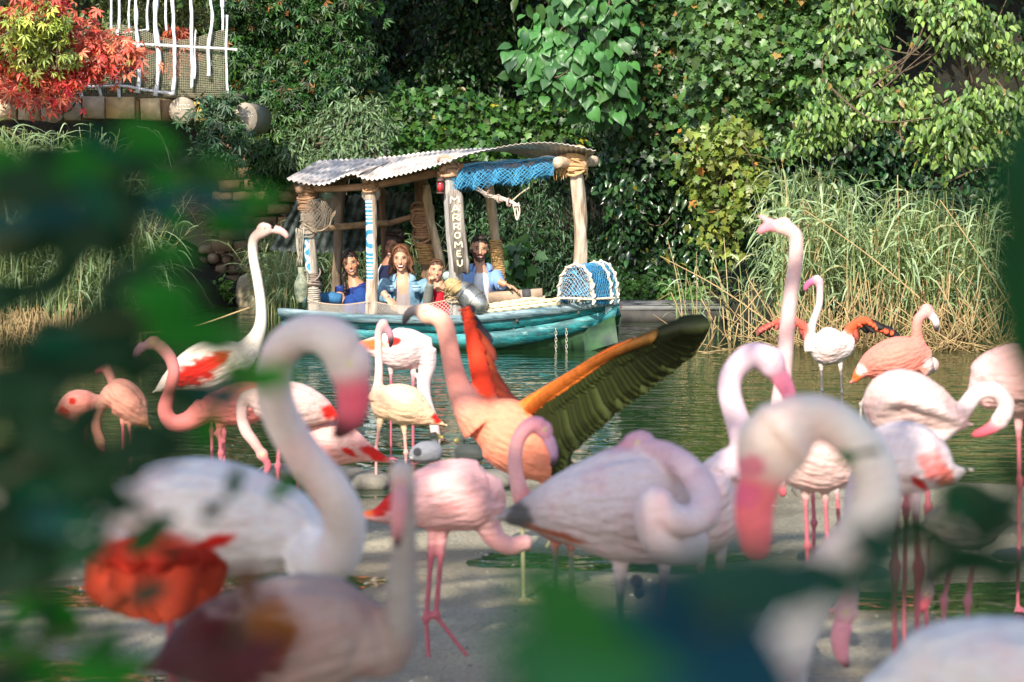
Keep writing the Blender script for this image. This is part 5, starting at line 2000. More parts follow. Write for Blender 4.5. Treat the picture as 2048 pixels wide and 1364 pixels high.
def garment(name, root, base, parts, col, voxel=.009, amp=.005, seed=0, keep=None, mat=None, colf=None):
    V, F = fuse(parts, voxel, 2)
    V = fold_noise(V, amp, 11, seed)
    if keep is not None:
        V, F, _ = boxcut(V, F, keep(V))
    C = np.tile(np.asarray(col, float), (len(V), 1))
    if colf is not None:
        C = colf(V, C)
    return mk(name, V - base, F, mat or M_CLOTH, root, C)


def hairmesh(name, root, base, shapes, c, B, sc, col, strands=(), voxel=.006, seed=3, sr=.007, amp=.006):
    """hair = cap of shapes in head frame + strands"""
    mb = MB()
    T = lambda p: c + B @ (np.asarray(p, float) * sc)
    for p, r in shapes:
        mb.ball(T(p), np.array(r) * sc, n=18, R=B)
    V, F = fuse(mb, voxel, 2)
    L = (V - c) @ B / sc
    # keep the face clear
    f = (np.hypot(L[:, 0] / .064, (L[:, 2] + .020) / .082) < 1) & (L[:, 1] > .0)
    V2, F2, used = boxcut(V, F, ~f)
    n_ = fbm(V2 * np.array([70, 70, 12.]), seed, 2) - .5
    V2 = V2 + norm(V2 - c) * (n_ * amp * 2)[:, None]
    C = np.clip(np.asarray(col) * (1 + 1.0 * n_)[:, None], 0, 1)
    mb = MB()
    mb.V, mb.C, mb.n = [V2], [C], len(V2)
    mb.F = [tuple(q) for q in F2]
    for st in strands:
        pts = spline([T(p) for p in st], 4)
        k = len(pts)
        mb.tube(pts, sr * sc * np.linspace(1, .4, k) * (.7 + .6 * rng.random()), np.asarray(col) * (.7 + .7 * rng.random()), 5)
    return mb.build(name, M_HAIR, root, None) if False else mk(name, np.concatenate(mb.V) - base, mb.F, M_HAIR, root, np.concatenate(mb.C))


W = lambda px, py, D: P(px, py, D)

# -- the man at the bow, in an open light blue shirt
D0 = 21.0
hd = W(959, 499, D0)
nb = W(960, 533, D0 + .03)
sl, sr = W(930, 549, D0 + .02), W(991, 548, D0 + .04)
pel = W(958, 655, D0 + .12)
wr = W(1012, 569, D0 - .3)
arms = [(sl, W(914, 590, D0 - .02), W(926, 612, D0 - .14)), (sr, W(1001, 571, D0 - .1), W(1005, 570, D0 - .24))]


def man_hair(root, base, c, B, sc):
    hairmesh('hair', root, base, [((0, -.028, .048), (.079, .096, .080)), ((0, .03, .100), (.058, .045, .026))], c, B, sc, (.022, .014, .010),
             [[(x, .05, .095), (x * 1.1, .05, .118), (x * 1.2 + .01, .03, .13)] for x in np.linspace(-.045, .045, 14)])


def man_clothes(root, base):
    t = MB()
    torso(t, nb - (0, 0, .012), sl + (.02, 0, 0), sr - (.02, 0, 0), pel, depth=.100, waist=.125, grow=.004)
    garment('tee_shirt', root, base, t, (.72, .72, .74), amp=.003, seed=1,
            keep=lambda V: ~((V[:, 2] > nb[2] - .045) & (np.hypot(V[:, 0] - nb[0], (V[:, 2] - nb[2] - .01) * 1.1) < .062)))
    t = MB()
    torso(t, nb - (0, 0, .002), sl, sr, pel, depth=.112, waist=.15, grow=.012)
    for a in arms:
        limb(t, a, [.060, .052, .042])
    def keep(V):
        h = (nb[2] - V[:, 2])
        w_ = .040 + .17 * np.clip(h, 0, .30)
        front = V[:, 1] < (nb[1] + .02 + (V[:, 0] - nb[0]) * 0)
        return ~((np.abs(V[:, 0] - nb[0] - .012) < w_) & front & (h > -.06)) & ~((h < .02) & (np.hypot(V[:, 0] - nb[0], V[:, 1] - nb[1]) < .062))
    garment('shirt', root, base, t, (.20, .33, .60), amp=.011, seed=4, keep=keep)
    for s in (-1, 1):                       # collar points
        m = MB()
        a = nb + np.array([s * .045, -.05, .012])
        q = [a + (0, .06, .02), a + (s * .012, .0, .018), a + (s * .03, -.035, -.05), a + (s * .068, -.012, -.02), a + (s * .055, .05, .01)]
        q2 = [p + np.array([0, .008, -.006]) for p in q]
        m.add(np.array(q + q2) - base, [(0, 1, 2, 3, 4), (9, 8, 7, 6, 5)] + [(i, i + 5, (i + 1) % 5 + 5, (i + 1) % 5) for i in range(5)], (.17, .29, .54))
        m.build('collar', M_CLOTH, root, smooth=False)


person('bearded man in an open light blue shirt leaning on the timber at the bow', hd, (.10, -.02, .05), (.50, .255, .155), nb, sl, sr, pel, arms,
       man_hair, man_clothes, [(wr, np.array([.75, -.3, -.30]), np.array([0, -.3, -1]), .35, -1)],
       
       face=dict(beard=(.035, .020, .014)), legcol=(.05, .055, .07))

# -- the laughing woman in the denim jacket
D0 = 21.35
hd = W(802, 517, D0)
nb = W(806, 552, D0 + .03)
sl, sr = W(772, 566, D0 + .02), W(842, 563, D0 + .04)
pel = W(812, 655, D0 + .1)
wrL = W(775, 596, D0 - .5)
arms = [(sl, W(762, 596, D0 - .24), wrL), (sr, W(857, 590, D0 - .02), W(848, 612, D0 - .2))]


def w2_hair(root, base, c, B, sc):
    st = []
    for k in range(90):
        a = rng.uniform(-pi * .95, -pi * .05)
        x, y = .075 * cos(a), -.01 + .075 * sin(a)
        s = np.sign(x) if x else 1
        if abs(x) < .03 and y > 0:
            continue
        l = .10 + .05 * rng.random()
        st.append([(x * .8, y * .8, .07), (x * 1.12, y * 1.05, .02), (x * 1.25 + .01 * rng.normal(), y * 1.1 + .012 * rng.normal(), -.05), (x * 1.2 + .018 * rng.normal() + s * .008, y + .02 + .015 * rng.normal(), -l)])
    for k in range(26):
        s = rng.choice([-1, 1])
        st.append([(0.01, .03, .118), (s * .05, .045, .095), (s * .078, .035, .03), (s * (.088 + .02 * rng.random()), .03, -.04), (s * (.074 + .02 * rng.random()), .03, -.075), (s * (.092 + .03 * rng.random()), .035, -.115 - .03 * rng.random())])
    hairmesh('hair', root, base, [((0, -.03, .046), (.086, .100, .084)), ((-.062, -.01, -.02), (.026, .05, .085)), ((.064, -.01, -.02), (.026, .05, .085)), ((0, -.06, -.03), (.07, .05, .09))], c, B, sc, (.12, .048, .022), st, sr=.008)


def w2_clothes(root, base):
    t = MB()
    torso(t, nb - (0, 0, .05), sl + (.03, 0, 0), sr - (.03, 0, 0), pel, depth=.098, waist=.12, grow=.003)
    garment('grey_top', root, base, t, (.36, .30, .30), amp=.004, seed=2, keep=lambda V: ~((V[:, 2] > nb[2] - .15) & (np.abs(V[:, 0] - nb[0]) < .06 - (nb[2] - V[:, 2]) * .25) & (V[:, 1] < nb[1] + .02)))
    t = MB()
    torso(t, nb - (0, 0, .01), sl, sr, pel, depth=.112, waist=.14, grow=.012)
    for a in arms:
        limb(t, a, [.058, .05, .04])
    def keep(V):
        h = nb[2] - V[:, 2]
        w_ = .045 + .09 * np.clip(h, 0, .4)
        return ~((np.abs(V[:, 0] - nb[0] - .0) < w_) & (V[:, 1] < nb[1] + .03) & (h > -.06)) & ~((h < .02) & (np.hypot(V[:, 0] - nb[0], V[:, 1] - nb[1]) < .06))
    def colf(V, C):
        n_ = fbm(V * 16, 9, 2)
        return lerp((.10, .22, .32), (.26, .40, .50), np.clip((n_ - .3) * 2.2, 0, 1))
    garment('denim_jacket', root, base, t, (.2, .34, .46), amp=.009, seed=6, keep=keep, colf=colf)
    for s in (-1, 1):
        m = MB()
        a = nb + np.array([s * .05, -.055, .005])
        q = [a + (0, .06, .02), a + (s * .01, .0, .014), a + (s * .022, -.035, -.05), a + (s * .068, -.012, -.03), a + (s * .06, .05, .004)]
        q2 = [p + np.array([0, .008, -.006]) for p in q]
        m.add(np.array(q + q2) - base, [(0, 1, 2, 3, 4), (9, 8, 7, 6, 5)] + [(i, i + 5, (i + 1) % 5 + 5, (i + 1) % 5) for i in range(5)], (.22, .36, .47))
        m.build('collar', M_CLOTH, root, smooth=False)
        m = MB()
        pc_ = W(806 + s * 27, 578, D0 - .12)
        m.box(pc_ - base, (.075, .012, .05), col=(.25, .39, .5))
        m.box(pc_ - base + (0, -.004, .024), (.08, .014, .018), col=(.30, .44, .54))
        m.build('pocket', M_CLOTH, root, smooth=False)


person('laughing woman with shoulder-length brown hair in a light denim jacket', hd, (-.05, .05, -.04), (.55, .30, .195), nb, sl, sr, pel, arms, w2_hair, w2_clothes,
       [(wrL, np.array([.35, -.25, -.42]), np.array([.0, .3, -1]), .25, 1)], face=dict(mouth='laugh', narrow=.97), legcol=(.05, .07, .12))

# -- the dark haired woman in the navy top by the left post
D0 = 21.65
hd = W(701, 527, D0)
nb = W(708, 562, D0 + .02)
sl, sr = W(683, 576, D0 + .02), W(742, 570, D0 + .04)
pel = W(712, 648, D0 + .12)
wrL = W(693, 604, D0 - .12)
arms = [(sl, W(680, 594, D0 - .03), wrL), (sr, W(744, 600, D0 + .02), W(722, 606, D0 - .12))]


def w1_hair(root, base, c, B, sc):
    st = []
    T0 = np.array([-.058, .02, -.07])
    for k in range(30):
        s = rng.choice([-1, 1])
        st.append([(s * .01, .045, .108), (s * .055, .05, .06), (s * .078, .01, .0), (s * .070, -.02, -.06)])
    hairmesh('hair', root, base, [((0, -.028, .044), (.080, .098, .080)), ((0, -.055, -.02), (.068, .05, .075)), ((-.058, -.005, -.03), (.022, .04, .05))], c, B, sc, (.020, .010, .008), st, sr=.006)
    m = MB()
    a0 = c + B @ np.array([-.06, .005, -.06])
    e = W(690, 592, D0 - .13)
    q = resample(spline([a0, a0 + (-.015, -.045, -.06), e + (0, .0, .1), e], 8), .004)
    s_ = np.arange(len(q)) * .004
    rr = .021 * (1 - .35 * s_ / s_[-1]) * (1 + .22 * np.abs(np.sin(s_ * 110)))
    rr[-8:] *= np.linspace(1, .3, 8)
    m.tube(q - base, rr, (.020, .010, .008), 10)
    m.build('braid', M_HAIR, root)


def w1_clothes(root, base):
    t = MB()
    torso(t, nb - (0, 0, .03), sl, sr, pel, depth=.106, waist=.13, grow=.010)
    limb(t, [arms[0][0], arms[0][0] * .35 + arms[0][1] * .65], [.062, .056])
    limb(t, [arms[1][0], arms[1][0] * .35 + arms[1][1] * .65], [.062, .056])
    def colf(V, C):
        n_ = vnoise(V * np.array([25, 25, 90.]), 3)
        return np.where((n_ > .72)[:, None], np.array([.06, .09, .26]), np.array([.012, .025, .13]))
    garment('navy_top', root, base, t, (.015, .03, .14), amp=.006, seed=8, colf=colf,
            keep=lambda V: ~((V[:, 2] > nb[2] - .05) & (np.hypot(V[:, 0] - nb[0], (V[:, 2] - nb[2] - .012)) < .058)))


person('smiling woman with a dark side braid and navy top beside the painted post', hd, (.0, .04, -.22), (.47, .235, .14), nb, sl, sr, pel, arms, w1_hair, w1_clothes,
       [(wrL, np.array([.8, -.3, -.2]), np.array([0, -.2, -1]), .5, 1)], sc=.97,
       feet=[(W(703, 602, D0 - .25), W(698, 660, D0 - .28)), (W(722, 588, D0 - .22), W(735, 660, D0 - .25))], face=dict(narrow=.95), legcol=(.015, .05, .20))

# -- the girl in red
D0 = 21.1
hd = W(873, 541, D0)
nb = W(877, 566, D0 + .02)
sl, sr = W(861, 576, D0 + .02), W(893, 577, D0 + .02)
pel = W(878, 650, D0 + .06)
wL, wR = W(861, 567, D0 - .16), W(894, 566, D0 - .12)
arms = [(sl, W(856, 605, D0 - .06), wL), (sr, W(906, 594, D0 - .03), wR)]


def g_hair(root, base, c, B, sc):
    st = [[(s * .006, .05, .108), (s * .05, .04, .09), (s * .078, .0, .03), (s * .06, -.06, .0)] for s in list(np.linspace(-1, -.2, 10)) + list(np.linspace(.2, 1, 10))]
    st += [[(.06, -.02, -.03), (.085 + .01 * rng.normal(), -.01, -.07), (.08 + .012 * rng.normal(), .0, -.13)] for _ in range(8)]
    hairmesh('hair', root, base, [((0, -.026, .044), (.079, .097, .079)), ((0, -.05, -.01), (.062, .05, .07)), ((0, -.115, .02), (.03, .035, .04))], c, B, sc, (.085, .040, .022), st, sr=.005)


def g_clothes(root, base):
    t = MB()
    torso(t, nb - (0, 0, .03), sl + (.01, 0, 0), sr - (.01, 0, 0), pel, depth=.085, waist=.10, grow=.004)
    garment('red_top', root, base, t, (.60, .018, .035), amp=.004, seed=12,
            keep=lambda V: ~((V[:, 2] > nb[2] - .07) & (np.abs(V[:, 0] - nb[0]) < .045 - .6 * (nb[2] - .01 - V[:, 2])) & (V[:, 1] < nb[1] + .01)))
    t = MB()
    torso(t, nb - (0, 0, .03), sl, sr, pel, depth=.09, waist=.11, grow=.010)
    for a in arms:
        limb(t, a, [.052, .044, .036])
    garment('grey_cardigan', root, base, t, (.17, .18, .16), amp=.006, seed=14,
            keep=lambda V: ~((np.abs(V[:, 0] - nb[0] - .02) < .055 + .08 * np.clip(nb[2] - V[:, 2], 0, .4)) & (V[:, 1] < nb[1] + .02)) & ~((V[:, 2] > nb[2] - .02) & (np.hypot(V[:, 0] - nb[0], V[:, 1] - nb[1]) < .055)))


person('girl in a red top and grey cardigan pointing with one fist raised', hd, (.08, .0, .05), (.55, .30, .19), nb, sl, sr, pel, arms, g_hair, g_clothes,
       [(wL, np.array([.1, -.5, .8]), np.array([.3, -.8, -.3]), 1.25, 1), (wR, np.array([.5, -.35, .6]), np.array([0, -1, .3]), 1.0, -1)], sc=.84, face=dict(lip=(.45, .12, .1)), legcol=(.45, .06, .09))

gd = W(894, 552, D0 - .24)
mb = MB()
a = np.linspace(0, 2 * pi, 28)
mb.tube(np.stack([.045 * np.cos(a), 0 * a, .045 * np.sin(a)], -1), .006, (.04, .05, .05), 7)
t = empty('magnifying_glass', gd)
t.rotation_euler = (.15, 0, -.25)
tag(t, 'round hand glass with a dark rim held up by the girl', 'hand glass')
mb.build('rim', nmat('dark_rim', attr=True, rough=.3, metal=.5), t)
mb = MB()
mb.tube([(0, .003, 0), (0, -.003, 0)], [.042, .042], (.42, .50, .48), 26)
mb.build('lens', nmat('lens', (.36, .46, .44), rough=.06, var=.1, spec=.9), t, smooth=False)
mb = MB()
mb.tube([(-.008, 0, -.045), (-.02, .03, -.09)], [.008, .009], (.05, .04, .03), 8)
mb.build('handle', bpy.data.materials['dark_rim'], t)

# -- the passenger behind
D0 = 21.85
hd = W(787, 492, D0)
nb = W(774, 528, D0 + .02)
sl, sr = W(748, 546, D0), W(800, 546, D0 + .02)
pel = W(776, 640, D0 + .1)
arms = [(sl, W(742, 590, D0 - .02), W(758, 606, D0 - .15)), (sr, W(806, 590, D0), W(795, 606, D0 - .15))]


def p5_hair(root, base, c, B, sc):
    hairmesh('hair', root, base, [((0, -.028, .05), (.086, .100, .082)), ((-.06, -.01, -.01), (.026, .045, .06)), ((.06, -.01, -.01), (.026, .045, .06))], c, B, sc, (.03, .014, .010),
             [[(x, .05, .10), (x * 1.2, .06, .12), (x * 1.3, .03, .135)] for x in np.linspace(-.05, .05, 12)])


def p5_clothes(root, base):
    t = MB()
    torso(t, nb - (0, 0, .02), sl, sr, pel, depth=.11, waist=.14, grow=.012)
    for a in arms:
        limb(t, a, [.064, .054, .042])
    garment('navy_jumper', root, base, t, (.010, .014, .045), amp=.006, seed=17)
    m = MB()
    q = spline([W(763, 528, D0 - .1), W(756, 545, D0 - .125), W(757, 575, D0 - .125)], 5)
    m.tube(q - base, .006, (.5, .5, .5), 6)
    m.build('strap', M_CLOTH, root)


person('passenger in a navy jumper half hidden behind the laughing woman', hd, (-.3, .1, .1), (.30, .14, .085), nb, sl, sr, pel, arms, p5_hair, p5_clothes, face=dict(mouth='smile'), legcol=(.03, .03, .05))
# ------------------------------------------------------------------ flamingos
def feathermat():
    m = bpy.data.materials.new('plumage')
    m.use_nodes = True
    n, l = m.node_tree.nodes, m.node_tree.links
    b = n['Principled BSDF']
    b.inputs['Roughness'].default_value = .72
    b.inputs['Specular IOR Level'].default_value = .25
    b.inputs['Sheen Weight'].default_value = .08
    b.inputs['Sheen Roughness'].default_value = .5
    at = n.new('ShaderNodeAttribute'); at.attribute_name = 'Col'
    fv = n.new('ShaderNodeAttribute'); fv.attribute_name = 'fv'
    mp = n.new('ShaderNodeMapping'); mp.inputs['Scale'].default_value = (7, 42, 42)
    l.new(fv.outputs['Vector'], mp.inputs[0])
    vo = n.new('ShaderNodeTexVoronoi'); vo.inputs['Scale'].default_value = 1; vo.inputs['Randomness'].default_value = .75
    l.new(mp.outputs[0], vo.inputs[0])
    mp2 = n.new('ShaderNodeMapping'); mp2.inputs['Scale'].default_value = (18, 130, 130)
    l.new(fv.outputs['Vector'], mp2.inputs[0])
    nz = n.new('ShaderNodeTexNoise'); nz.inputs['Scale'].default_value = 1; nz.inputs['Detail'].default_value = 4
    l.new(mp2.outputs[0], nz.inputs[0])
    ad = n.new('ShaderNodeMath'); ad.operation = 'MULTIPLY_ADD'; ad.inputs[1].default_value = .5
    l.new(nz.outputs[0], ad.inputs[0]); l.new(vo.outputs['Distance'], ad.inputs[2])
    bu = n.new('ShaderNodeBump'); bu.inputs['Distance'].default_value = .007
    fm = n.new('ShaderNodeAttribute'); fm.attribute_name = 'fm'
    l.new(fm.outputs['Fac'], bu.inputs['Strength'])
    bu.invert = True
    l.new(ad.outputs[0], bu.inputs['Height']); l.new(bu.outputs[0], b.inputs['Normal'])
    mr = n.new('ShaderNodeMapRange'); mr.inputs[1].default_value = .2; mr.inputs[2].default_value = .8; mr.inputs[3].default_value = .88; mr.inputs[4].default_value = 1.1
    l.new(nz.outputs[0], mr.inputs[0])
    vm = n.new('ShaderNodeVectorMath'); vm.operation = 'SCALE'
    l.new(at.outputs[0], vm.inputs[0]); l.new(mr.outputs[0], vm.inputs['Scale'])
    l.new(vm.outputs[0], b.inputs['Base Color'])
    return m


M_PLUM = feathermat()
M_QUILL = nmat('flight_feather', attr=True, rough=.6, var=.12, vscale=60, transl=.2, spec=.3)
WH, PALE, PINK, CORAL, ORG, RED = map(np.array, [(.65, .48, .44), (.66, .37, .335), (.66, .24, .215), (.66, .17, .12), (.74, .17, .04), (.62, .022, .010)])
BILLP, BLK, GREY, LEGP, LEGG = map(np.array, [(.72, .16, .20), (.02, .018, .02), (.38, .34, .32), (.46, .15, .18), (.14, .14, .14)])
CREAMB = np.array((.84, .62, .42))


def feather(mb, a, d, ln, w, up, col, tipcol=None, bend=.08):
    """one flight feather: thin curved blade with a shaft ridge"""
    d = norm(d)
    s = norm(np.cross(d, up))
    nn = np.cross(s, d)
    t = np.array([0, .12, .4, .75, .93, 1])
    ww = np.array([.6, .9, 1, .95, .6, .08]) * w / 2
    c = a + d * (t * ln)[:, None] - nn * (bend * ln * t ** 2)[:, None]
    k = len(t)
    V = np.concatenate([c - s * ww[:, None], c + nn * .0012, c + s * ww[:, None], c - nn * .001])
    F = []
    for i in range(k - 1):
        for r in range(4):
            q = (r + 1) % 4
            F.append((r * k + i, r * k + i + 1, q * k + i + 1, q * k + i))
    tc = col if tipcol is None else tipcol
    C = lerp(col, tc, np.tile(t ** 1.2, 4))
    mb.add(V, F, C)


def flamingo(label, D, body, neck=None, bill=None, head=None, legs=(), col=WH, ncol=None, hcol=None, bcol=BILLP, btip=.35, legcol=LEGP, patches=(), flat=.82,
             voxel=.0068, wings=(), wcol=None, ground=0.0, eye=None, wingbump=1., thigh=None, group='flamingos standing in the shallows', extra=(), bellycol=None, tailcol=None):
    """everything in photo pixels at distance D; body (x, y, r, dz) chest to tail, neck (x, y, r, dz) head end to chest,
    bill (x, y, r) base to tip, legs lists of (x, y) with None = straight down to the ground"""
    k = pm(D)
    ncol = col if ncol is None else ncol
    hcol = ncol if hcol is None else hcol
    mb = MB()
    samp = []

    def pt(x, y, dz=0.):
        return P(x, y, D + dz)
    bq = spline(np.array([np.concatenate([pt(b[0], b[1], b[3] if len(b) > 3 else 0), [b[2] * k]]) for b in body]), 5)
    # rounded ends
    bq = np.concatenate([[np.concatenate([bq[0, :3] - norm(bq[1, :3] - bq[0, :3]) * bq[0, 3] * .6, [bq[0, 3] * .55]])], bq])
    mb.tube(bq[:, :3], np.maximum(bq[:, 3], .006), n=20, flat=flat)
    tc_ = col if tailcol is None else tailcol
    for i, q in enumerate(bq):
        f = i / (len(bq) - 1)
        samp.append((q[:3], q[3], lerp(col, tc_, sstep(.6, 1, f))))
    ax0 = norm(bq[-1, :3] - bq[0, :3])
    # folded wings along both flanks
    if wingbump:
        dirv = norm(np.cross(ax0, (0, 0, 1.)))
        n0 = int(len(bq) * .16)
        for s in (-1, 1):
            w = bq[n0:].copy()
            tt = np.linspace(0, 1, len(w))
            off = np.sin(np.pi * np.clip(tt * .8 + .18, 0, 1))
            w[:, :3] += dirv * s * (w[:, 3] * flat * .62 * off)[:, None] + np.array([0, 0, 1]) * (w[:, 3] * .12)[:, None]
            w[:, 3] *= .70
            e = w[-1].copy()
            e[:3] += ax0 * .03 + np.array([0, 0, -.004])
            e[3] = .007
            w = np.concatenate([w, [e]])
            mb.tube(w[:, :3], np.maximum(w[:, 3], .007), n=14, flat=.62)
            for q in w:
                samp.append((q[:3], q[3] * .8, col if wcol is None else wcol))
    for e in extra:                                   # extra lumps of plumage (x, y, r, dz, colour)
        mb.ball(pt(e[0], e[1], e[3]), (e[2] * k,) * 3, n=14)
        samp.append((pt(e[0], e[1], e[3]), e[2] * k, e[4]))
    if neck is not None:
        nq = spline(np.array([np.concatenate([pt(b[0], b[1], b[3] if len(b) > 3 else 0), [b[2] * k]]) for b in neck]), 6)
        mb.tube(nq[:, :3], nq[:, 3], n=14)
        for i, q in enumerate(nq):
            f = i / (len(nq) - 1)
            samp.append((q[:3], q[3], lerp(hcol, ncol, sstep(0, .35, f)) if f < .6 else lerp(ncol, col, sstep(.75, 1, f))))
    hp = None
    if head is not None:
        hx, hy, hr = head[:3]
        hz = head[3] if len(head) > 3 else 0.
        hp = pt(hx, hy, hz)
        bd = norm(pt(bill[0][0], bill[0][1], hz + (bill[0][3] if len(bill[0]) > 3 else 0)) - hp)
        mb.tube([hp - bd * hr * k * .9, hp - bd * hr * k * .5, hp, hp + bd * hr * k * .6, hp + bd * hr * k * 1.05], np.array([.35, .85, 1, .85, .6]) * hr * k, n=14, flat=.8)
        for j in (-.5, 0, .5):
            samp.append((hp + bd * hr * k * j, hr * k * .9, hcol))
        bl = spline(np.array([np.concatenate([pt(b[0], b[1], hz + (b[3] if len(b) > 3 else 0)), [b[2] * k]]) for b in bill]), 6)
        mb.tube(bl[:, :3], np.maximum(bl[:, 3], .004), n=12, flat=.72)
        for i, q in enumerate(bl):
            f = i / (len(bl) - 1)
            samp.append((q[:3], q[3] * 1.1, bcol if f < 1 - btip else BLK))
    gy = ground
    feet = []
    for lg in legs:
        L = list(lg)
        pts = []
        for q in L:
            if q is None:
                a = pts[-1]
                pts.append(np.array([a[0], a[1], gy + .012]))
            else:
                pts.append(pt(*q))
        rr = []
        m = len(pts)
        for j in range(m):
            rr.append({0: .020, 1: .0125}.get(j, .0085) if m > 2 else (.016 if j == 0 else .009))
        if m >= 3:
            rr[1] = .0135                            # hock
            a, b_ = pts[0], pts[1]
            pts = [a, a * .6 + b_ * .4, b_ + (a - b_) * .08, b_, b_ + (pts[2] - b_) * .1] + pts[2:]
            rr = [.021, .0100, .0100, .0180, .0095] + rr[2:]
        mb.tube(np.array(pts), rr, n=8)
        lc = legcol if not isinstance(legcol, list) else legcol[list(legs).index(lg)]
        q = resample(np.array(pts), .03)
        d0 = np.linalg.norm(q - q[0], axis=1)
        for i, p_ in enumerate(q):
            cc = lerp(col if thigh is None else thigh, lc, sstep(.02, .09, d0[i])) if m > 2 or True else lc
            samp.append((p_, .010, cc))
        f0 = pts[-1]
        if L[-1] is None:
            for a in (-.55, 0, .55):                 # webbed foot: three toes
                d = np.array([sin(a) * .9 + .15, -cos(a), 0])
                e = f0 + d * .075
                mb.tube([f0, f0 + d * .04 + (0, 0, -.003), e + (0, 0, -.006)], [.009, .0075, .006], n=6)
                samp.append((e, .008, lc))
            q = [f0, f0 + np.array([-.3, -.78, -.1]) * .055, f0 + np.array([.55, -.72, -.1]) * .055]
            mb.add(np.array(q + [p_ + (0, 0, -.008) for p_ in q]), [(0, 1, 2), (5, 4, 3), (0, 3, 4, 1), (1, 4, 5, 2), (2, 5, 3, 0)])
    for wg in wings:                                   # arm of an open wing
        q = spline(np.array([np.concatenate([pt(a[0], a[1], a[3]), [a[2] * k]]) for a in wg['lead']]), 5)
        mb.tube(q[:, :3], q[:, 3], n=12, flat=.6)
        for i, p_ in enumerate(q):
            samp.append((p_[:3], p_[3], lerp(wg['col'][0], wg['col'][2], float(sstep(.6, .95, i / len(q))))))
    V, Fq = fuse(mb, voxel, 2, .5)
    C = paint(V, samp)
    for px_, py_, r, c in patches:
        d = (V - P(px_, py_, D))
        d = np.hypot(d[:, 0], d[:, 2]) / k
        ul = (V - bq[0, :3]) @ ax0
        n_ = fbm(np.stack([ul * 14, V[:, 2] * 55, V[:, 0] * 20], -1), 3, 3) - .5
        if isinstance(r, tuple):
            dv_ = V - P(px_, py_, D)
            ca, sa = cos(radians(r[2])), sin(radians(r[2]))
            e1 = (dv_[:, 0] * ca + dv_[:, 2] * sa) / k / r[0]
            e2 = (-dv_[:, 0] * sa + dv_[:, 2] * ca) / k / r[1]
            w = 1 - sstep(.6, 1.2, np.hypot(e1, e2) + n_ * 1.0)
        else:
            w = 1 - sstep(.6, 1.2, d / (r * 1.15) + n_ * 1.2)
        C = lerp(C, np.tile(c, (len(V), 1)), w)
    # soft blotches of deeper pink
    n_ = fbm(V * 14, 21, 3)
    C = C * (1 + (np.array([.02, -.10, -.09]) * sstep(.45, .75, n_)[:, None]))
    C = np.clip(C, 0, 1) ** np.array([1.16, 1.20, 1.20])
    if hp is not None:
        d = norm(np.cross(bd, (0, 0, 1.)))
        for s in (-1, 1):
            e = hp + bd * hr * k * .25 + d * s * hr * k * .62 + np.array([0, 0, hr * k * .22])
            dd = np.linalg.norm(V - e, axis=1)
            C = lerp(C, np.tile((.75, .62, .25), (len(V), 1)), 1 - sstep(.006, .009, dd))
            C = lerp(C, np.tile((.01, .01, .01), (len(V), 1)), 1 - sstep(.003, .0055, dd))
    ax0 = norm(bq[-1, :3] - bq[0, :3])
    u = (V - bq[0, :3]) @ ax0
    s1 = norm(np.cross(ax0, (0, 0, 1)))
    s2 = np.cross(s1, ax0)
    fv = np.stack([u, (V - bq[0, :3]) @ s1, (V - bq[0, :3]) @ s2], -1)
    # overlapping body feathers: real relief, rows lapping towards the tail
    dd = np.min(np.linalg.norm(V[:, None] - bq[None, ::2, :3], axis=2) - bq[None, ::2, 3] * 1.25, axis=1)
    mask = 1 - sstep(0, .03, dd)
    ang = np.arctan2(fv[:, 1], fv[:, 2])
    rad = np.hypot(fv[:, 1], fv[:, 2])
    L_ = .042
    j_ = fbm(V * 18, 5, 2)
    uu_ = u / L_ + j_ * .7
    vv_ = ang * .10 / (L_ * .62)
    rw = np.floor(uu_)
    vv_ = vv_ + .5 * (rw % 2)
    sc_ = (uu_ - rw) - .5 * (1 - np.cos(2 * pi * vv_)) * .5
    h_ = (sc_ % 1.0)
    V = V + norm(V - np.array([bq[np.argmin(np.linalg.norm(bq[:, :3] - v_, axis=1)), :3] for v_ in V[::1]]) if len(V) < 1 else V - bq[np.argmin(np.linalg.norm(V[:, None] - bq[None, :, :3], axis=2), axis=1), :3]) * (h_ * .0026 * mask)[:, None]
    C = C * (1 - .10 * (mask * (h_ < .18))[:, None] * np.array([.3, 1, 1]))
    fmk = np.stack([.12 + .75 * mask] * 3, -1)
    base = np.array([bq[len(bq) // 2, 0], bq[len(bq) // 2, 1], ground])
    o = mk('flamingo', V, Fq, M_PLUM, None, C, True, base, {'fv': fv, 'fm': fmk})
    tag(o, label, 'flamingo', group)
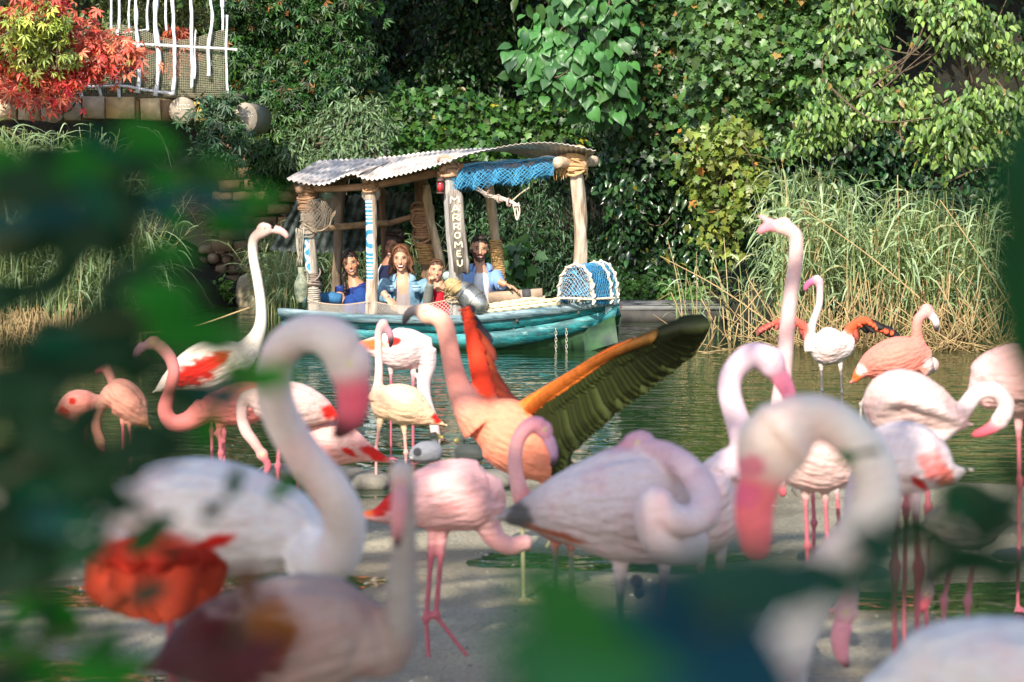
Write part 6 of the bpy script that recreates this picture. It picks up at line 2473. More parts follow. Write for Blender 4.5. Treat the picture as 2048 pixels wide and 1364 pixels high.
    for wg in wings:
        lead = spline(np.array([np.concatenate([pt(a[0], a[1], a[3]), [a[2] * k]]) for a in wg['lead']]), 8)
        n_f = wg['n']
        for row, (cnt, sc_, cols) in enumerate(((n_f, 1., (wg['col'][1], wg['col'][2])), (n_f, .38, (lerp(wg['col'][0], wg['col'][2], .75 if n_f > 20 else 0), wg['col'][2] if n_f > 20 else wg['col'][0] * .95)), (int(n_f * 1.3), .14 if n_f > 20 else .25, (wg['col'][0] * 1.05, wg['col'][0])))):
            for j in range(cnt):
                f = (j + .3) / cnt
                if n_f > 20 and row and f > .8:
                    continue
                i = f * (len(lead) - 1)
                a = np.array([np.interp(i, np.arange(len(lead)), lead[:, c]) for c in range(3)])
                tr = np.array(wg['trail'], float)
                tv = np.array([np.interp(f, np.linspace(0, 1, len(tr)), tr[:, c]) for c in range(3)])
                d = np.array([tv[0] * k, tv[2], -tv[1] * k])
                ln = np.linalg.norm(d) * sc_ * (1 + rng.normal(0, .015))
                fm = MB()
                toff = np.array([0, -.006 * row - (.0005 * j), 0])
                wd = wg.get('w', .045) * (1 if row == 0 else .8)
                c1 = cols[0] if f < wg.get('split', .5) else np.array(cols[1])
                if n_f > 20 and row == 0:
                    c1 = c1 * (1 - .6 * float(sstep(.45, .8, f)))
                if n_f > 20 and row == 2:
                    c1 = lerp(c1, wg['col'][2], float(sstep(.45, .8, f)) * .8)
                feather(fm, a + toff - base, d + rng.normal(0, .003 if n_f > 20 else .012, 3), ln, wd, np.array(wg.get('up', (0, -1, .3)), float), c1 * (1 + rng.normal(0, .06)), lerp(c1, cols[1], .8) if row == 0 else None, bend=0 if n_f > 20 else .04)
                fm.build('feather', M_QUILL, o, smooth=False)
    return o


DARKF = np.array((.035, .03, .03))
OLIV = np.array((.085, .105, .022))

flamingo('tall white flamingo with outstretched neck and red wing behind the left leaves', 11.6,
         [(492, 712, 26), (455, 722, 44), (415, 732, 50), (375, 745, 38), (335, 765, 16), (315, 780, 5)],
         [(528, 462, 12), (508, 478, 10), (506, 510, 9.5), (515, 560, 10), (522, 610, 10.5), (520, 655, 13), (503, 690, 20), (488, 708, 26)],
         [(548, 458, 9), (562, 462, 8), (572, 470, 6), (573, 478, 3)], (527, 459, 15), [[(420, 770), (424, 860), None], [(440, 770), (448, 865), None]],
         col=np.array((.84, .74, .64)), hcol=np.array((.8, .6, .52)), bcol=np.array((.74, .45, .42)), btip=.12, legcol=LEGP,
         patches=[(400, 738, (62, 24, 24), RED), (440, 716, (26, 14, 20), RED)], voxel=.0075)
flamingo('pink flamingo at the left with its neck drooping in a deep curve', 10.8,
         [(420, 815, 28), (460, 810, 40), (500, 805, 42), (540, 800, 30), (575, 800, 10)],
         [(318, 690, 13), (340, 715, 12.5), (348, 745, 12.5), (338, 785, 13), (330, 820, 15), (345, 845, 17), (375, 842, 19), (410, 820, 26)],
         [(290, 690, 11), (276, 702, 8.5), (270, 716, 6.5), (271, 728, 3.5)], (308, 686, 15), [[(438, 840), (442, 905), None], [(455, 840), (432, 868), (452, 885)]],
         col=PINK, ncol=PINK * 1.02, hcol=np.array((.76, .36, .36)), bcol=np.array((.70, .38, .48)), btip=.42, voxel=.0075)
flamingo('white flamingo with its neck hanging in a tight loop behind the near curved neck', 10.4,
         [(525, 810, 30), (560, 805, 42), (600, 812, 44), (640, 822, 30), (672, 835, 9)],
         [(522, 905, 9), (505, 880, 11), (492, 862, 12), (484, 832, 12), (488, 802, 13), (500, 795, 16), (520, 800, 26)],
         [(528, 916, 8.5), (536, 930, 8), (532, 944, 6), (526, 950, 3)], (524, 908, 13), [[(560, 840), (556, 930), None], [(590, 845), (596, 930), None]],
         col=WH, hcol=PALE, bcol=LEGP, btip=.15, patches=[(660, 822, 14, RED), (676, 830, 12, RED)], tailcol=PINK, voxel=.0075)
flamingo('pale pink flamingo with long red and white tail feathers behind the near curved neck', 10.5,
         [(590, 890, 36), (620, 880, 50), (665, 885, 52), (705, 895, 34), (745, 910, 14), (780, 922, 5)],
         None, None, None, [[(612, 930), (655, 1030), (648, 1082)], [(640, 930), (630, 1030), None]],
         col=PALE * 1.03, wcol=WH, patches=[(750, 906, (36, 12, -28), RED), (700, 900, (22, 7, -35), RED), (600, 935, 16, np.array((.80, .38, .28)))], voxel=.0075,
         extra=((600, 945, 15, -.02, PALE),))
flamingo('white and pink flamingo with its neck down in the water in front of the boat', 13.4,
         [(852, 690, 22), (830, 694, 36), (795, 698, 42), (755, 694, 24), (718, 688, 6)],
         [(868, 905, 9), (872, 880, 10), (866, 840, 10), (852, 800, 12), (848, 765, 14), (855, 730, 18), (850, 700, 24)],
         [(868, 915, 8), (866, 928, 7), (862, 936, 3)], (868, 908, 11), [[(782, 730), (782, 790), None], [(826, 732), (826, 800), None]],
         col=np.array((.80, .62, .60)), hcol=PALE, patches=[(790, 680, (16, 8, 10), RED), (745, 688, (34, 11, 0), ORG)], tailcol=np.array((.8, .4, .25)), voxel=.008)
flamingo('small cream flamingo with a grey head standing before the boat', 12.3,
         [(760, 812, 28), (785, 806, 38), (815, 812, 40), (845, 828, 26), (872, 842, 9), (885, 848, 4)],
         [(762, 650, 9), (757, 668, 8), (757, 700, 8), (758, 740, 8.5), (756, 775, 11), (754, 800, 22)],
         [(772, 655, 8), (780, 668, 7.5), (782, 684, 6), (780, 696, 3)], (766, 648, 11), [[(760, 840), (752, 900), None], [(808, 848), (812, 905), None]],
         col=CREAMB, ncol=np.array((.74, .58, .50)), hcol=np.array((.55, .38, .38)), bcol=np.array((.45, .26, .30)), btip=.5, patches=[(876, 836, 13, RED)], legcol=PALE, voxel=.0072)

flamingo('orange flamingo flapping both wings wide open before the boat', 9.2,
         [(955, 850, 32), (985, 855, 62), (1030, 875, 72), (1070, 905, 62), (1110, 935, 34), (1150, 950, 8)],
         [(862, 628, 17), (886, 645, 19), (896, 680, 19), (905, 730, 20), (918, 775, 24), (938, 815, 34), (965, 845, 50)],
         [(836, 618, 12, -.0), (820, 624, 10, -.01), (811, 638, 8, -.02), (806, 652, 3.5, -.02)], (855, 628, 21), [[(1040, 960), (1046, 1085), None], [(1080, 945), (1120, 1040), (1092, 1096)]],
         col=np.array((.84, .33, .21)), ncol=np.array((.78, .36, .29)), hcol=np.array((.80, .52, .40)), bcol=np.array((.09, .09, .10)), btip=.5, legcol=np.array((.30, .30, .18)),
         patches=[(1085, 835, (45, 22, -40), ORG), (1105, 870, (30, 12, -50), RED)], wingbump=0,
         wings=[dict(lead=[(985, 835, 24, .02), (965, 770, 21, .03), (950, 700, 17, .05), (936, 640, 11, .08), (925, 612, 5, .1)], n=11, split=.75, w=.06,
                     trail=[(58, 10, .02), (72, 60, .05), (60, 90, .05), (40, 60, .05), (8, 5, .02)], col=[np.array((.76, .07, .02)), np.array((.80, .11, .03)), np.array((.05, .04, .05))], up=(-.2, -1, 0)),
                dict(lead=[(1040, 830, 24, -.02), (1075, 795, 13, -.05), (1140, 750, 8, -.08), (1220, 700, 6, -.1), (1300, 668, 4, -.12), (1360, 650, 2.5, -.12)], n=60, split=.12, w=.088,
                     trail=[(75, 90, .0), (60, 165, .0), (20, 150, .0), (35, 120, .0), (60, 85, .0), (80, 40, .0), (62, -6, .0)], col=[np.array((.86, .22, .03)), np.array((.72, .12, .02)), OLIV * .6], up=(0, -1, .35))])
flamingo('slim pink flamingo with bowed head and black bill tip in front of the orange one', 7.6,
         [(1060, 1010, 26), (1090, 1020, 50), (1140, 1030, 60), (1200, 1035, 50), (1250, 1040, 14)],
         [(1085, 850, 17), (1062, 850, 17), (1040, 872, 15), (1030, 910, 15), (1033, 955, 16), (1045, 995, 20), (1062, 1010, 26)],
         [(1098, 880, 14), (1106, 900, 11), (1108, 918, 9), (1104, 936, 4)], (1087, 858, 19), [[(1110, 1060), (1112, 1180), None], [(1140, 1060), (1145, 1180), None]],
         col=PINK, ncol=np.array((.76, .42, .42)), hcol=np.array((.72, .36, .42)), bcol=np.array((.55, .34, .46)), btip=.42, legcol=LEGG)
flamingo('rosy flamingo with folded red wing tips standing on two pink legs in the middle', 8.1,
         [(985, 985, 40), (960, 990, 68), (905, 990, 72), (850, 1000, 62), (800, 1015, 38), (755, 1030, 16), (722, 1030, 6)],
         [(1048, 1084, 16), (1020, 1092, 19), (990, 1075, 22), (975, 1045, 28), (972, 1010, 42)],
         [(1056, 1086, 12, .04), (1057, 1090, 10, .08), (1056, 1096, 8, .12), (1054, 1102, 4, .15)], (1052, 1085, 17),
         [[(866, 1060), (852, 1238), (858, 1330), None], [(886, 1060), (872, 1232), (925, 1300), (975, 1364), None]],
         col=np.array((.80, .48, .46)), patches=[(772, 1004, (42, 20, 28), RED), (760, 1052, (22, 7, -10), RED), (735, 1020, 10, ORG)], tailcol=PALE)
flamingo('open winged white flamingo with black edged red wings before the right reeds', 16.0,
         [(1628, 690, 22), (1640, 692, 34), (1660, 692, 38), (1688, 690, 26), (1706, 680, 10)],
         [(1638, 560, 9), (1640, 580, 7.5), (1638, 610, 7.5), (1626, 645, 8), (1620, 675, 11), (1625, 700, 18)],
         [(1626, 562, 8), (1616, 568, 7), (1611, 578, 5.5), (1612, 584, 2.5)], (1634, 560, 11), [[(1642, 724), (1644, 780), None], [(1680, 724), (1684, 785), None]],
         col=np.array((.72, .60, .56)), ncol=np.array((.66, .55, .53)), hcol=np.array((.62, .42, .46)), bcol=np.array((.50, .16, .28)), btip=.25, legcol=LEGG, voxel=.0085, wingbump=.5,
         wings=[dict(lead=[(1622, 680, 10, 0), (1605, 650, 9, 0), (1570, 640, 7, 0), (1535, 652, 4, 0), (1515, 664, 2, 0)], n=9, w=.05, split=.9,
                     trail=[(4, 20, 0), (-4, 22, 0), (-10, 18, 0), (-14, 10, 0), (-8, 6, 0)], col=[np.array((.72, .14, .10)), np.array((.62, .12, .09)), np.array((.3, .1, .08))], up=(0, -1, .4)),
                dict(lead=[(1690, 682, 12, 0), (1702, 655, 10, 0), (1730, 640, 8, 0), (1752, 655, 6, 0), (1790, 668, 3, 0)], n=11, w=.055, split=.35,
                     trail=[(6, 22, 0), (12, 30, 0), (26, 22, 0), (34, 14, 0), (16, 8, 0)], col=[np.array((.80, .13, .05)), np.array((.70, .12, .06)), DARKF], up=(0, -1, .4))])
flamingo('coral pink flamingo with a pale eye and black bill tip by the right reeds', 14.0,
         [(1848, 712, 24), (1828, 712, 38), (1790, 718, 44), (1750, 728, 32), (1722, 744, 14), (1708, 762, 6)],
         [(1850, 625, 11), (1836, 640, 10.5), (1834, 670, 11), (1845, 705, 14), (1850, 728, 18), (1838, 740, 22)],
         [(1862, 630, 9.5), (1871, 642, 8), (1873, 654, 7), (1871, 664, 3)], (1853, 620, 14), [[(1752, 755), (1722, 808), None], [(1790, 757), (1792, 815), None]],
         col=np.array((.76, .28, .22)), hcol=np.array((.76, .36, .34)), bcol=np.array((.74, .64, .62)), btip=.48, legcol=GREY,
         patches=[(1862, 728, 16, WH), (1868, 748, 13, WH), (1712, 752, 12, ORG), (1720, 740, 10, np.array((.8, .6, .55))), (1850, 690, 4, PINK)], voxel=.0075, extra=((1862, 730, 17, .12, WH),))
flamingo('pinkish white flamingo stretching its tall neck and calling with open bill', 9.0,
         [(1560, 905, 40), (1590, 910, 62), (1640, 920, 66), (1690, 930, 50), (1735, 950, 12)],
         [(1572, 455, 15), (1592, 475, 14.5), (1590, 530, 14.5), (1580, 600, 15), (1572, 680, 16), (1566, 760, 18), (1560, 830, 24), (1560, 890, 40)],
         [(1548, 452, 12), (1532, 455, 10), (1520, 462, 8), (1514, 466, 3)], (1568, 452, 19), [[(1610, 970), (1615, 1090), None], [(1650, 970), (1655, 1090), None]],
         col=WH, ncol=np.array((.72, .50, .48)), hcol=np.array((.70, .54, .48)), bcol=np.array((.78, .30, .34)), btip=.01,
         extra=((1540, 444, 9, 0, np.array((.84, .5, .5))), (1528, 436, 6, 0, np.array((.84, .45, .48))), (1518, 432, 4, 0, np.array((.8, .35, .4)))))
flamingo('white flamingo arching its looped neck at the right edge', 8.0,
         [(1790, 850, 38), (1775, 810, 50), (1800, 795, 58), (1850, 812, 52), (1905, 840, 30), (1930, 850, 10)],
         [(2005, 835, 18), (2012, 808, 17), (1990, 782, 17), (1955, 786, 17), (1930, 815, 18), (1905, 845, 21), (1860, 872, 26), (1815, 862, 34)],
         [(1990, 852, 14), (1970, 862, 12), (1952, 868, 9), (1942, 870, 4)], (2000, 840, 19), [[(1810, 900), (1812, 1010), None], [(1850, 900), (1856, 1010), None]],
         col=WH, ncol=np.array((.82, .70, .67)), bcol=np.array((.70, .16, .2)), btip=.1, wcol=np.array((.82, .72, .70)))
flamingo('soft pink flamingo cut off by the right edge of the picture', 9.0,
         [(1975, 780, 48), (1995, 765, 66), (2045, 760, 74), (2100, 775, 60), (2150, 800, 20)],
         [(2140, 660, 18), (2110, 640, 17), (2080, 670, 17), (2040, 730, 22), (2000, 770, 40)],
         [(2155, 675, 14), (2165, 692, 12), (2166, 708, 9), (2160, 718, 4)], (2148, 655, 20), [[(2036, 830), (2040, 960), None], [(2060, 830), (2066, 960), None]],
         col=np.array((.82, .52, .49)), legcol=LEGP)
flamingo('white and rose flamingo with red wing patches bending its head down at right', 6.3,
         [(1735, 960, 40), (1760, 930, 66), (1810, 915, 74), (1860, 930, 58), (1900, 945, 26), (1925, 940, 7)],
         [(1694, 1215, 22), (1700, 1170, 20), (1698, 1120, 20), (1702, 1065, 21), (1712, 1010, 26), (1735, 965, 40)],
         [(1686, 1250, 22), (1680, 1280, 20), (1684, 1310, 16), (1696, 1336, 6)], (1692, 1220, 26), [[(1790, 985), (1792, 1130), None], [(1830, 985), (1836, 1130), None]],
         col=np.array((.82, .68, .66)), hcol=np.array((.76, .50, .50)), bcol=np.array((.74, .34, .38)), btip=.2,
         patches=[(1862, 925, 26, np.array((.84, .26, .24))), (1840, 915, 18, np.array((.84, .34, .32))), (1830, 958, (30, 8, -40), RED), (1885, 950, 18, np.array((.8, .22, .18)))])
flamingo('small white flamingo with a red patch seen through the big neck loop', 9.6,
         [(1610, 915, 26), (1630, 905, 42), (1670, 925, 46), (1710, 945, 36), (1745, 958, 12)],
         [(1560, 960, 12), (1555, 930, 12), (1570, 905, 13), (1600, 905, 22)], [(1562, 972, 10), (1566, 986, 8), (1564, 994, 4)], (1560, 962, 14),
         [[(1624, 950), (1628, 1045), None], [(1672, 955), (1678, 1050), None]],
         col=np.array((.84, .76, .73)), patches=[(1695, 952, (32, 14, -20), RED), (1655, 940, (16, 5, -30), RED)], legcol=LEGP)
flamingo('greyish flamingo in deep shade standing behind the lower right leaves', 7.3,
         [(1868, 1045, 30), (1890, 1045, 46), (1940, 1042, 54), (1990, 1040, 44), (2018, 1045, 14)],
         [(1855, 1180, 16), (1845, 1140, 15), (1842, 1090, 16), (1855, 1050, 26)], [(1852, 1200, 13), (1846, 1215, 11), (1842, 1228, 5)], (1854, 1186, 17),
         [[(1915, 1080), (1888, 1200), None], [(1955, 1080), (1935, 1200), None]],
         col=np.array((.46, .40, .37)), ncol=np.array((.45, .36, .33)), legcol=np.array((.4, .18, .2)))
flamingo('lilac pink flamingo with a bowed head and rose bill in front of the water', 6.9,
         [(1440, 960, 60), (1430, 1000, 84), (1380, 1020, 92), (1320, 1030, 70), (1260, 1030, 20)],
         [(1535, 715, 27), (1500, 712, 26), (1466, 745, 24), (1460, 790, 24), (1478, 850, 26), (1490, 900, 36), (1465, 950, 60)],
         [(1555, 745, 20), (1572, 775, 18), (1578, 798, 14), (1570, 815, 5)], (1540, 722, 31), [[(1400, 1090), (1402, 1270), None], [(1440, 1090), (1446, 1270), None]],
         col=np.array((.78, .62, .62)), ncol=np.array((.76, .58, .62)), hcol=np.array((.74, .56, .62)), bcol=np.array((.78, .26, .36)), btip=.08)
flamingo('large sleepy flamingo with its neck curled on its breast and head laid on its back', 6.0,
         [(1395, 1010, 70), (1370, 1010, 104), (1300, 1005, 122), (1220, 1010, 112), (1140, 1015, 78), (1070, 1025, 42), (1010, 1035, 12)],
         [(1290, 905, 30, -.02), (1340, 915, 28, -.08), (1392, 955, 29, -.17), (1412, 1008, 31, -.24), (1380, 1042, 31, -.28), (1335, 1030, 30, -.30), (1312, 1000, 29, -.30), (1302, 1040, 32, -.29), (1330, 1085, 38, -.25), (1380, 1085, 44, -.14)],
         [(1262, 892, 20), (1240, 905, 15), (1222, 915, 11), (1215, 920, 5)], (1283, 893, 33, -.01),
         [[(1240, 1120), (1242, 1330), None], [(1330, 1110), (1316, 1260), (1312, 1290)]],
         col=np.array((.74, .62, .62)), ncol=np.array((.76, .60, .60)), hcol=np.array((.72, .44, .48)), bcol=np.array((.6, .25, .35)), btip=.1, legcol=[np.array((.12, .13, .15)), np.array((.52, .22, .26))],
         patches=[(1035, 1030, 26, np.array((.12, .12, .12))), (1110, 1062, (60, 9, -14), np.array((.5, .15, .08)))], tailcol=np.array((.25, .24, .22)), flat=.78,
         extra=((1272, 1160, 14, -.05, LEGG * .8), (1276, 1185, 12, -.05, LEGG * .8)))
flamingo('striped reddish flamingo mostly hidden behind the left foreground leaves', 12.2,
         [(190, 812, 24), (170, 812, 32), (145, 815, 32), (120, 822, 14)],
         [(215, 740, 10), (225, 770, 9), (215, 795, 12), (195, 808, 20)], [(205, 735, 8), (196, 742, 7), (192, 752, 3)], (214, 738, 12), [[(160, 835), (160, 900), None], [(172, 835), (174, 900), None]],
         col=np.array((.74, .36, .30)), wcol=np.array((.76, .34, .25)), patches=[(150, 800, 6, RED), (175, 830, 6, RED), (128, 822, 12, RED)], voxel=.008)
flamingo('salmon flamingo with a pointed tail glimpsed between the left leaves', 12.0,
         [(222, 790, 26), (238, 792, 36), (262, 810, 34), (280, 835, 20), (294, 850, 6)],
         [(200, 880, 10), (192, 850, 10), (200, 815, 12), (218, 795, 20)], [(202, 892, 8), (206, 905, 7), (202, 912, 3)], (200, 882, 12), [[(245, 822), (246, 900), None], [(258, 826), (262, 900), None]],
         col=np.array((.80, .42, .32)), tailcol=np.array((.85, .4, .15)), voxel=.008)
flamingo('large white flamingo at lower left with curved neck, pink bill and red wing', 4.3,
         [(610, 1080, 66), (560, 1060, 92), (470, 1040, 112), (380, 1020, 108), (300, 1010, 80), (235, 1030, 44), (175, 1080, 18)],
         [(690, 700, 44, -.5), (655, 672, 38, -.5), (605, 668, 34, -.45), (560, 705, 34, -.4), (548, 770, 34, -.35), (565, 840, 36, -.3), (610, 915, 38, -.25), (665, 985, 40, -.2), (690, 1050, 42, -.15), (672, 1110, 48, -.1), (620, 1120, 62, -.03)],
         [(705, 765, 32), (706, 810, 30), (694, 846, 24), (668, 876, 9)], (697, 722, 44, -.5),
         [[(335, 1130), (345, 1400), None], [(380, 1130), (395, 1400), None]],
         col=np.array((.80, .74, .73)), ncol=np.array((.82, .70, .68)), hcol=np.array((.80, .70, .66)), bcol=np.array((.80, .17, .23)), btip=.42, legcol=LEGP, wingbump=.8, tailcol=WH,
         patches=[(415, 1078, (80, 17, 22), RED)],
         extra=((180, 1110, 26, -.02, WH), (225, 1095, 44, -.02, WH)),
         wings=[dict(lead=[(420, 1092, 30, -.05), (350, 1088, 32, -.08), (270, 1092, 24, -.08), (215, 1104, 14, -.06)], n=15, w=.095, split=2,
                     trail=[(-25, 120, -.02), (-30, 152, -.03), (-25, 148, -.03), (-15, 128, -.02), (-10, 95, 0)], col=[np.array((.66, .035, .015)), np.array((.70, .05, .015)), np.array((.74, .10, .03))], up=(0, -1, .3))])
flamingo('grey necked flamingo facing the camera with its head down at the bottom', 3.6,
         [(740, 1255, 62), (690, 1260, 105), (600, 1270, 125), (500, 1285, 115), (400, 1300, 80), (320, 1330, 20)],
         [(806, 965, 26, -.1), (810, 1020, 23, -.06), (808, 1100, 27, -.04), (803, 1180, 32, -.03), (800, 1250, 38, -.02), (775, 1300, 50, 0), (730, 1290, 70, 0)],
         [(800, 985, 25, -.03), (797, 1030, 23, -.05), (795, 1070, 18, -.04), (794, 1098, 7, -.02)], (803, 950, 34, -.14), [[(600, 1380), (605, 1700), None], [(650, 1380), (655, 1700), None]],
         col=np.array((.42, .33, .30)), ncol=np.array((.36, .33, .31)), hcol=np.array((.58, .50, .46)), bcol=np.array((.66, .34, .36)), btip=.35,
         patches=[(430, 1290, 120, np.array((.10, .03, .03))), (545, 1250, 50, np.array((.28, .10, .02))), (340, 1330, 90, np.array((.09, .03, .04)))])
flamingo('huge blurred white flamingo with coral bill arching its neck at the right front', 3.45,
         [(1500, 1480, 120), (1450, 1520, 200), (1330, 1560, 230), (1200, 1600, 190), (1080, 1650, 60)],
         [(1560, 872, 80), (1610, 835, 50), (1660, 842, 46), (1715, 885, 46), (1752, 950, 47), (1745, 1025, 50), (1700, 1095, 52), (1640, 1165, 54), (1590, 1240, 58), (1555, 1320, 66), (1530, 1420, 90)],
         [(1522, 955, 46), (1508, 1010, 42), (1510, 1060, 38), (1514, 1100, 28), (1516, 1116, 12)], (1545, 888, 76), [[(1300, 1700), (1310, 2200), None], [(1380, 1700), (1390, 2200), None]],
         col=np.array((.82, .74, .69)), hcol=np.array((.84, .73, .64)), ncol=np.array((.83, .74, .68)), bcol=np.array((.86, .22, .24)), btip=.02, voxel=.007,
         patches=[(1496, 930, 26, np.array((.78, .30, .36))), (1490, 985, 26, np.array((.80, .18, .28)))])
flamingo('white back of the nearest flamingo filling the bottom right corner', 3.0,
         [(1830, 1380, 90), (1880, 1365, 118), (1990, 1360, 128), (2110, 1375, 120), (2220, 1400, 60)],
         [(1700, 1560, 40), (1690, 1480, 40), (1740, 1420, 50), (1820, 1385, 84)], [(1705, 1600, 36), (1710, 1650, 34), (1720, 1690, 12)], (1700, 1575, 50),
         [[(1950, 1470), (1960, 2000), None], [(2020, 1470), (2030, 2000), None]], col=np.array((.76, .71, .70)), voxel=.007)


# ------------------------------------------------------------------ ducks
def duck(label, D, x, y, s, cols, head_dir):
    k = pm(D)
    mb = MB()
    samp = []
    def a(px_, py_, r, dz, c):
        mb.ball(P(px_, py_, D + dz), (r * k,) * 3, n=14)
        samp.append((P(px_, py_, D + dz), r * k * .95, c))
    q = spline(np.array([np.concatenate([P(x + i[0] * s, y + i[1] * s, D + i[3]), [i[2] * s * k]]) for i in [(-1.1 * head_dir, .35, .18, -.03), (-.8 * head_dir, .25, .5, -.02), (-.2 * head_dir, .1, .75, 0), (.5 * head_dir, .05, .7, .02), (.9 * head_dir, -.1, .45, .04)]]), 5)
    mb.tube(q[:, :3], q[:, 3], n=14, flat=.9)
    for i, p_ in enumerate(q):
        samp.append((p_[:3], p_[3], cols[0] if i > 3 else cols[1]))
    hq = spline(np.array([np.concatenate([P(x + i[0] * s, y + i[1] * s, D + i[3]), [i[2] * s * k]]) for i in [(.6 * head_dir, -.3, .32, .05), (.55 * head_dir, -.8, .27, .06), (.5 * head_dir, -1.05, .32, .06), (.45 * head_dir, -1.25, .2, .06)]]), 4)
    mb.tube(hq[:, :3], hq[:, 3], n=12)
    for p_ in hq:
        samp.append((p_[:3], p_[3], cols[2]))
    bl = np.array([P(x + (.75) * head_dir * s, y - 1.0 * s, D + .06), P(x + 1.15 * head_dir * s, y - .88 * s, D + .06)])
    mb.tube(bl, [.012, .008], n=8, flat=.5)
    samp.append((bl[1], .01, np.array((.5, .4, .08))))
    samp.append((bl[0], .01, np.array((.5, .4, .08))))
    V, F = fuse(mb, .005, 2)
    C = paint(V, samp)
    for px_, py_, r, c in cols[3]:
        d = V - P(x + px_ * s, y + py_ * s, D)
        w = 1 - sstep(.8, 1.15, np.hypot(d[:, 0], d[:, 2]) / k / (r * s))
        C = lerp(C, np.tile(c, (len(V), 1)), w)
    o = mk('duck', V, F, M_PLUM, None, C, True, P(x, y, D) * (1, 1, 0), {'fv': V, 'fm': V * 0 + .5})
    tag(o, label, 'duck', 'ducks at the shore')


duck('grey mallard with black and white tail resting at the water edge', 11.4, 852, 902, 30, [np.array((.20, .20, .22)), np.array((.16, .16, .18)), np.array((.02, .03, .025)),
     [(-.55, .0, .30, np.array((.025, .025, .03))), (-1.0, .45, .16, np.array((.60, .60, .58)))]], 1)
duck('dark brown duck beside the mallard behind the orange flamingo', 11.6, 938, 905, 26, [np.array((.045, .05, .045)), np.array((.05, .05, .04)), np.array((.03, .04, .035)), []], -1)
# ------------------------------------------------------------------ leaves close to the lens
M_FRONT = nmat('front_leaf', attr=True, rough=.5, var=.15, vscale=20, spec=.14, transl=.22)
T_BIG = blade([(0, .02), (.12, .17), (.3, .26), (.52, .25), (.75, .17), (.92, .07), (1.05, .01)], .2, .22)


FS = .64


def front_branch(label, D, stem, leaves, group='out of focus branches in front of the camera'):
    base = P(stem[0][0], stem[0][1], D)
    root = empty('leafy_branch', base)
    tag(root, label, 'branch', group)
    mb = MB()
    q = spline(np.array([P(a, b_, D + .01) for a, b_ in stem]), 6)
    mb.tube(q - base, np.linspace(.0035, .0015, len(q)), (.05, .06, .02), 6)
    mb.build('twig', M_TWIG, root)
    for x, y, ln, ang, c, tilt, *dd in leaves:
        Dl = D + (dd[0] if dd else rng.uniform(-.05, .05))
        p = P(x, y, Dl)
        a = radians(ang)
        tip = np.array([[cos(a), rng.uniform(-.25, .1), -sin(a)]])
        nrm = norm(np.array([[rng.uniform(-.3, .3), -cos(tilt), sin(tilt)]]))
        s = ln * (1.0 if D < 1 else FS) * pm(Dl)
        p = p - norm(tip)[0] * s * .5
        V, F, C = leafmesh(T_BIG, p[None], tip, nrm, np.array([s]), np.array([c]))
        mk('leaf', V - base, F, M_FRONT, root, C)


G_ = (.006, .13, .006)
GD = (.003, .030, .010)
GT = (.006, .06, .025)  # teal shift is sky sheen painted into the leaf green
GB = (.015, .07, .06)  # bluer still: sky reflection painted into the leaf colour
t_lo, t_up = .1, .85
front_branch('blurred bright leaves on the twig reaching right over the arch', 1.35, [(-40, 420), (150, 370), (350, 330), (540, 390)],
             [(300, 275, 210, 20, G_, t_lo), (240, 320, 230, -10, G_, t_lo), (430, 345, 200, 10, (.02, .14, .01), t_lo), (210, 290, 170, 30, GT, t_up), (330, 400, 200, -30, GB, t_up), (430, 395, 190, 10, GB, t_up),
              (520, 395, 150, 0, G_, t_lo), (460, 440, 170, -10, G_, t_lo), (390, 330, 120, 40, GD, t_lo), (500, 465, 130, 0, GT, t_up)])
front_branch('blurred dark leaves at the left edge above the stubble', 1.25, [(-60, 520), (80, 450), (220, 420), (300, 500)],
             [(60, 370, 260, 10, GD, t_lo), (20, 330, 230, 25, G_, t_lo), (120, 420, 260, -5, GB, t_up), (200, 400, 200, 40, GT, t_up), (60, 480, 280, -15, GD, t_lo), (170, 480, 240, -30, GD, t_lo), (250, 470, 200, -50, GD, t_lo),
              (10, 590, 260, -20, GD, t_lo), (110, 560, 220, -35, GD, t_lo), (260, 555, 240, -20, GD, t_lo), (330, 510, 190, 0, G_, t_lo), (150, 350, 170, 0, G_, t_lo), (20, 440, 180, 0, GB, t_up)])
front_branch('dark blurred leaves over the left water with green tips', 1.2, [(-40, 700), (130, 660), (300, 640), (500, 650)],
             [(230, 640, 260, 5, GD, t_lo), (330, 590, 220, 0, G_, t_lo), (380, 660, 250, -5, G_, t_lo), (450, 680, 190, -15, (.02, .12, .02), t_lo), (130, 680, 250, -10, GT, t_up), (200, 720, 260, -25, GD, t_lo), (290, 730, 200, -40, GD, t_lo),
              (90, 730, 200, 0, GD, t_lo), (330, 620, 190, 15, G_, t_lo), (30, 690, 150, 20, GD, t_lo)])
front_branch('blurred leaf pair hanging across the red winged flamingo', 1.3, [(250, 800), (340, 790), (440, 775), (590, 740)],
             [(395, 790, 190, -5, GT, t_lo), (450, 790, 200, 15, GB, t_up), (500, 755, 200, 20, G_, t_lo), (555, 745, 120, 10, G_, t_lo), (420, 850, 160, -60, G_, t_lo), (335, 870, 130, -70, GD, t_lo), (350, 780, 120, 10, GD, t_lo)])
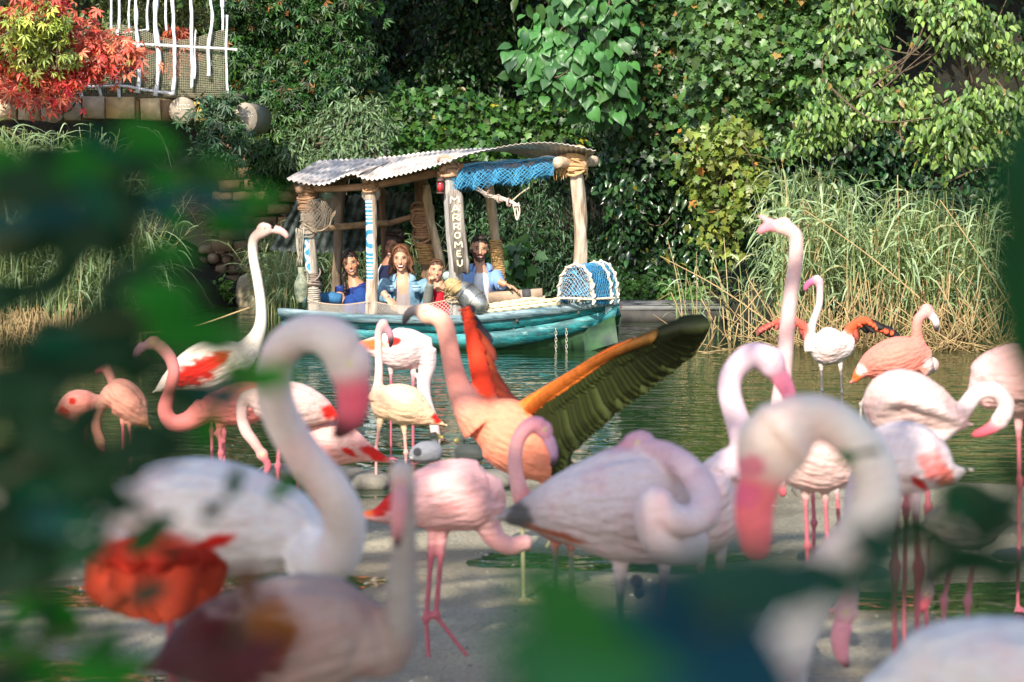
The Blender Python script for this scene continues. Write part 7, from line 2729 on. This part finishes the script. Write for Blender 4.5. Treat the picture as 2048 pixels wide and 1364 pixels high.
front_branch('dense blurred foliage in deep shade at the left edge', 1.15, [(-60, 1000), (60, 930), (180, 900), (330, 900)],
             [(20, 800, 260, 10, GD, t_lo), (110, 880, 260, 30, GD, t_lo), (60, 960, 280, 0, GT, t_up), (180, 950, 240, -20, GD, t_lo), (260, 900, 260, -40, GD, t_lo), (330, 900, 200, -20, GD, t_lo), (120, 1030, 280, -5, GB, t_up), (20, 1060, 260, 0, GD, t_lo),
              (190, 830, 180, -60, GD, t_lo), (50, 860, 200, 40, GD, t_lo), (300, 860, 180, 10, GD, t_lo), (80, 1120, 280, -10, GD, t_lo), (170, 1100, 200, -40, GD, t_lo), (10, 1160, 240, -30, GD, t_lo), (250, 1010, 160, -30, GD, t_lo), (30, 760, 240, 0, GD, t_lo),
              (100, 780, 200, -20, GD, t_lo), (180, 1040, 160, 20, GT, t_up)])
front_branch('narrow dark leaves drooping over the lower left white flamingo', 1.7, [(120, 930), (250, 1000), (330, 1060), (400, 1090)],
             [(428, 1018, 95, -38, GD, t_lo), (300, 1070, 170, -40, (.02, .07, .02), t_lo), (330, 1040, 90, -15, GT, t_lo), (270, 950, 90, -30, GD, t_lo), (300, 1185, 130, -22, (.06, .05, .03), t_lo), (470, 960, 110, -75, (.03, .08, .05), t_lo), (575, 968, 90, -10, G_, t_lo), (560, 985, 80, -40, G_, t_lo), (340, 1100, 70, -60, GD, t_lo)])
front_branch('blurred green leaves in the bottom left corner', 1.3, [(-60, 1364), (80, 1290), (180, 1250), (260, 1200)],
             [(60, 1330, 230, 30, G_, t_lo), (140, 1250, 190, 70, G_, t_lo), (200, 1310, 220, -60, (.015, .10, .015), t_lo), (250, 1340, 180, -40, G_, t_lo), (90, 1240, 140, 60, GD, t_lo), (20, 1260, 140, -30, GD, t_lo), (180, 1350, 160, 20, G_, t_lo), (20, 1364, 160, 0, GD, t_lo)])
front_branch('dark maroon blurred leaves at the bottom over the grey flamingo', 1.1, [(330, 1400), (430, 1330), (490, 1250), (510, 1180)],
             [(495, 1180, 190, 85, (.10, .045, .03), t_lo), (450, 1270, 260, 20, (.07, .012, .018), t_lo), (520, 1310, 260, -20, (.06, .012, .02), t_lo), (400, 1330, 240, -10, (.06, .015, .02), t_lo), (560, 1250, 170, 30, (.16, .055, .01), t_lo)])
front_branch('big blurred leaves tinted teal by painted sky sheen along the bottom right of centre', .68, [(1100, 1450), (1250, 1330), (1400, 1260), (1560, 1180)],
             [(1150, 1230, 300, 40, (.014, .11, .02), t_lo), (1180, 1330, 380, 10, (.014, .11, .04), t_lo), (1330, 1280, 400, 10, (.010, .065, .085), t_up), (1450, 1230, 360, 25, (.010, .06, .085), t_up), (1430, 1340, 420, 0, (.009, .055, .08), t_up), (1560, 1170, 300, 5, (.01, .06, .05), t_lo),  # blue of the upturned leaves is sky reflection put into colour
              (1130, 1380, 300, -20, (.012, .09, .03), t_lo), (1330, 1380, 360, 0, (.008, .05, .05), t_lo), (1480, 1170, 260, 20, (.01, .06, .045), t_lo)])
front_branch('dark blurred branch crossing the neck of the big right flamingo', 1.0, [(1500, 1180), (1650, 1140), (1800, 1110), (2070, 1100)],
             [(1640, 1150, 250, 5, GD, t_lo), (1760, 1150, 200, -60, (.01, .06, .04), t_lo), (1790, 1200, 170, -65, GT, t_lo), (1760, 1090, 220, 20, (.01, .06, .04), t_lo), (1850, 1060, 240, 15, GD, t_lo), (1960, 1120, 280, 0, GD, t_lo), (1880, 1150, 200, -20, GD, t_lo), (1700, 1180, 150, -30, GT, t_lo),
              (2030, 1140, 220, -10, GD, t_lo), (2010, 1190, 120, -60, GD, t_lo)])
front_branch('dark green blurred leaves at the right edge above the corner flamingo', 1.25, [(2080, 1080), (2000, 1020), (1940, 970), (1900, 950)],
             [(1950, 985, 210, 10, (.01, .08, .03), t_lo), (2010, 1010, 200, -15, GD, t_lo), (1930, 1020, 170, -5, (.01, .07, .03), t_lo), (2030, 950, 150, 40, GD, t_lo), (1990, 1050, 190, 0, GD, t_lo), (1900, 1000, 110, 0, GD, t_lo)])
front_branch('tall blurred green leaves along the right edge of the picture', .75, [(2120, 900), (2080, 700), (2070, 500), (2080, 300)],
             [(2072, 420, 360, 85, (.004, .055, .015), t_lo), (2066, 560, 380, 95, (.004, .05, .012), t_lo), (2075, 680, 340, 80, (.005, .055, .014), t_lo), (2090, 320, 300, 90, GD, t_lo), (2080, 760, 220, 85, (.005, .06, .012), t_lo)])
front_branch('single small green leaf hanging inside the big neck loop', 2.2, [(1760, 900), (1730, 905), (1700, 908)],
             [(1692, 912, 62, 5, (.015, .12, .02), t_lo), (1700, 922, 40, -20, (.015, .1, .02), t_lo)])

def fill(label, D, cx, cy_, rx, ry, n_, cols, stem, ln=(110, 200)):
    lv = []
    for k in range(n_):
        a, q = rng.random() * 2 * pi, sqrt(rng.random())
        lv.append((cx + rx * q * cos(a), cy_ + ry * q * sin(a), rng.uniform(*ln), rng.uniform(-60, 50), cols[rng.integers(len(cols))], t_up if rng.random() < .25 else t_lo, rng.uniform(-.12, .2)))
    front_branch(label, D, stem, lv)


fill('thick blurred leaves low on the left edge behind the nearest sprigs', 1.35, 70, 960, 190, 190, 60, (GD, GD, GD, GT), [(-60, 900), (60, 880), (200, 860)])
fill('blurred green sprays at the upper left over the reeds', 1.45, 130, 395, 240, 85, 26, (GD, G_, GT), [(-60, 420), (80, 400), (300, 390)])
fill('blurred dark sprays at the left above the small salmon birds', 1.4, 200, 690, 130, 60, 14, (GD, GD, G_), [(-60, 680), (120, 690), (280, 690)], ln=(100, 160))
fill('blurred sprays low on the left beside the white flamingo', 1.3, 40, 1200, 130, 170, 22, (GD, G_, GD), [(-60, 1200), (60, 1180), (160, 1160)])
